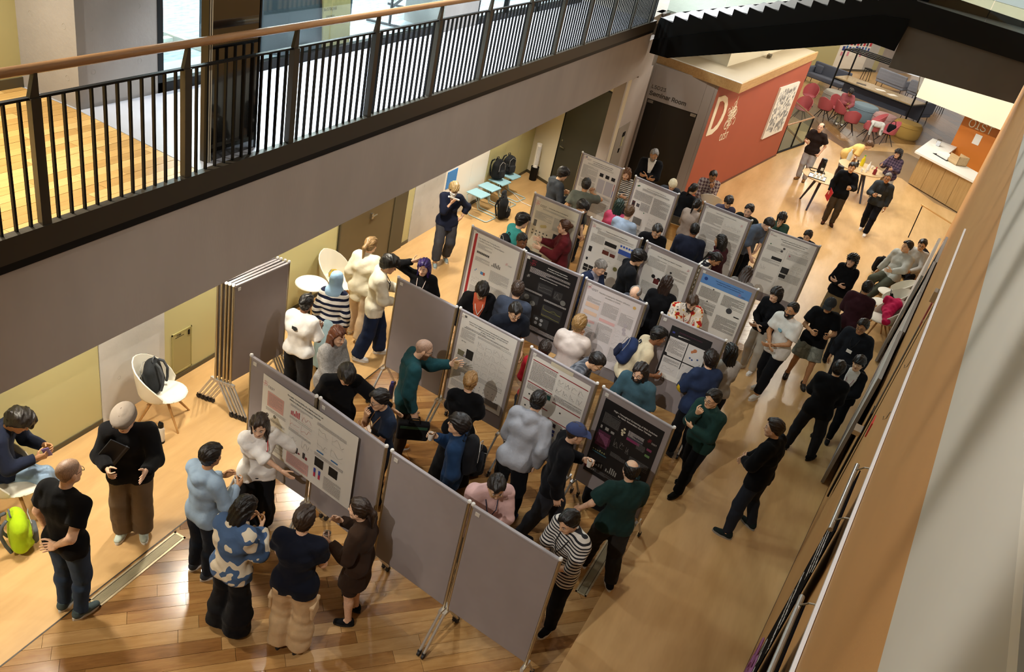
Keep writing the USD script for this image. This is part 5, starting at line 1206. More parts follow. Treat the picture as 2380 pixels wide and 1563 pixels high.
gj = thing("jacket", "dark grey jacket hanging from the second blue stool to the floor", "jacket", (15.95, 6.18, 0)); F = Field((-.25, -.2, -.02), (.25, .2, .55), .016); F.cone((0, 0, .1), (0, .05, .42), .17, .08, .05, flat=((.3, 1, 0), .45)); F.D = np.maximum(F.D, .004-(F.o[2]+np.arange(F.n[2])*F.h)[None, None, :]).astype(np.float32); F.folds(.02, 6, 1.2, .4); obj("jacket_cloth", F.mesh(), cloth("2e3033"), gj, True)
pt = thing("poster_tubes", "roll of white poster paper standing in a black bin at the end of the passage", "poster roll", (18.35, 6.52, 0)); obj("bin", lathe([(0, 0), (.09, 0), (.10, .34), (.095, .34), (.085, .01), (0, .01)], 18), BLACK, pt, 40); obj("paper_roll", tube([(0, 0, .03), (.0, .02, .92)], .062, 14), PAPERW, pt, 40); obj("roll_print", tube([(0, 0, .40), (.0, .011, .86)], .0625, 14, False), M("roll_print_grey", "c9c7c3", .7, var=.12, vs=40), pt, 40)
cable = obj("power_cord", tube([(17.25, 6.75, .012), (17.1, 6.45, .012), (16.8, 6.1, .012), (16.75, 5.75, .012), (16.5, 5.45, .012), (16.6, 5.1, .012), (16.2, 4.9, .012)], .009, 6), M("cord_white", "e9e5dc", .5), label="white power cord snaking from the wall behind the blue stools", cat="cord")

# ---------------------------------------------------------------- wooden boxes
BOXW = wood("box_oak", "c9a062", "ab8046", .45, (1.5, 9, 9))
def wbox(label, c, rz, lx, ly, hz):
    t = thing("wooden_box", label, "box bench", (*c, 0), rz, "wooden boxes"); w = .03
    obj("box_top", rbx(-lx, lx, -ly, ly, hz-w, hz, .006, 6), BOXW, t, 30)
    for a in (bx(-lx, lx, -ly, -ly+w, 0, hz-w), bx(-lx, lx, ly-w, ly, 0, hz-w), bx(-lx, -lx+w, -ly+w, ly-w, 0, hz-w), bx(lx-w, lx, -ly+w, ly-w, 0, hz-w)):
        obj("box_side", a, BOXW, t)
    return t
wbox("long wooden box bench by the orange wall with two people seated on it", (20.0, -2.28), -8, .95, .38, .48)
wbox("wooden box bench behind the dense white poster with people seated around it", (18.15, 2.72), 80, .75, .35, .45)
lt = thing("laptop", "open grey laptop before the person in the cream hat", "laptop", (17.75, 2.72, .45), 185); obj("laptop_base", rbx(-.11, .11, -.16, .16, 0, .018, .004, 6), CHROME, lt); obj("laptop_screen", xf(rbx(-.004, .004, -.16, .16, 0, .22, .003, 6), rotm([0, 1, 0], 18), (.11, 0, .018)), M("laptop_lid", "3a3c40", .4), lt)
pj = thing("jacket", "bright pink jacket draped over the cream shell chair", "jacket", (16.8, -2.0, .47), 15); F = Field((-.5, -.35, -.16), (.5, .4, .45), .018); F.cone((-.3, .12, .05), (.2, .0, .12), .07, .12, .05); F.cone((.1, -.1, .3), (.3, .05, .26), .08, .09, .05); F.cone((-.1, .1, .1), (.2, -.1, .28), .09, .1, .05); F.folds(.028, 12, 1.1, 1); obj("jacket_cloth", F.mesh(), cloth("b81f4c"), pj, True)
sb = thing("shoulder_bag", "small black bag on the middle cream chair", "bag", (17.5, -1.95, .46)); F = Field((-.25, -.2, -.02), (.25, .2, .4), .016); F.cone((-.1, 0, .09), (.1, 0, .09), .08, .09, .03); F.cone((0, 0, .1), (.04, 0, .24), .05, .02, .03); F.folds(.02, 3); obj("bag_body", F.mesh(), cloth("121315"), sb, True); obj("bag_strap", tube([(-.12, 0, .12), (-.1, .05, .3), (.1, .05, .3), (.12, 0, .12)], .01, 6), BLACK, sb)
jb = thing("jacket", "black jacket lying on the near end of the wooden box bench", "jacket", (19.45, -2.25, .48), 20); F = Field((-.4, -.3, -.02), (.4, .3, .3), .018); F.cone((-.2, 0, .04), (.2, .05, .05), .10, .08, .03, flat=((0, 0, 1), .6)); F.D = np.maximum(F.D, .002-(F.o[2]+np.arange(F.n[2])*F.h)[None, None, :]).astype(np.float32); F.folds(.02, 8); obj("jacket_cloth", F.mesh(), cloth("1c1d20"), jb, True)
ob = thing("pouch", "orange pouch on the wooden box bench", "pouch", (20.1, -2.5, .48), 30); F = Field((-.2, -.15, -.02), (.2, .15, .2), .014); F.cone((-.08, 0, .035), (.08, 0, .035), .04, .05, .02); F.folds(.015, 2, 1.5); obj("pouch_cloth", F.mesh(), cloth("b0552c"), ob, True)
backpack("black backpack on the floor beyond the person in the pale grey sweater", (20.35, -1.75, 0), 160, "17181b", "232528"); backpack("black rucksack on the bench behind the seated person in glasses", (20.45, -2.45, .48), 150, "1a1b1e", "26282c")

# panels leaning on the orange wall
def leaning(label, t0, t1, off, h, mats, name="display_board", group="panels leaning on the orange wall"):
    a, b = rw(t0, off), rw(t1, off); L = float(np.linalg.norm(b-a)); rz = math.degrees(math.atan2(*(b-a)[::-1]))
    t = thing(name, label, "panel", (*a, 0), rz, group); Rm = rotm([1, 0, 0], 1)
    obj("panel_board", xf(bx(0, L, -.02, .02, .02, h), Rm), mats[0], t); obj("panel_edge", xf(cat(bx(-.004, L+.004, -.024, .024, h, h+.03), bx(-.02, .0, -.024, .024, .02, h+.03), bx(L, L+.02, -.024, .024, .02, h+.03)), Rm), mats[1], t); obj("panel_sheet", xf(bx(.03, L-.03, .021, .024, .5, h-.05), Rm), mats[2], t)
    return t
PW2 = M("poster_paper", "d6d1c8", .6)
for t0, t1, off_, lab in ((11.15, 12.95, .11, "nearest display board standing along the orange wall behind the woman in the white blouse"), (13.0, 14.85, .08, "second display board along the orange wall, behind the pink jacket"), (14.9, 16.7, .08, "third display board along the orange wall"), (16.75, 18.5, .06, "farthest display board along the orange wall, by the wooden box bench")):
    leaning(lab, t0, t1, off_, 1.90, (FELT, M("board_edge_grey", "86807a", .6), PW2))
leaning("dark-edged display board standing in front of the others beside the wooden box bench", 15.8, 18.3, .17, 1.88, (M("taupe_board", "8f887c", .7), M("board_edge_pale", "a39d94", .6), PW2))
rb = thing("rope_barrier", "brass rail on black posts on the floor near the orange wall", "barrier", (0, 0, 0)); BRASS = M("brass_rail", "cda566", .3, .6)
obj("barrier_rail", tube([(23.9, -2.30, .93), (23.0, -3.15, .93)], .022, 8), BRASS, rb, 40); obj("barrier_post", tube([(23.86, -2.36, 0), (23.9, -2.33, .93)], .013, 6), BLACK, rb); obj("barrier_post", tube([(23.05, -3.1, 0), (23.05, -3.1, .93)], .013, 6), BLACK, rb)

# banners hanging on the orange wall from chrome rods
BANM, BPRINT, BVIOL = M("banner_black", "0c0b0e", .95, spec=.05), M("banner_print_white", "c9c6c2", .6), M("banner_print_violet", "8a4f7c", .6)
def banner(label, t0, t1, ztop, zbot, words, swirl, off=.06):
    a, b = rw(t0, off), rw(t1, off); L = float(np.linalg.norm(b-a)); rz = math.degrees(math.atan2(*(b-a)[::-1]))
    t = thing("banner", label, "banner", (*a, 0), rz+180 if False else rz, "banners on the orange wall")
    obj("banner_cloth", bx(0, L, -.004, .004, zbot, ztop), BANM, t); obj("rod", tube([(-.03, .03, ztop+.01), (L+.03, .03, ztop+.01)], .016, 10), CHROME, t, 40)
    for k in range(2):
        obj("rod_hook", tube([(.06+k*(L-.12), .03, ztop+.02), (.06+k*(L-.12), -.01, ztop+.07), (.06+k*(L-.12), -.045, ztop+.085)], .005, 6), CHROME, t)
    for i, (w, x, z, h) in enumerate(words):
        v, f = text(w, h, .002, center=False); obj("banner_print", (np.c_[L-x-v[:, 0], .004+v[:, 2], z+v[:, 1]], f), BPRINT, t)
    if swirl:
        m = knot(26, 9, 1.2, 1.5, .02); v, f = m; obj("banner_emblem", (np.c_[L*.5+v[:, 0], .006+v[:, 2]*.5, zbot+.2+v[:, 1]], f), BVIOL, t)
    return t
banner("longer black banner with a violet emblem on the orange wall", 4.45, 5.2, 4.08, .7, (("OKINAWA INSTITUTE", .06, 3.75, .05), ("OF SCIENCE AND", .06, 3.6, .05), ("TECHNOLOGY", .06, 3.45, .05), ("GRADUATE", .08, 3.1, .08), ("UNIVERSITY", .08, 2.9, .08), ("OIST", .1, 2.3, .2)), True)
banner("nearer black banner at the bottom edge of the orange wall", 3.0, 3.72, 4.08, .7, (("OKINAWA INSTITUTE", .06, 3.75, .05), ("OF SCIENCE AND", .06, 3.6, .05), ("TECHNOLOGY", .06, 3.45, .05), ("GRADUATE", .08, 3.1, .08)), False)
gv = thing("hanging_strip", "narrow grey strip with a red top hanging on the orange wall", "banner", (0, 0, 0))
def wslab(t0, t1, z0, z1, off_, th): a = rw(t0, off_); b = rw(t1, off_); return vprism(a, b, sbox(0, z0, float(np.linalg.norm(b-a)), z1), th)
obj("strip_cloth", wslab(8.95, 9.12, 2.55, 3.7, .02, .012), M("strip_taupe", "5c5348", .6), gv); obj("strip_top", wslab(8.95, 9.12, 3.7, 3.98, .02, .012), M("strip_red", "8e3a36", .6), gv); obj("strip_foot", wslab(8.93, 9.14, 1.3, 2.55, .02, .02), BLACK, gv); obj("strip_clip", wslab(8.97, 9.1, 3.98, 4.1, .01, .05), CHROME, gv); obj("strip_bar", wslab(8.95, 9.12, 2.2, 2.26, .04, .08), CHROME, gv)
rs = obj("red_tag", vprism(rw(8.3, .012), rw(8.5, .012), sbox(0, 2.6, .2, 2.78), -.012), M("tag_red", "c4342c", .5), label="small red tag on the orange wall", cat="tag")
bagf = thing("instrument_case", "black case on the floor under the black poster on RNA switches", "case", (8.5, 1.05, 0), 0); obj("case_body", rbx(-.2, .2, -.28, .28, 0, .34, .09, 10), cloth("141518"), bagf, True); obj("case_handle", tube([(0, -.08, .33), (0, -.06, .38), (0, .06, .38), (0, .08, .33)], .012, 6), BLACK, bagf)
gbag = backpack("black backpack with a green tab behind the woman in the long black dress", (7.95, 2.75, 0), 60, "131416", "1a1b1d", scale=1.05)

# ---------------------------------------------------------------- drinks tables
TT, SLATE = wood("table_top_oak", "c9aa80", "b0905f", .35, (1, 8, 8)), M("table_leg_slate", "3c4050", .5)
def round_table(label, c, r, hgt, rz):
    t = thing("round_table", label, "table", (*c, 0), rz, "round high tables"); obj("table_top", lathe([(0, hgt-.03), (r-.02, hgt-.03), (r, hgt-.015), (r, hgt-.004), (r-.006, hgt), (0, hgt)], 40), TT, t, 40)
    for k in range(3):
        g = k*2.0944+.5; obj("leg", tube([(.30*r*math.cos(g), .30*r*math.sin(g), hgt-.03), (.85*r*math.cos(g), .85*r*math.sin(g), 0)], [.042, .024], 10), SLATE, t, 40)
    return t
round_table("round table with two black thermos jugs and a tray of cups", (23.65, .25), .60, .88, 20); round_table("round table with bottles and juice between the two women", (25.85, -.58), .66, .88, 70)
def jug(label, c, z):
    t = thing("thermos_jug", label, "thermos jug", (*c, z), 200, "thermos jugs"); obj("jug_body", lathe([(0, 0), (.085, 0), (.09, .02), (.09, .24), (.08, .28), (.082, .29), (.082, .37), (.06, .4), (0, .4)], 22), M("jug_black", "151517", .3), t, 40)
    obj("jug_spout", rbx(.06, .13, -.03, .03, .30, .35, .012, 6), M("jug_black", "151517", .3), t); obj("jug_label", bx(.088, .0915, -.035, .035, .08, .16), WHITE, t); obj("jug_handle", tube([(-.07, 0, .36), (-.13, 0, .34), (-.13, 0, .15), (-.088, 0, .13)], .012, 6), BLACK, t)
jug("black thermos jug nearer the man with the backpack", (23.95, .42), .88); jug("black thermos jug behind the man with the red folder", (23.75, -.05), .88)
tr = thing("tray", "black rimmed tray of upturned cups on the round table", "tray", (23.4, .42, .88), 0); obj("tray_base", bx(-.2, .2, -.22, .22, 0, .008), WHITE, tr); obj("tray_rim", cat(bx(-.21, .21, -.23, -.22, 0, .02), bx(-.21, .21, .22, .23, 0, .02), bx(-.21, -.2, -.23, .23, 0, .02), bx(.2, .21, -.23, .23, 0, .02)), BLACK, tr)
tr2 = thing("tray", "black rimmed tray under the first thermos jug", "tray", (24.0, .5, .88), 15); obj("tray_rim", cat(bx(-.14, .14, -.2, -.19, 0, .02), bx(-.14, .14, .19, .2, 0, .02), bx(-.15, -.14, -.2, .2, 0, .02), bx(.14, .15, -.2, .2, 0, .02)), BLACK, tr2)
for i in range(3):
    for j in range(3):
        t = thing("cup", "upturned clear cup on the tray beside the thermos jugs", "cup", (23.3+.1*i, .3+.1*j, .889), 0, "cups on the tray"); obj("cup_wall", lathe([(.038, 0), (.028, .085), (.0, .085)], 12), M("cup_frosted", "e3dfd2", .3), t, 40)
def bottle(name, label, c, prof, col, cap, r=.3, z=.88, capz=None):
    t = thing(name, label, name.split("_")[-1], (*c, z)); obj("bottle_body", lathe(prof, 16), M("liquid_"+col, col, r), t, 40); h = prof[-1][1]; obj("bottle_cap", cyl((0, 0), prof[-2][0]*.9+.004, h-.002, h+.025, 12), M("cap_"+cap, cap, .5), t); return t
bp = lambda w, h: [(0, 0), (w, 0), (w, h*.65), (w*.35, h*.85), (w*.35, h), (0, h)]
bottle("tea_bottle", "brown tea bottle on the farther round table", (25.55, -.30), bp(.055, .28), "6b3d16", "e8e0d0"); bottle("juice_bottle", "yellow juice bottle on the farther round table", (26.05, -.55), bp(.055, .3), "d8c21c", "4c9a3a"); bottle("syrup_bottle", "red syrup bottle on the farther round table", (25.55, -.95), bp(.05, .2), "7a2328", "c44040")
bottle("milk_bottle", "white milk bottle on the farther round table", (25.75, -.75), bp(.045, .24), "e9e6dc", "d9d4c8"); bottle("water_jug", "clear water bottle at the far end of the second round table", (26.25, -.15), bp(.06, .3), "c9cdc4", "e6e6e0", .1); bottle("cola_bottle", "dark cola bottle on the farther round table", (25.8, -.42), bp(.06, .16), "17110f", "22201e")
for k, (x, y) in enumerate(((25.4, -.6), (25.5, -.72), (26.1, -.85))):
    cup_at((x, y, .88), ("paper cup nearest the edge of the farther round table", "paper cup beside the syrup bottle", "paper cup by the woman in plaid on the farther table")[k])

# ---------------------------------------------------------------- reception counter
rc = thing("reception_counter", "reception counter with an oak front and a white top", "counter", (0, 0, 0))
cp = [(29.35, -2.15), (27.75, -3.72)]; cd = unit(np.subtract(cp[1], cp[0])); cnm = np.array([-cd[1], cd[0]])
for k in range(4):
    a = np.array(cp[0])+cd*.56*k; obj("front_panel", vprism(a+cd*.004, a+cd*.552, sbox(0, .03, .548, 1.0), .03), OAKV, rc)
obj("end_panel", prism(Polygon([cp[0], np.array(cp[0])+[1.6, -.45], np.array(cp[0])+[1.57, -.5], np.array(cp[0])+[.03, -.05]]), .03, 1.0), OAKV, rc)
obj("counter_top", prism(Polygon([np.array(cp[0])+[-.1, .22], np.array(cp[0])+[2.6, -.30], np.array(cp[0])+[2.4, -1.1], np.array(cp[0])+[.7, -.75], np.array(cp[1])+[.75, -.55], np.array(cp[1])+[-.12, -.06]]), 1.0, 1.06), WHITE, rc); obj("counter_kick", prism(Polygon([np.array(cp[0])+[.1, -.1], np.array(cp[1])+[.1, 0], np.array(cp[1])+[.2, -.1], np.array(cp[0])+[.3, -.1]]), 0, .04), BLACK, rc)
pp = thing("paper_stack", "stack of white papers on a black mat on the counter", "papers", (29.6, -2.85, 1.06), 40); obj("mat", bx(-.35, .3, -.25, .25, 0, .01), BLACK, pp); obj("papers", bx(-.28, .2, -.18, .18, .01, .12), PAPERW, pp)
wb2 = thing("wooden_tray", "small wooden display box on the counter", "box", (29.25, -3.2, 1.06), 40); obj("tray_box", cat(bx(-.2, .2, -.2, .2, 0, .02), bx(-.2, .2, -.2, -.18, 0, .28), bx(-.2, .2, .18, .2, 0, .28), bx(-.2, -.18, -.2, .2, 0, .28)), TT, wb2)
tapm = thing("tape_dispenser", "small grey dispenser at the far edge of the counter", "dispenser", (31.0, -2.6, 1.06), 0); obj("dispenser_body", rbx(-.1, .1, -.06, .06, 0, .16, .02, 6), M("dispenser_grey", "b9bcc0", .4), tapm); obj("dispenser_reel", tube([(0, -.07, .15), (0, .07, .15)], .06, 12), CHROME, tapm)

# ---------------------------------------------------------------- lounge
PINK, DLEG = M("chair_shell_pink", "b8585c", .5), M("chair_leg_black", "231b19", .5)
for c, rz, lab in (((34.5, 1.35), -20, "pink lounge chair nearest the red wall at the big table"), ((34.7, .72), -60, "pink lounge chair holding the sleeping person"), ((33.7, .28), 10, "pink lounge chair at the near corner with its back to the drinks tables"), ((33.4, -.48), 30, "pink lounge chair with a pale jacket over its back"), ((34.6, -.55), 100, "pink lounge chair facing away behind the pale jacket"), ((33.75, -1.08), 120, "pink lounge chair with a black bag at the right end of the group"), ((35.2, 1.0), -150, "pink lounge chair half hidden behind the sleeping person"), ((33.2, 2.05), 170, "pink lounge chair beside the edge of the red wall"), ((36.0, 2.15), 175, "pink lounge chair farthest along the red wall")):
    shell_chair(lab, (*c, 0), rz, PINK, M("chair_pad_pink", "a8525a", .8), DLEG, True, "lounge_chair", "pink lounge chairs")
jk = thing("jacket", "pale grey jacket over the back of the pink chair", "jacket", (33.28, -.52, 0), 30); F = Field((-.3, -.35, .2), (.2, .35, .95), .02); F.cone((-.22, -.2, .78), (-.22, .2, .78), .07, .07, .03); F.cone((-.28, -.2, .75), (-.3, -.22, .42), .06, .05, .03); F.cone((-.28, .2, .75), (-.3, .2, .38), .06, .05, .03); F.cone((-.27, -.1, .7), (-.27, .1, .7), .07, .07, .05); F.folds(.02, 4); obj("jacket_cloth", F.mesh(), cloth("c9c8c0"), jk, True)
bgk = thing("shoulder_bag", "black bag slung on the right pink chair of the group", "bag", (33.7, -1.15, .46), 0); obj("bag_body", rbx(-.1, .1, -.14, .14, .02, .3, .05, 8), cloth("17171a"), bgk, True); obj("bag_strap", tube([(0, -.1, .28), (0, -.05, .42), (0, .05, .42), (0, .1, .28)], .012, 6), BLACK, bgk)
ft = thing("frame_table", "long high table in a tall black steel frame", "table", (0, 0, 0))
T0, T1, T2, T3 = np.array([38.55, 1.62]), np.array([37.35, -1.62]), np.array([38.6, -2.15]), np.array([39.8, 1.15])
for p in (T0, T1, T2, T3):
    obj("frame_post", tube([(*p, 0), (*p, 2.12)], .035, 6), BLACK, ft)
for a, b in ((T0, T1), (T1, T2), (T2, T3), (T3, T0), ((T0*2+T3)/3, (T1*2+T2)/3), ((T0+T3*2)/3, (T1+T2*2)/3)):
    obj("frame_beam", tube([(*a, 2.12), (*b, 2.12)], .03, 6), BLACK, ft)
for a, b in ((T0, T1), (T1, T2), (T2, T3), (T3, T0)):
    obj("frame_rail", tube([(*a, .92), (*b, .92)], .03, 6), BLACK, ft)
obj("table_top", prism(Polygon([T0, T1, T2, T3]), .93, .99), wood("lounge_table_oak", "b79f78", "9a825a", .3, (1, 8, 8)), ft); obj("back_panel", vprism(T2, T3, sbox(0, .25, float(np.linalg.norm(T3-T2)), .9), .05), M("sofa_slate", "5d6270", .9), ft)
for k, (x, y) in enumerate(((38.6, .5), (38.5, -.3), (38.2, -.8))):
    pz = thing("papers", ("papers at the left of the framed table", "white papers in the middle of the framed table", "papers at the right of the framed table")[k], "papers", (x, y, .99), 20*k); obj("paper_sheet", bx(-.15, .15, -.2, .2, 0, .008), PAPERW if k else M("sheet_dark", "4a4038", .7), pz)
SOFA, LEGB = M("sofa_grey", "8b8f9b", .95, var=.08, vs=20), BLACK
def sofa(label, c, rz, L, mat, grp="lounge sofas"):
    t = thing("sofa", label, "sofa", (*c, 0), rz, grp); obj("seat", rbx(-L, L, -.35, .35, .26, .46, .05, 8), mat, t, 40); obj("backrest", rbx(-L, L, .25, .40, .40, .92, .05, 8), mat, t, 40); obj("armrest", rbx(-L-.02, -L+.13, -.35, .38, .4, .72, .05, 8), mat, t, 40)
    for sx in (-1, 1):
        for sy in (-1, 1):
            obj("leg", tube([(sx*(L-.1), sy*.28, .27), (sx*(L-.08), sy*.3, 0)], .014, 6), LEGB, t)
    obj("cushion", rbx(-L+.15, -L+.5, .08, .26, .44, .82, .06, 8), mat, t, 40); return t
sofa("grey sofa beyond the framed table, left section", (45.0, -.75), 62, .75, SOFA); sofa("grey sofa beyond the framed table, right section", (44.2, -2.3), 62, .8, SOFA); sofa("slate sofa behind the left end of the framed table", (41.0, 2.0), -110, .9, M("sofa_slate", "5d6270", .9)); sofa("slate sofa at the right end of the framed table", (39.6, -2.0), 150, .6, M("sofa_slate", "5d6270", .9))
def pouf(label, c, r, h, col):
    t = thing("pouf", label, "pouf", (*c, 0), 0, "round poufs"); m = M("pouf_"+col, col, .95); obj("cushion", lathe([(0, 0), (r*.85, 0), (r*.97, .08), (r, h*.5), (r*.97, h-.08), (r*.85, h), (0, h+.01)], 28), m, t, 40); obj("seam", tube([(r*.99*math.cos(a), r*.99*math.sin(a), h*.78) for a in np.linspace(0, 6.283, 29)], .012, 5), M("pouf_seam_"+col, col, .8), t)
pouf("pale grey pouf left of the sleeping person", (37.6, 1.25), .52, .6, "a5a197"); pouf("blue-grey pouf behind the sleeping person", (36.6, -.02), .56, .62, "6d7f88"); pouf("dusty pink pouf behind the pale jacket", (36.3, -.85), .48, .55, "b08c88"); pouf("ochre pouf at the right end of the framed table", (36.0, -1.75), .55, .58, "a88742")
def wire_stool(label, c, h=.55):
    t = thing("wire_stool", label, "stool", (*c, 0), 0, "black wire stools"); obj("seat", cyl((0, 0), .2, h, h+.03, 20), BLACK, t)
    for k in range(4):
        g = k*1.5708+.4; obj("leg", tube([(.17*math.cos(g), .17*math.sin(g), h), (.22*math.cos(g), .22*math.sin(g), 0)], .014, 6), BLACK, t)
    return t
wire_stool("black wire stool left of the grey sofa", (45.9, .55)); wire_stool("black wire stool behind the right grey sofa", (43.1, -3.0), .6)
for k, (x, y) in enumerate(((40.6, -4.6), (39.6, -4.9), (38.4, -5.2))):
    wire_stool(("black wire stool under the bulkhead, left", "black wire stool under the bulkhead, middle", "black wire stool under the bulkhead, right by the orange panel")[k], (x, y), .7)
# stair to the basement by the red wall
bs = thing("glass_rail", "glass balustrade with a pale oak handrail at the end of the red wall", "balustrade", (0, 0, 0))
g0, g1, g2 = np.array([27.75, 1.95]), np.array([30.0, 1.38]), np.array([31.8, 2.4])
for a, b in ((g0, g1), (g1, g2)):
    obj("pane", vprism(a, b, sbox(0, .06, float(np.linalg.norm(b-a)), .9), .012), PANE, bs); obj("handrail", tube([(*a, .95), (*b, .95)], .028, 8), RAILW, bs, 40); obj("base_channel", tube([(*a, .03), (*b, .03)], .035, 6), BLACK, bs)
for p in (g0, g1, (g0+g1)/2):
    obj("rail_post", tube([(*p, 0), (*p, .93)], .025, 6), BLACK, bs)
obj("floor_mat", prism(Polygon([g0+[.1, .1], g1+[0, .1], g2+[0, .1], (29.4, 2.6), (27.8, 2.3)]), 0, .006), GREYMAT, label="grey mat behind the glass balustrade at the red wall", cat="mat", kind="structure")

# ---------------------------------------------------------------- study room on the gallery
sc = thing("study_counter", "slate counter with a pale glass top in the study room", "counter", (0, 0, ZG)); obj("counter_body", prism(Polygon([(7.9, 6.9), (8.45, 6.46), (9.75, 6.46), (9.75, 7.4), (8.0, 7.4)]), 0, .85), M("counter_slate", "3a434c", .5), sc); obj("counter_top", prism(Polygon([(7.8, 6.9), (8.42, 6.42), (9.8, 6.42), (9.8, 7.45), (7.9, 7.45)]), .85, .89), M("glass_top", "bfd0cc", .15), sc)
cbd = thing("cardboard_sheet", "folded cardboard sheet leaning inside the glass", "cardboard", (9.35, 6.36, ZG), 0); CARD = M("cardboard", "a8905f", .85, var=.06, vs=8); obj("card_half", xf(bx(-.3, .0, 0, .02, 0, .82), rotm([1, 0, 0], -5)), CARD, cbd); obj("card_half", xf(bx(.003, .3, .012, .032, 0, .8), rotm([1, 0, 0], -5)), CARD, cbd); obj("card_flap", xf(bx(-.06, -.0, .005, .02, .82, .94), rotm([1, 0, 0], -5)), CARD, cbd)
obj("card_print", cat(*[xf((np.c_[m[0][:, 0]-.16, -.004-m[0][:, 2], m[0][:, 1]+z], m[1]), rotm([1, 0, 0], -5)) for m, z in ((text("Be STRONG", .035), .5), (text("everyday", .03), .42))]), M("card_ink", "6e5a34", .8), cbd)
wbd = thing("whiteboard", "rolling whiteboard with black tube feet in the study room", "whiteboard", (11.9, 7.0, ZG), 20); obj("board_sheet", bx(-.7, .7, -.01, .01, .35, 1.6), WHITE, wbd)
for s in (-1, 1):
    obj("board_post", tube([(s*.72, 0, .05), (s*.72, 0, 1.6)], .02, 8), BLACK, wbd); obj("board_foot", tube([(s*.72, -.35, .03), (s*.72, .35, .03)], .02, 8), BLACK, wbd)
obj("board_rail", tube([(-.72, 0, .28), (.72, 0, .28)], .02, 8), BLACK, wbd)
# ---------------------------------------------------------------- posters pinned on the boards
INK, PAPER, INKW, INKG = M("print_ink", "3a3836", .7), M("poster_white", "d9d5cc", .55, var=.025, vs=3), M("print_pale", "cfcbc4", .6), M("print_grey_text", "86827c", .7)
def quads(rects, y=0.0):
    r = np.asarray(rects, float); n = len(r)
    v = np.stack([np.c_[r[:, 0], np.full(n, y), r[:, 2]], np.c_[r[:, 1], np.full(n, y), r[:, 2]], np.c_[r[:, 1], np.full(n, y), r[:, 3]], np.c_[r[:, 0], np.full(n, y), r[:, 3]]], 1).reshape(-1, 3); k = np.arange(n)*4
    return v, np.vstack([np.c_[k, k+1, k+2], np.c_[k, k+2, k+3]])
def para(r, x0, x1, z0, z1, lead=.0105, size=.0045):
    out = []; z = z1-size
    while z > z0:
        x = x0; end = x1 if r.uniform() < .86 else x0+(x1-x0)*r.uniform(.3, .8)
        while x < end-.004:
            w = min(r.uniform(.006, .026), end-x); out.append((x, x+w, z, z+size)); x += w+.0035
        z -= lead
    return out
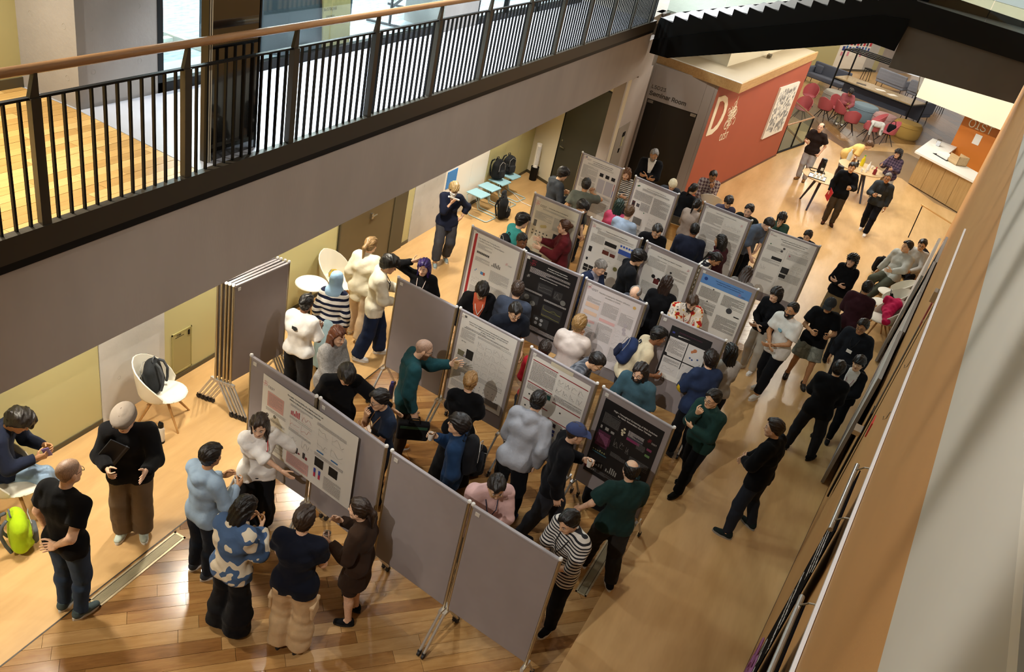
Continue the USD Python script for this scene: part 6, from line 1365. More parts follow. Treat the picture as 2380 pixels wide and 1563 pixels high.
def poster(bi, spec, label, w=.84, h=1.19, du=0.0, top=.055, paper=PAPER, dark=False, seed=0):
    """paper and print of a poster; spec draws into (x 0..1, z 0..1) of the sheet"""
    c, rz = BF[bi]; t = thing("poster", label, "poster", (c[0], c[1], 0), rz)
    ztop = HB-top; x0 = du-w/2; r = np.random.default_rng(100+seed)
    # a sheet with slight sag between its pins
    nx, nz = 9, 11; X, Z = np.meshgrid(np.linspace(0, 1, nx), np.linspace(0, 1, nz), indexing="ij"); Y = -.017-.010*(1-Z)**2*(.4+.6*np.sin(X*3+seed))**2
    P_ = np.stack([x0+X*w, Y, ztop-h+Z*h], -1); v = np.vstack([P_.reshape(-1, 3), P_.reshape(-1, 3)+[0, .0015, 0]]); i, j = np.meshgrid(np.arange(nx-1), np.arange(nz-1), indexing="ij"); a = i*nz+j; q_ = np.stack([a, a+nz, a+nz+1, a+1], -1).reshape(-1, 4); f = np.vstack([q_[:, [0, 1, 2]], q_[:, [0, 2, 3]]]); obj("paper", (v, np.vstack([f, f[:, ::-1]+nx*nz])), paper, t, 60)
    def yy(u, z): return -.017-.010*(1-z)**2*(.4+.6*np.sin(u*3+seed))**2
    lift = [0]
    def put(name, mesh, mat):
        v, f = mesh; v = np.array(v, float); u, z = v[:, 0]/w, v[:, 2]/h; lift[0] += 1
        obj(name, (np.c_[x0+v[:, 0], v[:, 1]*.3+yy(u, z)-.0006-.00025*lift[0], ztop-h+v[:, 2]], f), mat, t, kind="stuff")
    def box_(col, *rects, name="picture_print"):
        put(name, quads([(a*w, b*w, c_*h, d*h) for a, b, c_, d in rects]), M("ink_"+col, col, .65))
    def paras(*rects, mat=None, lead=.0105, size=.0045):
        put("body_print", quads(sum((para(r, a*w, b*w, c_*h, d*h, lead, size) for a, b, c_, d in rects), [])), mat or (INKW if dark else INKG))
    def title(s, x, z, size, mat=None, bold=True):
        v, f = text(s, size, .0008, bold); put("title_print", (np.c_[v[:, 0]+x*w, -v[:, 2], v[:, 1]+z*h], f), mat or (INKW if dark else INK))
    def logo(x, z, s, col="b8505c", txt=True):
        m = knot(9, 5, s, s*1.1, s*.02); v, f = m; put("emblem_print", (np.c_[v[:, 0]+x*w, -v[:, 2]*.2, v[:, 1]+z*h], f), M("ink_"+col, col, .65))
        if txt:
            v, f = text("OIST", s*.42, .0006, center=False); put("emblem_lettering", (np.c_[v[:, 0]+x*w+s*.55, -v[:, 2], v[:, 1]+z*h], f), INKW if dark else INK)
    def curves(col, *rects):
        ms = []
        for a, b, c_, d in rects:
            u = np.linspace(0, 1, 14); y_ = np.interp(u, np.linspace(0, 1, 6), r.uniform(0, 1, 6)); q2 = np.c_[(a+u*(b-a))*w, 0*u, (c_+y_*(d-c_))*h]; ms.append(tube(q2, .0012, 4)); ms.append(quads([(a*w, b*w, c_*h, c_*h+.0015), (a*w, a*w+.0015, c_*h, d*h)]))
        put("graph_print", cat(*ms), M("ink_"+col, col, .65))
    def bars(col, *rects):
        o = []
        for a, b, c_, d in rects:
            n = 6
            for k in range(n):
                x = a+(b-a)*k/n; o.append((x*w, (x+(b-a)*.6/n)*w, c_*h, (c_+(d-c_)*r.uniform(.2, 1))*h))
        put("bar_print", quads(o), M("ink_"+col, col, .65))
    def dots(col, pts, s):
        ms = []
        for x, z in pts:
            g = np.linspace(0, 2*np.pi, 10, endpoint=False); ms.append((np.vstack([np.c_[x*w+s*np.cos(g), 0*g, z*h+s*np.sin(g)], [[x*w, 0, z*h]]]), np.c_[np.arange(10), (np.arange(10)+1) % 10, np.full(10, 10)]))
        put("dot_print", cat(*ms), M("ink_"+col, col, .65))
    spec(box_, paras, title, logo, curves, bars, dots, r)
    for cx in (x0+.02, x0+w-.02):
        obj("pin", lathe([(.0, .006), (.006, .005), (.006, .0)], 8), CHROME, t) if False else None
    return t
def grid(a, b, c, d, nx, nz, fx=.8, fz=.75):
    return [(a+(b-a)*i/nx, a+(b-a)*(i+fx)/nx, c+(d-c)*j/nz, c+(d-c)*(j+fz)/nz) for i in range(nx) for j in range(nz)]
def s_wide(B, T, H, L, C, K, D, r):
    L(.03, .86, .07); H("Synaptic Connectivity of a Reinforced Circuit", .46, .93, .018); H("Memory Based on Modulatory Neurons", .46, .89, .018)
    B("c99a90", (.06, .24, .62, .82), name="text_box"); T((.075, .225, .64, .80)); D("1d1c1c", [(.07, .50), (.15, .53), (.10, .37), (.2, .38)], .02); D("b9b5ae", [(.07, .50), (.15, .53), (.10, .37)], .009); T((.05, .27, .56, .60), (.05, .27, .44, .47), (.05, .27, .05, .32))
    K("b8404a", (.32, .42, .72, .82)); C("b8404a", (.44, .54, .72, .82), (.32, .42, .56, .66), (.44, .54, .56, .66)); T((.31, .55, .67, .70), (.31, .55, .50, .54), (.31, .55, .83, .86)); C("7a7672", (.32, .40, .38, .47), (.46, .54, .38, .47)); B("3b3638", (.40, .425, .25, .33), (.48, .505, .25, .33)); B("7a2028", (.51, .53, .25, .29), (.43, .45, .26, .28)); B("cb9d96", (.31, .55, .04, .2), name="text_box"); T((.32, .54, .05, .19))
    C("8a8682", (.62, .72, .70, .80), (.76, .88, .70, .80), (.62, .72, .54, .64), (.76, .88, .54, .64)); B("3f6f9e", (.62, .69, .48, .50), (.77, .84, .48, .50)); B("111111", (.61, .70, .28, .40), (.76, .85, .28, .40)); B("b8324a", (.61, .63, .12, .18), (.66, .68, .12, .18)); B("3b4aa0", (.61, .63, .18, .24), (.66, .68, .18, .24)); T((.6, .9, .82, .86), (.72, .9, .04, .22), (.6, .9, .42, .46))
def s_mice(B, T, H, L, C, K, D, r):
    B("55524e", (.05, .09, .955, .98)); H("DISRUPTION OF KINEMATIC PHENOTYPES INDUCED BY CANNABINOID", .5, .925, .0125); H("AGONIST AND HARMALINE IN MARKER-BASED 3D MOTION CAPTURE", .5, .90, .0125); H("OF FREELY MOVING MICE", .5, .875, .0125); T((.1, .9, .83, .86), mat=INK)
    T((.04, .3, .70, .82), (.34, .96, .79, .82), (.04, .3, .36, .47), (.34, .95, .28, .34), (.04, .3, .17, .33), (.04, .48, .06, .15)); B("1c1c1a", (.2, .33, .50, .60), (.2, .33, .485, .50)); B("6f6a52", (.05, .17, .48, .55)); D("8f8c96", [(.18, .5)], .02); C("9a968f", *grid(.37, .96, .36, .78, 4, 5)); D("4b4b50", [(.4+.08*i, .13+.045*j) for i in range(7) for j in range(3)], .006); B("6b6660", (.66, .94, .06, .13)); H("METHODS", .12, .665, .010); H("ABSTRACT", .12, .835, .010)
def s_red(B, T, H, L, C, K, D, r):
    for q_ in ((.02, .46, .945, .955), (.02, .46, .68, .69), (.02, .46, .47, .48), (.49, .98, .93, .94), (.49, .98, .60, .61), (.49, .98, .40, .41), (.02, .46, .20, .21)):
        B("8e1f28", q_, name="rule_print")
    T((.03, .45, .71, .935), (.5, .97, .63, .70), (.03, .45, .05, .19), (.5, .97, .05, .2), (.03, .45, .60, .67), mat=INK); C("54504c", *grid(.5, .97, .73, .92, 4, 2, .7, .7)); D("1a1a1c", [(.1, .55), (.2, .57), (.08, .4), (.18, .41), (.66, .53)], .012); B("17504c", (.38, .45, .6, .65)); B("15182a", *grid(.5, .66, .33, .39, 3, 1)); B("1b2c6e", *grid(.5, .68, .22, .31, 2, 2)); B("1d1f30", *grid(.74, .96, .34, .37, 5, 1)); D("2a2a2c", [(.74+.04*i, .25+.05*j) for i in range(6) for j in range(2)], .006)
def s_rna(B, T, H, L, C, K, D, r):
    H("High-Throughput Screening of RNA Switches", .55, .90, .020); H("for Next-Generation Gene Therapy", .55, .865, .020); L(.84, .78, .05, "a8283a"); T((.06, .34, .70, .84), mat=M("print_dim", "6f6d6a", .7)); D("d3c9a8", [(.40, .74), (.43, .77), (.41, .71), (.44, .73), (.42, .69)], .016); B("3d3d42", (.50, .76, .70, .79), name="text_box"); B("7d2c55", (.50, .72, .665, .70), name="text_box"); T((.5, .76, .72, .785), mat=INKW)
    ms = [(.04, .28, .42, .60)]; B("4c1f38", (.05, .26, .40, .60), (.03, .28, .45, .55), name="text_box"); T((.07, .25, .44, .56), mat=M("ink_rose", "9d5f80", .7)); C("a9a6a0", (.34, .42, .5, .6), (.44, .5, .52, .6), (.55, .6, .5, .58)); B("8e8c88", (.06, .09, .63, .67), (.14, .2, .63, .67), (.24, .3, .63, .66)); B("7a3050", (.84, .92, .68, .71)); B("5d7a4c", (.84, .92, .6, .63)); T((.68, .82, .62, .70), (.34, .6, .36, .42), (.64, .96, .40, .5), (.04, .6, .05, .10), mat=M("print_dim", "6f6d6a", .7)); K("8f8d86", (.05, .3, .14, .22), (.35, .55, .14, .24)); B("2e5560", (.05, .3, .30, .315), (.72, .9, .28, .34)); L(.03, .055, .06, "a8283a"); K("8b8a5c", (.05, .28, .33, .36))
def s_stripe(B, T, H, L, C, K, D, r):
    B("a5282c", (.035, .09, .02, .985), name="stripe_print"); H("Pair Builds and Timing Burden:", .36, .93, .020, bold=False); H("Conflict Dynamics of Neural Signals", .42, .895, .020, bold=False); T((.13, .45, .80, .87), (.13, .4, .12, .25), (.5, .92, .42, .58), (.5, .92, .12, .36), (.13, .45, .62, .68)); B("4f4c48", *grid(.14, .42, .73, .77, 8, 1, .85)); B("4b86b8", (.3, .36, .46, .50)); B("b8553c", (.36, .4, .46, .50)); C("8c8884", *grid(.14, .44, .28, .42, 3, 2)); L(.8, .74, .05); D("4e7fae", [(.18, .48), (.2, .5)], .01); K("6f6b66", (.5, .7, .64, .72))
def s_fish(B, T, H, L, C, K, D, r):
    m = knot; L(.14, .90, .10, "8e2330", False); H("Emergent neural organisation", .62, .945, .017); H("for tracking of swarms in motion", .62, .915, .017); T((.1, .9, .80, .88), (.05, .95, .03, .09), mat=INKW, lead=.013); H("the tracking of fluid and glassy bodies", .5, .775, .012); B("2b2a2a", (.32, .62, .60, .72), (.65, .82, .58, .70), (.05, .4, .4, .52), (.5, .9, .28, .46), (.05, .3, .14, .24), (.38, .7, .12, .26)); C("8d8c86", (.34, .6, .62, .70), (.67, .8, .6, .68)); D("6d6c66", [(.16, .46), (.3, .40), (.86, .58)], .045); C("b0ae48", (.52, .88, .3, .33), (.52, .88, .38, .44)); B("c5c33c", (.12, .2, .20, .215), (.1, .17, .16, .172)); D("9a9a98", [(.45, .22), (.55, .22), (.45, .16), (.55, .16)], .028); T((.05, .45, .54, .57), (.5, .95, .50, .53), (.05, .3, .26, .28), mat=INKW); L(.1, .73, .05, "c8c6c0", False)
def s_pink(B, T, H, L, C, K, D, r):
    L(.04, .93, .07); H("Reaction hopping for reaction-diffusion", .52, .93, .019, INKG); H("simulation in STEPS", .5, .895, .019, INKG); B("d9b9a0", (.05, .3, .70, .76), (.05, .3, .6, .65), name="text_box"); B("d4a7a3", (.36, .66, .58, .62), (.05, .3, .5, .53), name="text_box"); B("a9c4c0", (.05, .25, .44, .47), name="text_box"); B("cdb8b6", (.335, .338, .05, .86), (.675, .678, .05, .86), name="rule_print"); T((.05, .31, .77, .84), (.36, .65, .66, .84), (.7, .95, .62, .8), (.05, .31, .2, .42), (.36, .65, .32, .55), (.7, .95, .1, .3)); C("a59f9c", *grid(.7, .96, .34, .6, 2, 3)); D("b0a6aa", [(.84, .66), (.84, .6), (.86, .55)], .03); D("caa25c", [(.9, .93)], .025); K("a29a98", (.38, .6, .1, .2))
def s_head(B, T, H, L, C, K, D, r):
    B("131214", (.0, 1, 0, 1), name="ground_print"); B("a04064", (.12, .92, .895, .945), name="heading_box"); H("Emotion knows the motion", .5, .912, .020, M("ink_plum", "4c1c34", .7)); B("cfcbc6", (.22, .78, .835, .865), name="heading_box"); T((.25, .75, .842, .858), mat=INK); B("c9c5c0", (.04, .49, .44, .80), (.51, .96, .44, .80), (.04, .49, .10, .42), (.51, .96, .10, .42), name="text_box"); T((.07, .46, .5, .76), (.07, .46, .3, .38), (.54, .93, .14, .38), (.54, .93, .47, .52), mat=INK, lead=.012); D("b5724a", [(.66, .68), (.72, .66), (.78, .67), (.7, .72)], .028); D("3a4f7c", [(.64, .56), (.7, .54), (.82, .58)], .014); C("77726e", (.1, .4, .16, .26)); B("3a3f8c", (.06, .12, .87, .90))
def s_mount(B, T, H, L, C, K, D, r):
    L(.06, .88, .09); H("Development and Role of Cortex Mapping", .55, .90, .014); T((.2, .95, .84, .87), (.05, .46, .68, .80), (.5, .95, .6, .8), (.05, .45, .06, .14)); D("b5a46c", [(.3, .6), (.34, .61), (.26, .59)], .03); B("5a5750", (.06, .13, .56, .66)); D("46443c", [(.08+.085*i, .44+.05*j) for i in range(5) for j in range(2)], .015); B("161517", (.56, .84, .38, .56)); C("8f8d88", (.58, .82, .4, .54)); B("2c2b2b", (.1, .42, .06, .16)); D("55534e", [(.18, .11), (.33, .11)], .03); B("4b443c", *grid(.5, .72, .24, .3, 3, 2))
def s_rows(B, T, H, L, C, K, D, r):
    L(.05, .92, .07); H("Transport and Regulation of Neural Cargo", .56, .93, .015); T((.15, .95, .86, .91), (.05, .34, .72, .84), (.38, .65, .6, .7), (.7, .96, .6, .72), (.05, .34, .1, .2)); B("151515", (.36, .62, .74, .80)); B("5a2418", (.36, .5, .60, .66), (.53, .64, .60, .65)); B("2f4f9c", (.68, .97, .70, .77)); D("3c5cae", [(.71+.06*i, .82) for i in range(5)], .02); B("1a1a1a", (.06, .13, .56, .64), (.06, .1, .42, .46), *grid(.05, .28, .25, .36, 2, 2, .9, .85), *grid(.36, .6, .25, .36, 3, 2, .92, .88)); C("8c8884", (.06, .16, .70, .80), (.4, .6, .45, .56)); D("6d6a3a", [(.72, .45)], .04)
def s_peaks(B, T, H, L, C, K, D, r):
    H("The role of affect and reward in motivation", .5, .93, .016); L(.93, .9, .05, txt=False); T((.06, .46, .74, .90), (.5, .94, .70, .88), (.06, .46, .30, .5), (.5, .94, .1, .3)); D("171717", [(.27, .62), (.4, .60)], .035); C("8a8682", (.52, .9, .5, .64), (.06, .4, .12, .26)); B("5a1d1a", (.3, .42, .52, .6)); B("4c7ea8", *grid(.55, .9, .36, .46, 1, 4, 1, .3)); D("2b2b2b", [(.6, .78)], .02); B("8a8682", (.485, .488, .05, .9), name="rule_print")
def s_blue(B, T, H, L, C, K, D, r):
    B("5a86bd", (.0, 1, .86, 1.0), name="heading_box"); H("The longitudinal modulation of reward value and", .56, .955, .015, M("ink_navy", "1d2f5a", .7)); H("metabolic factors in motivated behaviour", .56, .925, .015, M("ink_navy", "1d2f5a", .7)); D("23407c", [(.09, .94)], .03); L(.8, .875, .05); T((.05, .45, .66, .82), (.05, .45, .44, .62), (.52, .96, .66, .82), (.52, .96, .28, .5), (.05, .45, .1, .2), mat=INK); D("3b3b3e", [(.72, .62)], .05); D("222224", [(.3, .83), (.26, .63), (.22, .42)], .011); C("85817c", (.06, .2, .24, .38), (.24, .42, .24, .38)); K("4a4a4c", (.62, .8, .1, .2)); B("1d1d1f", (.84, .95, .56, .575), (.86, .9, .1, .13)); B("53575e", (.5, .56, .06, .1))
def s_dense1(B, T, H, L, C, K, D, r):
    L(.05, .93, .07); D("365a78", [(.08, .97)], .014); H("Uncovering Mechanisms and Dynamics of Birds", .54, .935, .015); H("interaction using Network-based Simulation", .54, .905, .015); T((.15, .85, .86, .89), (.04, .46, .6, .84), (.04, .46, .44, .58), (.5, .96, .34, .42), (.5, .96, .08, .3), (.04, .46, .06, .3)); B("121214", (.52, .62, .74, .80), (.68, .78, .74, .80), (.84, .94, .74, .80)); B("b3b0b4", (.52, .7, .46, .70), (.73, .93, .46, .70)); B("9c3c3c", (.955, .97, .58, .7)); B("3c4f9c", (.955, .97, .46, .58)); C("8a8682", *grid(.06, .44, .32, .43, 4, 2))
def s_dense2(B, T, H, L, C, K, D, r):
    D("2f5a3c", [(.07, .93), (.1, .94)], .016); H("Enhanced Models for the Study of Deep Structure", .55, .94, .013); T((.2, .9, .88, .92), (.04, .5, .70, .85), (.54, .96, .55, .84), (.26, .5, .54, .68), (.04, .5, .06, .2), (.54, .96, .1, .3), mat=INK); B("2b2224", (.04, .12, .56, .66)); B("4c4a4c", (.16, .24, .58, .64), (.04, .14, .4, .5)); C("85817c", *grid(.56, .96, .34, .52, 3, 2)); B("77756f", (.18, .4, .28, .4)); D("5c2f30", [(.08, .64), (.08, .58)], .018); D("2f6f4a", [(.4, .52)], .012)
def s_text(B, T, H, L, C, K, D, r):
    H("Towards a theory of collective memory and learning", .5, .95, .012); L(.9, .88, .05, txt=False); T((.05, .47, .74, .92), (.05, .47, .5, .71), (.05, .47, .25, .47), (.52, .95, .62, .74), (.52, .95, .2, .58), (.05, .47, .05, .2)); C("8a8682", *grid(.53, .93, .77, .86, 5, 1))
def s_last(B, T, H, L, C, K, D, r):
    L(.05, .94, .05); H("Dissociation of waking with motor state and activity", .55, .925, .015); H("during two goal-driven behaviours in mice", .55, .895, .015); T((.3, .9, .84, .87), (.05, .40, .70, .78), (.04, .44, .5, .56), (.52, .95, .66, .76), (.52, .95, .3, .44), (.05, .42, .2, .3)); B("232324", (.22, .44, .58, .63), (.5, .66, .42, .52), (.5, .64, .34, .40)); D("4c4a4a", [(.4, .80), (.37, .75)], .022); D("3b6b46", [(.1, .81)], .012); C("8a8682", *grid(.52, .94, .78, .83, 6, 1), *grid(.06, .2, .38, .48, 2, 1), *grid(.7, .95, .46, .62, 2, 2)); D("b0556a", [(.56, .72)], .014); B("9a9690", (.475, .478, .12, .8), name="rule_print")
DARK = M("poster_black", "1a191a", .45); TANP = M("poster_tan", "c2b8a0", .55, var=.12, vs=3); PINKP = M("poster_pinkish", "d0c8c6", .55, var=.03, vs=2)
poster(5, s_mice, "white poster titled in capitals on motion capture of mice", seed=1, top=.03); poster(6, s_red, "white poster ruled with dark red lines and blue pictures", seed=2, h=1.22, top=.075); poster(7, s_rna, "black poster titled High-Throughput Screening of RNA Switches", seed=3, paper=DARK, dark=True, w=.80, h=1.10, top=.11)
poster(8, s_stripe, "white creased poster with a broad red stripe down its left side", seed=4, top=.06); poster(9, s_fish, "black poster with white lettering and starry pictures", seed=5, paper=DARK, dark=True, top=.05); poster(10, s_pink, "white poster washed with pale pink and tan boxes", seed=6, paper=PINKP, top=.05); poster(11, s_head, "small black poster with a dark pink heading and four grey panels", seed=7, paper=PAPER, w=.60, h=.84, top=.10, du=.02)
poster(12, s_mount, "tan poster of brain slices with a black square picture", seed=8, paper=TANP, top=.05); poster(13, s_rows, "white creased poster with rows of black and blue pictures", seed=9, top=.05); poster(14, s_peaks, "white poster with two small black peaks", seed=10, w=.80, h=1.14, top=.09); poster(15, s_blue, "white poster with a blue heading band and a grey planet-like disc", seed=11, w=.82, h=1.16, top=.09)
poster(16, s_dense1, "white creased poster with three small black squares near the dark green door", seed=12, top=.02); poster(17, s_dense2, "dense white poster in front of the man with folded arms", seed=13, w=.84, h=1.16, top=.08); poster(18, s_text, "plain white poster of grey text lines", seed=14, w=.84, h=1.18, top=.06); poster(19, s_last, "white poster with black strips on the last board", seed=15, w=.86, h=1.20, top=.04)
# the wide poster spans two boards
BFX = BF[0]; c_ = (np.array(BOARDS[0][0])+np.array(BOARDS[1][1]))/2; d_ = np.subtract(BOARDS[1][1], BOARDS[0][0]); off = np.array([d_[1], -d_[0]])/np.linalg.norm(d_)*.035
BF[0] = (c_+off, math.degrees(math.atan2(d_[1], d_[0]))); poster(0, s_wide, "wide pale poster with pink boxes across two boards, presented by the woman in white", seed=16, w=1.38, h=.98, du=-.03, top=.07); BF[0] = BFX
nt = thing("paper_note", "blank tan paper strip pinned above the red-lined poster", "note", (BF[6][0][0], BF[6][0][1], 0), BF[6][1]); obj("note_sheet", bx(-.16, .16, -.0185, -.0165, HB-.085, HB-.03), TANP, nt)
# ---------------------------------------------------------------- the people
P = person('seated person in a navy hoodie and pale jeans looking at a phone', (4.385, 6.314), -61.4, h=1.76, sk='b98860', hr=('curly', '17120f'), top=dict(c='1b2030', hood=1, fit=0.024), low=dict(c='8fa6bd', fit=0.022), shoe='8a5a34', sit=0.46, slump=26, lean=2, hp=38, arms=('cup', 'phone'), feet=((0.52, -0.02, -15), (0.5, 0.22, 10)), lanyard=None)
held_cup(P, 0, "clear cup of amber drink held by the seated person in the navy hoodie", glass("clear_plastic", "efe6d0"))
phone(P, 1, "purple phone in the hand of the seated person in the navy hoodie", "7a68b0")
P = person('bald man in a black tee and blue jeans with arms crossed behind his back', (3.807, 4.917), 3.2, h=1.84, sk='e0b596', hr=('stubble', '9a7c66'), top=dict(c='0d0d0f', sleeve=0.32, fit=0.02, hem=0.09), low=dict(c='2c3a4e', fit=0.02), shoe='4d5a5c', sole='d9d5cc', arms=('down', 'back'), wide=1.06, hy=-8, hp=4, specs=1)
white_bag(in_hand(P, 0, (.09, 0, .02)))
P = person('man in a grey flat cap and black jacket holding a dark tablet', (4.654, 5.171), -142.1, h=1.78, sk='e0b596', hr=('flatcap+short', '8b8074', '4a3320'), top=dict(c='121214', fit=0.03, hem=0.13), low=dict(c='6d5b46', fit=0.035, flare=0.02), shoe='c3cdc0', sole='f0eee8', arms=('gesture', 'cup'), hy=-12, hp=16)
tablet(P)
P = person('person in a pale blue hoodie and dark jeans holding a cup', (4.840, 4.279), -9.5, h=1.66, sk='b98860', hr=('short', '17120f'), top=dict(c='8fa3b6', hood=1, fit=0.02, hem=0.09), low=dict(c='1c222c', fit=0.022), shoe='3c4148', sole='e8e4dc', arms=('phone', 'cup'), hp=6)
held_cup(P, 1, "white cup held by the person in the pale blue hoodie")
P = person('woman in a white puff-sleeved blouse pointing at the pale poster', (5.503, 4.247), -136.7, h=1.64, fem=True, sk='e0b596', hr=('verylong', '2b1d14'), top=dict(c='ece8e2', sleeve=0.58, fit=0.024, hem=0.1, fold=0.012), low=dict(c='16171b', fit=0.03, flare=0.04), arms=('sidelow', ((0.34, -0.34, -0.3), (-0.4, 0.6, -0.8), 'open', None)), twist=14, hy=-22, hp=12, lanyard='b03030', badge=0)
P = person('woman in a cream and blue patchy sweater and wide black trousers', (4.536, 3.615), -3.3, h=1.62, fem=True, sk='dbaf8a', hr=('bob', '0f0c0b'), top=dict(c='d9cdb4', pat='patch', c2='4a6285', fit=0.04, hem=0.1, fold=0.014), low=dict(c='131316', fit=0.03, flare=0.075, len=1.08), shoe='e3ded4', arms=('cuphigh', 'cuphigh'), hp=30)
phone(P, 1, "small snack wrapper in the hands of the woman in the patchy sweater", "a8732c")
P = person('man in a navy tee and beige cargo trousers seen from behind', (4.628, 3.021), 14.7, h=1.76, sk='e0b596', hr=('short', '2b1d14'), top=dict(c='10131f', sleeve=0.3, fit=0.022, hem=0.11), low=dict(c='c9ac84', cargo=1, fit=0.036, flare=0.035, len=1.08, fold=0.012), shoe='b9b6ac', arms=('clasp', 'clasp'), hp=2, hy=-6, lanyard='0e0e10', badge=0, wide=1.04)
P = person('woman in a brown coat with a ponytail and bare legs', (5.162, 2.781), 102.4, h=1.6, fem=True, sk='e0b596', hr=('ponytail', '2b1d14'), top=dict(c='33241a', fit=0.03, flare=0.32, fw=0.03, name='coat'), low=dict(c='33241a', kind='shorts', fit=0.012), shoe='131314', sole='1a1a1a', arms=('cup', 'cuphigh'), hp=6)
held_cup(P, 0, "white cup in both hands of the woman in the brown coat")
P = person('young man in a black sweater looking down behind the pale poster', (6.790, 4.079), -139.9, h=1.7, sk='dbaf8a', hr=('bowl', '17120f'), top=dict(c='0e0e10', fit=0.028, hem=0.12), low=dict(c='16181d'), arms=('sidelow', 'down'), hp=34, hy=12)
P = person('man in glasses and a dark printed tee with a hand at his chin', (6.654, 3.538), 145.5, h=1.66, sk='dbaf8a', hr=('short', '17120f'), top=dict(c='1d2636', sleeve=0.32, fit=0.022, logo=('e0e0e0', -1, 0.0)), low=dict(c='1b1c20'), arms=('crossed', 'chin'), hp=14, specs=1, lanyard='9a6a3c', badge=0)
P = person('bald man in a teal and grey jacket carrying a black briefcase', (7.710, 3.608), -57.7, h=1.8, sk='e0b596', hr=('stubble', 'b08e78'), top=dict(c='1d4247', fit=0.03, hem=0.14, hood=1, collar=1), low=dict(c='3b2f22', fit=0.026), shoe='b06a26', sole='e9e4da', arms=('reach', 'carry'), hp=18, beard='6b4a33', specs=1)
held_cup(P, 0, "kraft cup at arm's length of the bald man in the teal jacket", KRAFT)
briefcase(P)
P = person('woman with a dark bun in a white tee and black trousers seen from behind', (7.739, 5.362), 5.1, h=1.66, fem=True, sk='6f4a35', hr=('bun', '100d0c'), top=dict(c='e9e6e0', sleeve=0.42, fit=0.03, hem=0.02, logo=('222222', -1, 0.07)), low=dict(c='121317', fit=0.028, flare=0.02), arms=('crossed', 'cup'), hp=10, wide=1.06)
held_cup(P, 1, "white cup held by the woman with the dark bun")
P = person('woman in a pale blue headscarf and striped navy sweater', (8.623, 5.521), 20.5, h=1.58, fem=True, sk='b98860', hr=('hijab', '9dc0de'), top=dict(c='e4e0d8', pat='stripes', c2='1b2036', fit=0.022, hem=0.06), low=dict(c='a9c6d2', kind='skirt', len=1.15, flare=0.1), arms=('down', 'down'))
P = person('woman with long auburn hair in a grey patterned sweater', (7.454, 4.666), -88.3, h=1.6, fem=True, sk='e0b596', hr=('long', '5a2f18'), top=dict(c='8f8c88', pat='knit', fit=0.04, hem=0.14, fold=0.016), low=dict(c='17181b'), arms=('crossed', 'crossed2'), hp=8, hy=-14)
P = person('fair-haired woman in a long cream overshirt and beige trousers', (9.675, 5.672), 1.5, h=1.7, fem=True, sk='e0b596', hr=('ponytail', '8d6f47'), top=dict(c='e3dcc6', fit=0.036, flare=0.2, fw=0.0, fold=0.016), low=dict(c='cdb598', fit=0.035, flare=0.03), shoe='ddd7cb', sole='efece4', arms=('down', 'pocket'), hy=-6, feet=((0.06, 0.14, 10), (-0.1, -0.12, -10)))
P = person('young man with curly black hair in a cream sweater and white shoes', (9.338, 5.134), -56.8, h=1.74, sk='e0b596', hr=('curly', '12100f'), top=dict(c='dcd5c0', fit=0.034, hem=0.11), low=dict(c='1d2740', fit=0.034, flare=0.02), shoe='eeece6', sole='f2f0ea', arms=('cup', 'clasp'), hp=22, lanyard='14161c', badge=0, feet=((0.16, 0.12, 8), (-0.16, -0.12, -12)))
P = person('woman with purple hair in a black cardigan with a raised arm', (9.725, 4.782), -168.2, h=1.66, fem=True, sk='e0b596', hr=('long', '2c1a5c'), top=dict(c='0f0f12', fit=0.024, logo=('b8b8b8', 1, 0.02)), low=dict(c='15161a'), arms=('down', 'head'), hp=10, lanyard='e4cfc4', badge=0)
P = person('person in a white face mask and navy top standing by the blue chairs', (12.762, 5.946), -144.9, h=1.66, fem=True, sk='e0b596', hr=('bowl', 'a58a5c'), top=dict(c='191e30', fit=0.024, flare=0.16, fw=-0.01, sleeve=0.8), low=dict(c='3f4046', fit=0.03, flare=0.01, len=0.93), shoe='8fa0a4', sole='e8e6e0', arms=('hip', 'chin'), hp=16, mask=1, specs=1, feet=((-0.05, 0.1, 10), (0.22, -0.12, -5)))
phone(P, 1, "white rolled paper held by the masked person", "e8e6e0")
P = person('person in a charcoal jacket with a pale grey hood', (15.169, 4.792), -43.2, h=1.7, sk='dbaf8a', hr=('bowl', '17120f'), top=dict(c='33363a', fit=0.026, hood=1, hem=0.12), low=dict(c='1b1c20'), arms=('cup', 'cup'), hp=20)
P = person('man in a grey-green tee with a hand at his ear', (14.965, 4.215), 11.7, h=1.72, sk='b98860', hr=('short', '17120f'), top=dict(c='5c5f55', sleeve=0.34, fit=0.024), low=dict(c='1e2024'), arms=('down', 'ear'), lanyard='141416', badge=0)
P = person('person in glasses and a dark tee beside the tan poster', (13.994, 3.895), -100.8, h=1.66, sk='dbaf8a', hr=('bowl', '17120f'), top=dict(c='1c1d22', sleeve=0.35), low=dict(c='51202a', fit=0.02), arms=('clasp', 'clasp'), hp=16, specs=1)
P = person('woman with tied curly hair in a red and black cardigan', (12.681, 3.754), 111.7, h=1.74, fem=True, sk='e0b596', hr=('bun', '4a2c1a'), top=dict(c='5a1c20', fit=0.028, hem=0.14, flare=0.16, fw=-0.01), low=dict(c='6b4a2c', fit=0.02), arms=('gesture', 'gesture'), hp=4)
P = person('person in a teal shirt wearing a black shoulder bag', (12.334, 4.390), -40.1, h=1.72, sk='e0b596', hr=('wavy', '17120f'), top=dict(c='2f7a76', fit=0.024, sleeve=0.34), low=dict(c='22252b'), arms=('clasp', 'clasp'))
worn_pack(P, "small black backpack on the person in the teal shirt", "15161a", "101114", scale=.8)
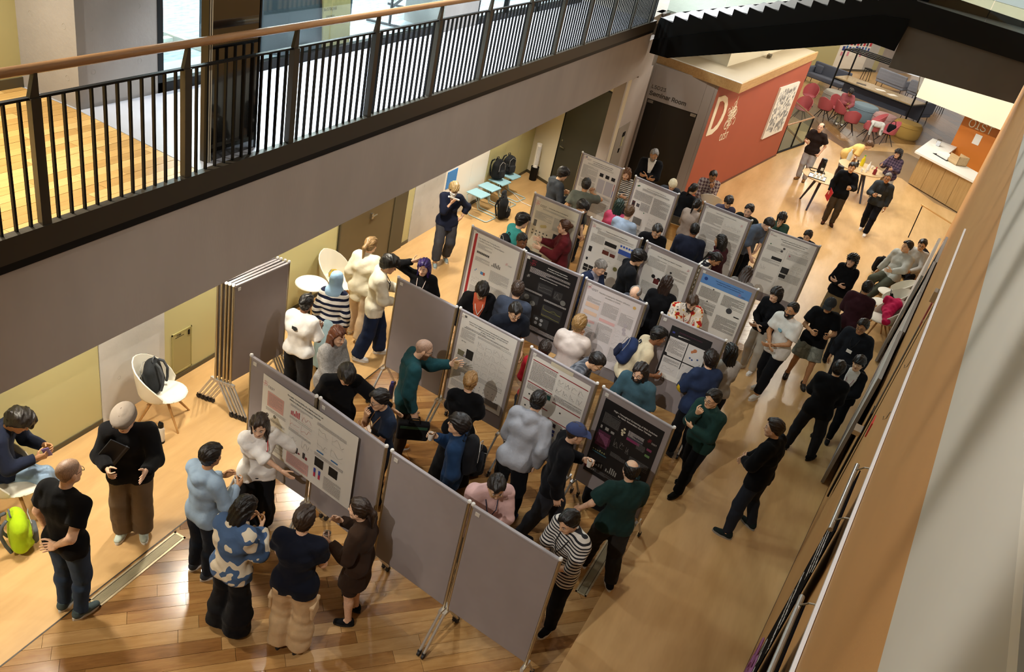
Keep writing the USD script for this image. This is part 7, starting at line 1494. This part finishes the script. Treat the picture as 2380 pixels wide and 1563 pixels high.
P = person('man in a dark tee between the red-striped poster and the tan poster', (11.640, 4.073), -124.0, h=1.7, sk='7a5138', hr=('crop', '0d0b0a'), top=dict(c='1d2026', sleeve=0.34), low=dict(c='1b1c20'), arms=('clasp', 'clasp'), hp=8)
P = person('woman with two-toned hair in a thin striped top', (16.659, 3.900), -177.0, h=1.62, fem=True, sk='e0b596', hr=('long', '6a4426'), top=dict(c='d8d2c4', pat='thin', c2='3a3a3e', fit=0.022), low=dict(c='23242a'), arms=('crossed', 'crossed2'), hp=20)
P = person('woman with green-black hair in a bright pink top', (14.791, 3.427), 7.9, h=1.62, fem=True, sk='e0b596', hr=('long', '142a20'), top=dict(c='c24a66', fit=0.026), low=dict(c='22242a'), arms=('clasp', 'clasp'))
P = person('man in a pale blue shirt beside the woman in pink', (14.444, 3.130), -8.0, h=1.7, sk='e0b596', hr=('short', '5a4028'), top=dict(c='9fb0c4', fit=0.024), low=dict(c='2c3038'), arms=('clasp', 'clasp'), hp=10)
P = person('grey-haired man in a black jacket with folded arms before the black double door', (18.017, 3.737), -164.0, h=1.78, sk='b98860', hr=('short', '8f8c88'), top=dict(c='111114', fit=0.03, inner='e6e2da'), low=dict(c='1b1c20'), arms=('crossed', 'crossed2'), hp=16, beard='8a8680', side=0)
P = person('person in a cream knitted hat bent over a laptop', (17.953, 3.127), -164.2, h=1.66, sk='e0b596', hr=('beanie', 'd8ccab'), top=dict(c='37393f', fit=0.024), low=dict(c='22242a'), arms=('lap', 'lap'), sit=0.46, lean=12, hp=26)
P = person('man in a plaid shirt leaning over the back of a white chair', (19.376, 2.531), -158.7, h=1.7, sk='b98860', hr=('short', '241c18'), top=dict(c='a89a92', pat='plaid', c2='5a4248', fit=0.026), low=dict(c='59616b'), arms=('chin', 'lap'), sit=0.46, lean=8, hp=18, specs=1)
P = person('woman with a black ponytail in a black top on the wooden box', (18.179, 2.686), -26.8, h=1.62, fem=True, sk='dbaf8a', hr=('ponytail', '0f0c0b'), top=dict(c='101114', fit=0.024), low=dict(c='17181c'), arms=('lap', 'lap'), sit=0.46, lean=14, hp=14)
P = person('woman with dark hair in a beige top at the edge of the plain white poster', (16.381, 2.254), -13.9, h=1.6, fem=True, sk='dbaf8a', hr=('ponytail', '17120f'), top=dict(c='9a8a7c', fit=0.028), low=dict(c='1f2024'), arms=('clasp', 'clasp'), hp=14)
P = person('man in glasses and a black sweater holding a white cup', (14.060, 2.456), -161.0, h=1.72, sk='dbaf8a', hr=('short', '17120f'), top=dict(c='0f0f12', fit=0.026), low=dict(c='1b1c20'), arms=('clasp', 'cuphigh'), hp=26, hy=12, specs=1)
held_cup(P, 1, "white cup of the man in glasses and black sweater")
P = person('broad man in a navy overshirt seen from behind', (14.555, 1.896), 6.7, h=1.78, sk='8a5d3f', hr=('crop', '0e0c0b'), top=dict(c='191d2b', fit=0.034, hem=0.12), low=dict(c='1d1f25'), arms=('clasp', 'clasp'), wide=1.08)
P = person('young man with bowl-cut hair in a black shirt', (12.526, 2.350), -63.0, h=1.78, sk='dbaf8a', hr=('bowl', '0f0c0b'), top=dict(c='121316', fit=0.028, hem=0.12), low=dict(c='1a1b1f'), arms=('reachdown', 'clasp'), hp=18)
P = person('greying man in a navy shirt behind the pink-washed poster', (11.764, 2.738), -111.2, h=1.74, sk='e0b596', hr=('crop', '77716a'), top=dict(c='26304a', fit=0.026, inner='8f8f9c'), low=dict(c='22252c'), arms=('clasp', 'clasp'), hp=24)
P = person('balding older man just behind the top edge of the pink-washed poster', (11.543, 2.042), 163.5, h=1.64, sk='e0b596', hr=('fringe', '7a736c'), top=dict(c='3b3d44', fit=0.026), low=dict(c='22252c'), arms=('clasp', 'clasp'), hp=26)
P = person('person with long brown hair in a loose black top seen from behind', (12.097, 1.712), 3.2, h=1.72, fem=True, sk='e0b596', hr=('long', '2a1a12'), top=dict(c='0e0e10', fit=0.034, sleeve=0.7, hem=0.16), low=dict(c='15161a', fit=0.03), arms=('clasp', 'down'))
P = person('bearded man in a white shirt with red and yellow flowers', (11.795, 1.206), -156.3, h=1.74, sk='e0b596', hr=('short', '3f2a1a'), top=dict(c='e3d8c8', pat='floral', c2='c8b090', fit=0.03, sleeve=0.4), low=dict(c='2a2c33'), arms=('clasp', 'clasp'), hp=30, beard='2f2016', lanyard='8a2530', badge=0)
P = person('woman in a dark red top with a raised hand at the plain white poster', (14.897, 1.415), 69.7, h=1.6, fem=True, sk='b98860', hr=('long', '14100e'), top=dict(c='3e1a20', fit=0.028), low=dict(c='1d1e23'), arms=('clasp', 'up'), hp=8)
P = person('woman in a black and white striped top bending forward', (14.142, 1.313), -93.3, h=1.6, fem=True, sk='b98860', hr=('ponytail', '17120f'), top=dict(c='e2ddd4', pat='stripes', c2='1d1d22', fit=0.024, sleeve=0.35), low=dict(c='1d1e23'), arms=('clasp', 'clasp'), lean=14, hp=26)
P = person('person with long brown hair bending beside the last poster', (14.012, 0.722), -5.3, h=1.64, fem=True, sk='e0b596', hr=('long', '2e1d14'), top=dict(c='77716c', fit=0.028), low=dict(c='1d1e23'), arms=('clasp', 'clasp'), lean=24, hp=24)
P = person('tall man in a blue-grey shirt with rolled sleeves leaning over a poster', (16.403, 0.804), -126.5, h=1.8, sk='e0b596', hr=('short', '1d1612'), top=dict(c='5d6a7c', fit=0.028, sleeve=0.62, hem=0.13), low=dict(c='16181e'), arms=('clasp', 'reachdown'), lean=20, hp=30)
P = person('person in glasses and a green top with a hand at the mouth', (17.277, 0.643), -177.6, h=1.62, fem=True, sk='dbaf8a', hr=('bob', '17120f'), top=dict(c='3d5a4c', fit=0.024), low=dict(c='1d1e23'), arms=('crossed', 'mouth'), hp=14, specs=1)
P = person('man in a dark olive jacket behind the plain white poster', (16.748, 1.282), 165.5, h=1.72, sk='e0b596', hr=('short', '17120f'), top=dict(c='1f211c', fit=0.028), low=dict(c='1d1e23'), arms=('clasp', 'clasp'), hp=10)
P = person('person in a purple-grey top with parted dark hair behind the plain white poster', (17.081, 1.754), -163.2, h=1.64, fem=True, sk='dbaf8a', hr=('bowl', '2a1f1a'), top=dict(c='4d4a5c', fit=0.026), low=dict(c='1d1e23'), arms=('clasp', 'clasp'), hp=16)
P = person('woman with a dark ponytail behind the last poster', (16.864, 0.035), 165.0, h=1.6, fem=True, sk='dbaf8a', hr=('ponytail', '17110e'), top=dict(c='2c2d33', fit=0.024), low=dict(c='1d1e23'), arms=('clasp', 'clasp'), hp=22)
P = person('smiling man in a black jacket with a red folder and a cup', (22.546, -0.289), -173.2, h=1.72, sk='dbaf8a', hr=('short', '17120f'), top=dict(c='101216', fit=0.03, hem=0.16), low=dict(c='4a4238', fit=0.026), shoe='4a2c1c', arms=('cup', 'carry'), hp=6)
held_cup(P, 0, "kraft cup of the man with the red folder", KRAFT)
folder(P)
P = person('man in a dark grey sweater walking with a name badge', (22.892, -1.191), 177.3, h=1.7, sk='b98860', hr=('crop', '6d6863'), top=dict(c='33383c', fit=0.026), low=dict(c='15171e', fit=0.026), shoe='e6e2da', sole='efece6', arms=('down', 'cup'), hp=6, specs=1, lanyard='16181c', feet=((0.24, 0.07, 4), (-0.2, -0.07, -4)))
phone(P, 0, "rolled white paper in the hand of the man in the grey sweater", "ece8e0")
P = person('man in a brown tee and grey trousers wearing a backpack', (25.655, 0.900), 167.7, h=1.76, sk='e0b596', hr=('fringe', '2b1d14'), top=dict(c='241b18', sleeve=0.36, fit=0.026, hem=0.1), low=dict(c='a3a6ac', fit=0.028), shoe='8a6238', sole='5a4630', arms=('pocket', 'cup'), hp=4, wide=1.05)
worn_pack(P, "grey backpack on the man in the brown tee", "3a4048", "22262c")
held_cup(P, 1, "kraft cup of the man with the backpack", KRAFT)
P = person('person in a pale yellow tee bending over the drinks table', (26.883, -0.537), -93.6, h=1.66, fem=True, sk='e0b596', hr=('wavy', '5a3d24'), top=dict(c='dcb66c', sleeve=0.4, fit=0.03, hem=0.14), low=dict(c='8d8a80', fit=0.026), arms=('reachdown', 'reachdown'), lean=48, hp=10, slump=14)
P = person('woman with wavy dark hair in a purple plaid shirt', (25.914, -1.327), 153.1, h=1.64, fem=True, sk='e0b596', hr=('curlylong', '1f1512'), top=dict(c='5a4a58', pat='plaid', c2='352c3c', fit=0.034, flare=0.22, fw=0.0), low=dict(c='b9b2a4', kind='skirt', len=1.2, flare=0.14), arms=('gesture', 'gesture'), hp=6)
P = person('person in a pink top asleep in a pink lounge chair', (34.932, 0.697), -170.8, h=1.68, sk='b98860', hr=('curly', '17120f'), top=dict(c='a05a5e', fit=0.03), low=dict(c='8b8468', fit=0.03), shoe='d8d4ca', sit=0.44, slump=8, hp=30, arms=('lap', 'crossed'), feet=((0.5, 0.1, 5), (0.55, -0.1, -5)))
P = person('woman in a black top and cream trousers with her hands joined', (13.361, 0.127), 150.9, h=1.66, fem=True, sk='e0b596', hr=('bob', '1a1412'), top=dict(c='0f0f12', fit=0.022), low=dict(c='b7b0a2', fit=0.026), shoe='e6e3dc', sole='efece6', arms=('clasp', 'clasp'), hp=4)
worn_pack(P, "black shoulder bag at the side of the woman in cream trousers", "121215", "1a1a1d", scale=.72)
P = person('man in a white tee with a blue print and black trousers', (12.767, -0.196), 149.1, h=1.78, sk='b98860', hr=('crop', '14100e'), top=dict(c='d9d6cf', sleeve=0.36, fit=0.03, hem=0.12, logo=('7aa6b8', 1, 0.02)), low=dict(c='121317', fit=0.026, len=0.92), shoe='ded9cf', sole='efece6', arms=('clasp', 'clasp'), beard='17110e', hp=2, feet=((0.18, 0.09, 6), (-0.12, -0.1, -6)))
P = person('man in a dark cap, black tee and camouflage shorts with joined palms', (13.646, -0.726), -173.6, h=1.72, sk='b98860', hr=('cap+crop', '2a2c2e', '17120f'), top=dict(c='0d0d0f', sleeve=0.36, fit=0.028, hem=0.12), low=dict(c='8e9084', kind='shorts', pat='camo', c2='6d7066', fit=0.03), shoe='1a1816', arms=('cup', 'cup'), hy=-18, hp=14, feet=((0.12, 0.14, 8), (-0.06, -0.16, -10)))
P = person('man in a maroon sweater and dark trousers seen from behind', (14.990, -1.244), -9.9, h=1.7, sk='b98860', hr=('short', '14100e'), top=dict(c='34191f', fit=0.034, hem=0.12), low=dict(c='1b1c20'), arms=('clasp', 'clasp'), hp=10)
P = person('woman with long curly black hair, black top and khaki trousers', (16.200, -0.890), 158.0, h=1.64, fem=True, sk='e0b596', hr=('curlylong', '12100f'), top=dict(c='0f0f11', fit=0.03, hem=0.08), low=dict(c='7b6a4c', fit=0.034), arms=('crossed', 'crossed2'), hp=2)
P = person('person in a pale grey sweater seated on the wooden box with legs stretched out', (18.976, -1.939), 147.5, h=1.74, sk='dbaf8a', hr=('short', '17120f'), top=dict(c='b7b9b1', fit=0.03), low=dict(c='4e5144', fit=0.03), shoe='22201e', sit=0.48, lean=-14, arms=('lap', 'prop'), hy=-20, feet=((0.72, 0.05, 0), (0.55, -0.12, -6)))
P = person('person in glasses and a pale shirt seated at the far end of the wooden box', (19.489, -2.253), 159.1, h=1.7, sk='dbaf8a', hr=('short', '17120f'), top=dict(c='c4c4be', fit=0.028), low=dict(c='1d1e23'), sit=0.48, lean=4, arms=('lap', 'lap'), hy=12, specs=1)
P = person('man in glasses and a dark sweater with a white badge', (13.308, -1.296), 162.9, h=1.7, sk='b98860', hr=('short', '17120f'), top=dict(c='1d2026', fit=0.03, hem=0.14), low=dict(c='17181c'), arms=('down', 'down'), hp=14, specs=1, lanyard='121216')
P = person('man in a black overshirt and dark jeans seen from behind near the orange wall', (11.638, -1.101), -6.7, h=1.66, sk='dbaf8a', hr=('short', '17120f'), top=dict(c='0d0d0f', fit=0.034, hem=0.13), low=dict(c='1f2024', fit=0.026), shoe='161618', arms=('clasp', 'clasp'), hp=4, feet=((0.02, 0.19, 22), (0.0, -0.19, -22)))
P = person('woman with short black hair in a white blouse and black jacket', (12.219, -1.374), 167.1, h=1.56, fem=True, sk='dbaf8a', hr=('bowl', '0f0c0b'), top=dict(c='121317', fit=0.028, inner='d9d4cc', iz=0.2), low=dict(c='15161a'), arms=('clasp', 'down'), hp=-4, lanyard='a07078', badge=0)
worn_pack(P, "black tote bag behind the woman in the white blouse", "17181c", "101114", scale=.95)
P = person('man in a black pullover striding across the tan floor', (9.284, -0.515), 75.4, h=1.76, sk='e0b596', hr=('short', '2a1d16'), top=dict(c='0b0b0e', fit=0.034, hem=0.12), low=dict(c='20232b', fit=0.024), shoe='1c2626', sole='8f8a80', arms=('clasp', 'clasp'), hy=14, feet=((0.02, 0.3, 10), (-0.12, -0.16, -20)), wide=1.05)
P = person('man in glasses and a dark green sweater with a hand at his chin', (9.440, 0.305), 145.8, h=1.7, sk='dbaf8a', hr=('short', '17120f'), top=dict(c='1f3833', fit=0.03, hem=0.12), low=dict(c='0f1013', fit=0.024), shoe='15140f', arms=('crossed', 'chin'), hp=10, specs=1, feet=((0.16, 0.09, 8), (-0.16, -0.09, -8)))
P = person('woman with short dark hair and a yellow-sleeved navy pullover', (10.279, 0.561), 31.4, h=1.75, fem=True, sk='e0b596', hr=('wavy', '1f1512'), top=dict(c='25304a', fit=0.034, hem=0.12, collar=1), low=dict(c='0f1013', fit=0.026), arms=('cup', 'clasp'), hp=6)
held_cup(P, 0, "white cup of the woman with the yellow sleeve")
yellow_sleeve(P)
P = person('woman with very long black hair beside the pink-headed poster', (11.013, 0.378), 33.3, h=1.58, fem=True, sk='e0b596', hr=('verylong', '0c0a0a'), top=dict(c='9a958e', fit=0.024), low=dict(c='17181c'), arms=('clasp', 'clasp'), hp=10)
P = person('long-haired bearded man in a teal denim shirt', (9.325, 1.274), 170.7, h=1.7, sk='e0b596', hr=('verylong', '1f1613'), top=dict(c='3a5560', fit=0.028, sleeve=0.62, hem=0.12), low=dict(c='1d1e23'), arms=('down', 'cup'), hp=14, beard='1a120f', specs=1)
held_cup(P, 1, "white cup of the long-haired man in denim")
P = person('man in a cream shirt leaning towards the pink-headed poster with a blue backpack', (10.312, 1.330), -69.4, h=1.82, sk='8a5d3f', hr=('short', '0e0b0a'), top=dict(c='c9bb9c', fit=0.026, sleeve=0.36), low=dict(c='22242a'), arms=('clasp', 'cup'), lean=22, hp=4)
worn_pack(P, "navy blue backpack on the man in the cream shirt", "232f4e", "161c30", scale=.95)
P = person('young man in glasses and a grey plaid shirt leaning over', (9.282, 1.852), -93.8, h=1.68, sk='dbaf8a', hr=('short', '17120f'), top=dict(c='6b6e74', pat='plaid', c2='3d4046', fit=0.026), low=dict(c='22242a'), arms=('clasp', 'clasp'), lean=22, hp=22, specs='gold')
P = person('young person with fair tousled hair in an off-white tee', (9.866, 2.357), -0.2, h=1.7, sk='e0b596', hr=('wavy', '8f6d3e'), top=dict(c='cfc2b8', sleeve=0.36, fit=0.03, hem=0.12), low=dict(c='23252b'), arms=('crossed', 'chin'), hp=8, lanyard='b8a890', badge=0)
P = person('person in a red hooded top crouching behind the red-lined poster', (9.434, 2.621), 13.8, h=1.62, sk='e0b596', hr=('short', '2a201a'), top=dict(c='b0222e', fit=0.026, hood=1), low=dict(c='22242a'), arms=('clasp', 'clasp'), crouch=0.22, lean=16, hp=10)
P = person('stocky man in glasses and a dark navy tee', (9.459, 3.172), -136.1, h=1.74, sk='dbaf8a', hr=('short', '17120f'), top=dict(c='171b24', sleeve=0.44, fit=0.03, hem=0.12), low=dict(c='17181d', fit=0.028), shoe='e2ded6', arms=('down', 'down'), hp=22, specs=1, wide=1.12)
P = person('man in a slate sweater reading the black starry poster', (10.030, 3.405), 12.3, h=1.74, sk='e0b596', hr=('short', '3a2a20'), top=dict(c='3d4452', fit=0.03, hem=0.12), low=dict(c='22242a'), arms=('clasp', 'clasp'), hp=4)
P = person('person in glasses with an orange tee under a black cardigan', (9.803, 3.849), -148.2, h=1.64, sk='dbaf8a', hr=('bowl', '17120f'), top=dict(c='111114', fit=0.03, inner='c85f40', iz=0.2), low=dict(c='17181d'), arms=('down', 'down'), hp=26, specs='gold', lanyard='d8d4cc', badge=0)
P = person('woman with a low blonde bun in a long black dress', (7.616, 2.895), 11.8, h=1.7, fem=True, sk='e0b596', hr=('bun', 'a07a4a'), top=dict(c='0b0b0d', fit=0.026, sleeve=0.4, hem=0.02), low=dict(c='0b0b0d', kind='skirt', len=1.3, flare=0.12, name='skirt'), arms=('crossed', 'crossed2'), hp=6)
P = person('person in a blue sweatshirt and black backpack raising a cup', (6.831, 2.620), 105.9, h=1.66, sk='dbaf8a', hr=('bowl', '17120f'), top=dict(c='1b3250', fit=0.03, hem=0.12), low=dict(c='17181d'), arms=('down', 'cuphigh'), hp=-8, specs=1)
held_cup(P, 1, "white cup raised by the person in the blue sweatshirt")
worn_pack(P, "large black backpack on the person in the blue sweatshirt", "15161a", "0e0f12", scale=1.05)
P = person('person in a light grey hoodie leaning in to read the red-lined poster', (7.830, 2.089), 0.4, h=1.76, sk='e0b596', hr=('short', '17120f'), top=dict(c='94959a', fit=0.036, hood=1, hem=0.1, fold=0.015), low=dict(c='0f1116', fit=0.03), shoe='1f2c58', arms=('clasp', 'pocket'), lean=26, hp=4, feet=((0.02, 0.15, 8), (-0.05, -0.15, -8)))
P = person('man in a blue baseball cap and black jacket holding a coffee', (7.509, 1.481), -64.7, h=1.76, sk='e0b596', hr=('cap+crop', '3a4468', '3a2a1e'), top=dict(c='0e0e11', fit=0.032, hem=0.13, collar=1), low=dict(c='26272c', fit=0.032), shoe='141416', arms=('cup', 'down'), hp=8, feet=((0.22, 0.1, 6), (-0.22, -0.1, -6)))
held_cup(P, 0, "white cup of dark coffee of the man in the blue cap")
P = person('balding man in a dark green polo shirt with his hand low', (7.371, 0.752), 33.5, h=1.7, sk='e0b596', hr=('fringe', '17120f'), top=dict(c='1c322f', sleeve=0.38, fit=0.03, hem=0.1, collar=1), low=dict(c='26231f', fit=0.034), shoe='15161a', sole='e6e2da', arms=(((0.14, 0.22, -0.44), (-1, 0.5, 0), 'grip', None), 'clasp'), hp=4, beard='3a2a20', feet=((0.18, 0.12, 6), (-0.16, -0.12, -6)), wide=1.08)
held_cup(P, 0, "small white cup low in the hand of the balding man in the green polo")
P = person('man in glasses and a pale pink shirt behind the blank front board', (6.184, 1.834), -142.8, h=1.72, sk='dbaf8a', hr=('short', '1d1815'), top=dict(c='c9a5a0', fit=0.034, hem=0.12), low=dict(c='2a2c33'), arms=('clasp', 'clasp'), hp=28, specs='gold', lanyard='1c2238', badge=0)
P = person('man in a finely striped tee leaning over the end of the blank front board', (6.179, 1.022), 153.2, h=1.72, sk='dbaf8a', hr=('short', '17120f'), top=dict(c='d4d0c8', pat='thin', c2='2c2c30', fit=0.03, sleeve=0.5, hem=0.12), low=dict(c='121317', fit=0.026), shoe='17181b', sole='e6e2da', arms=('clasp', 'clasp'), hp=22, lanyard='101012', badge=0)
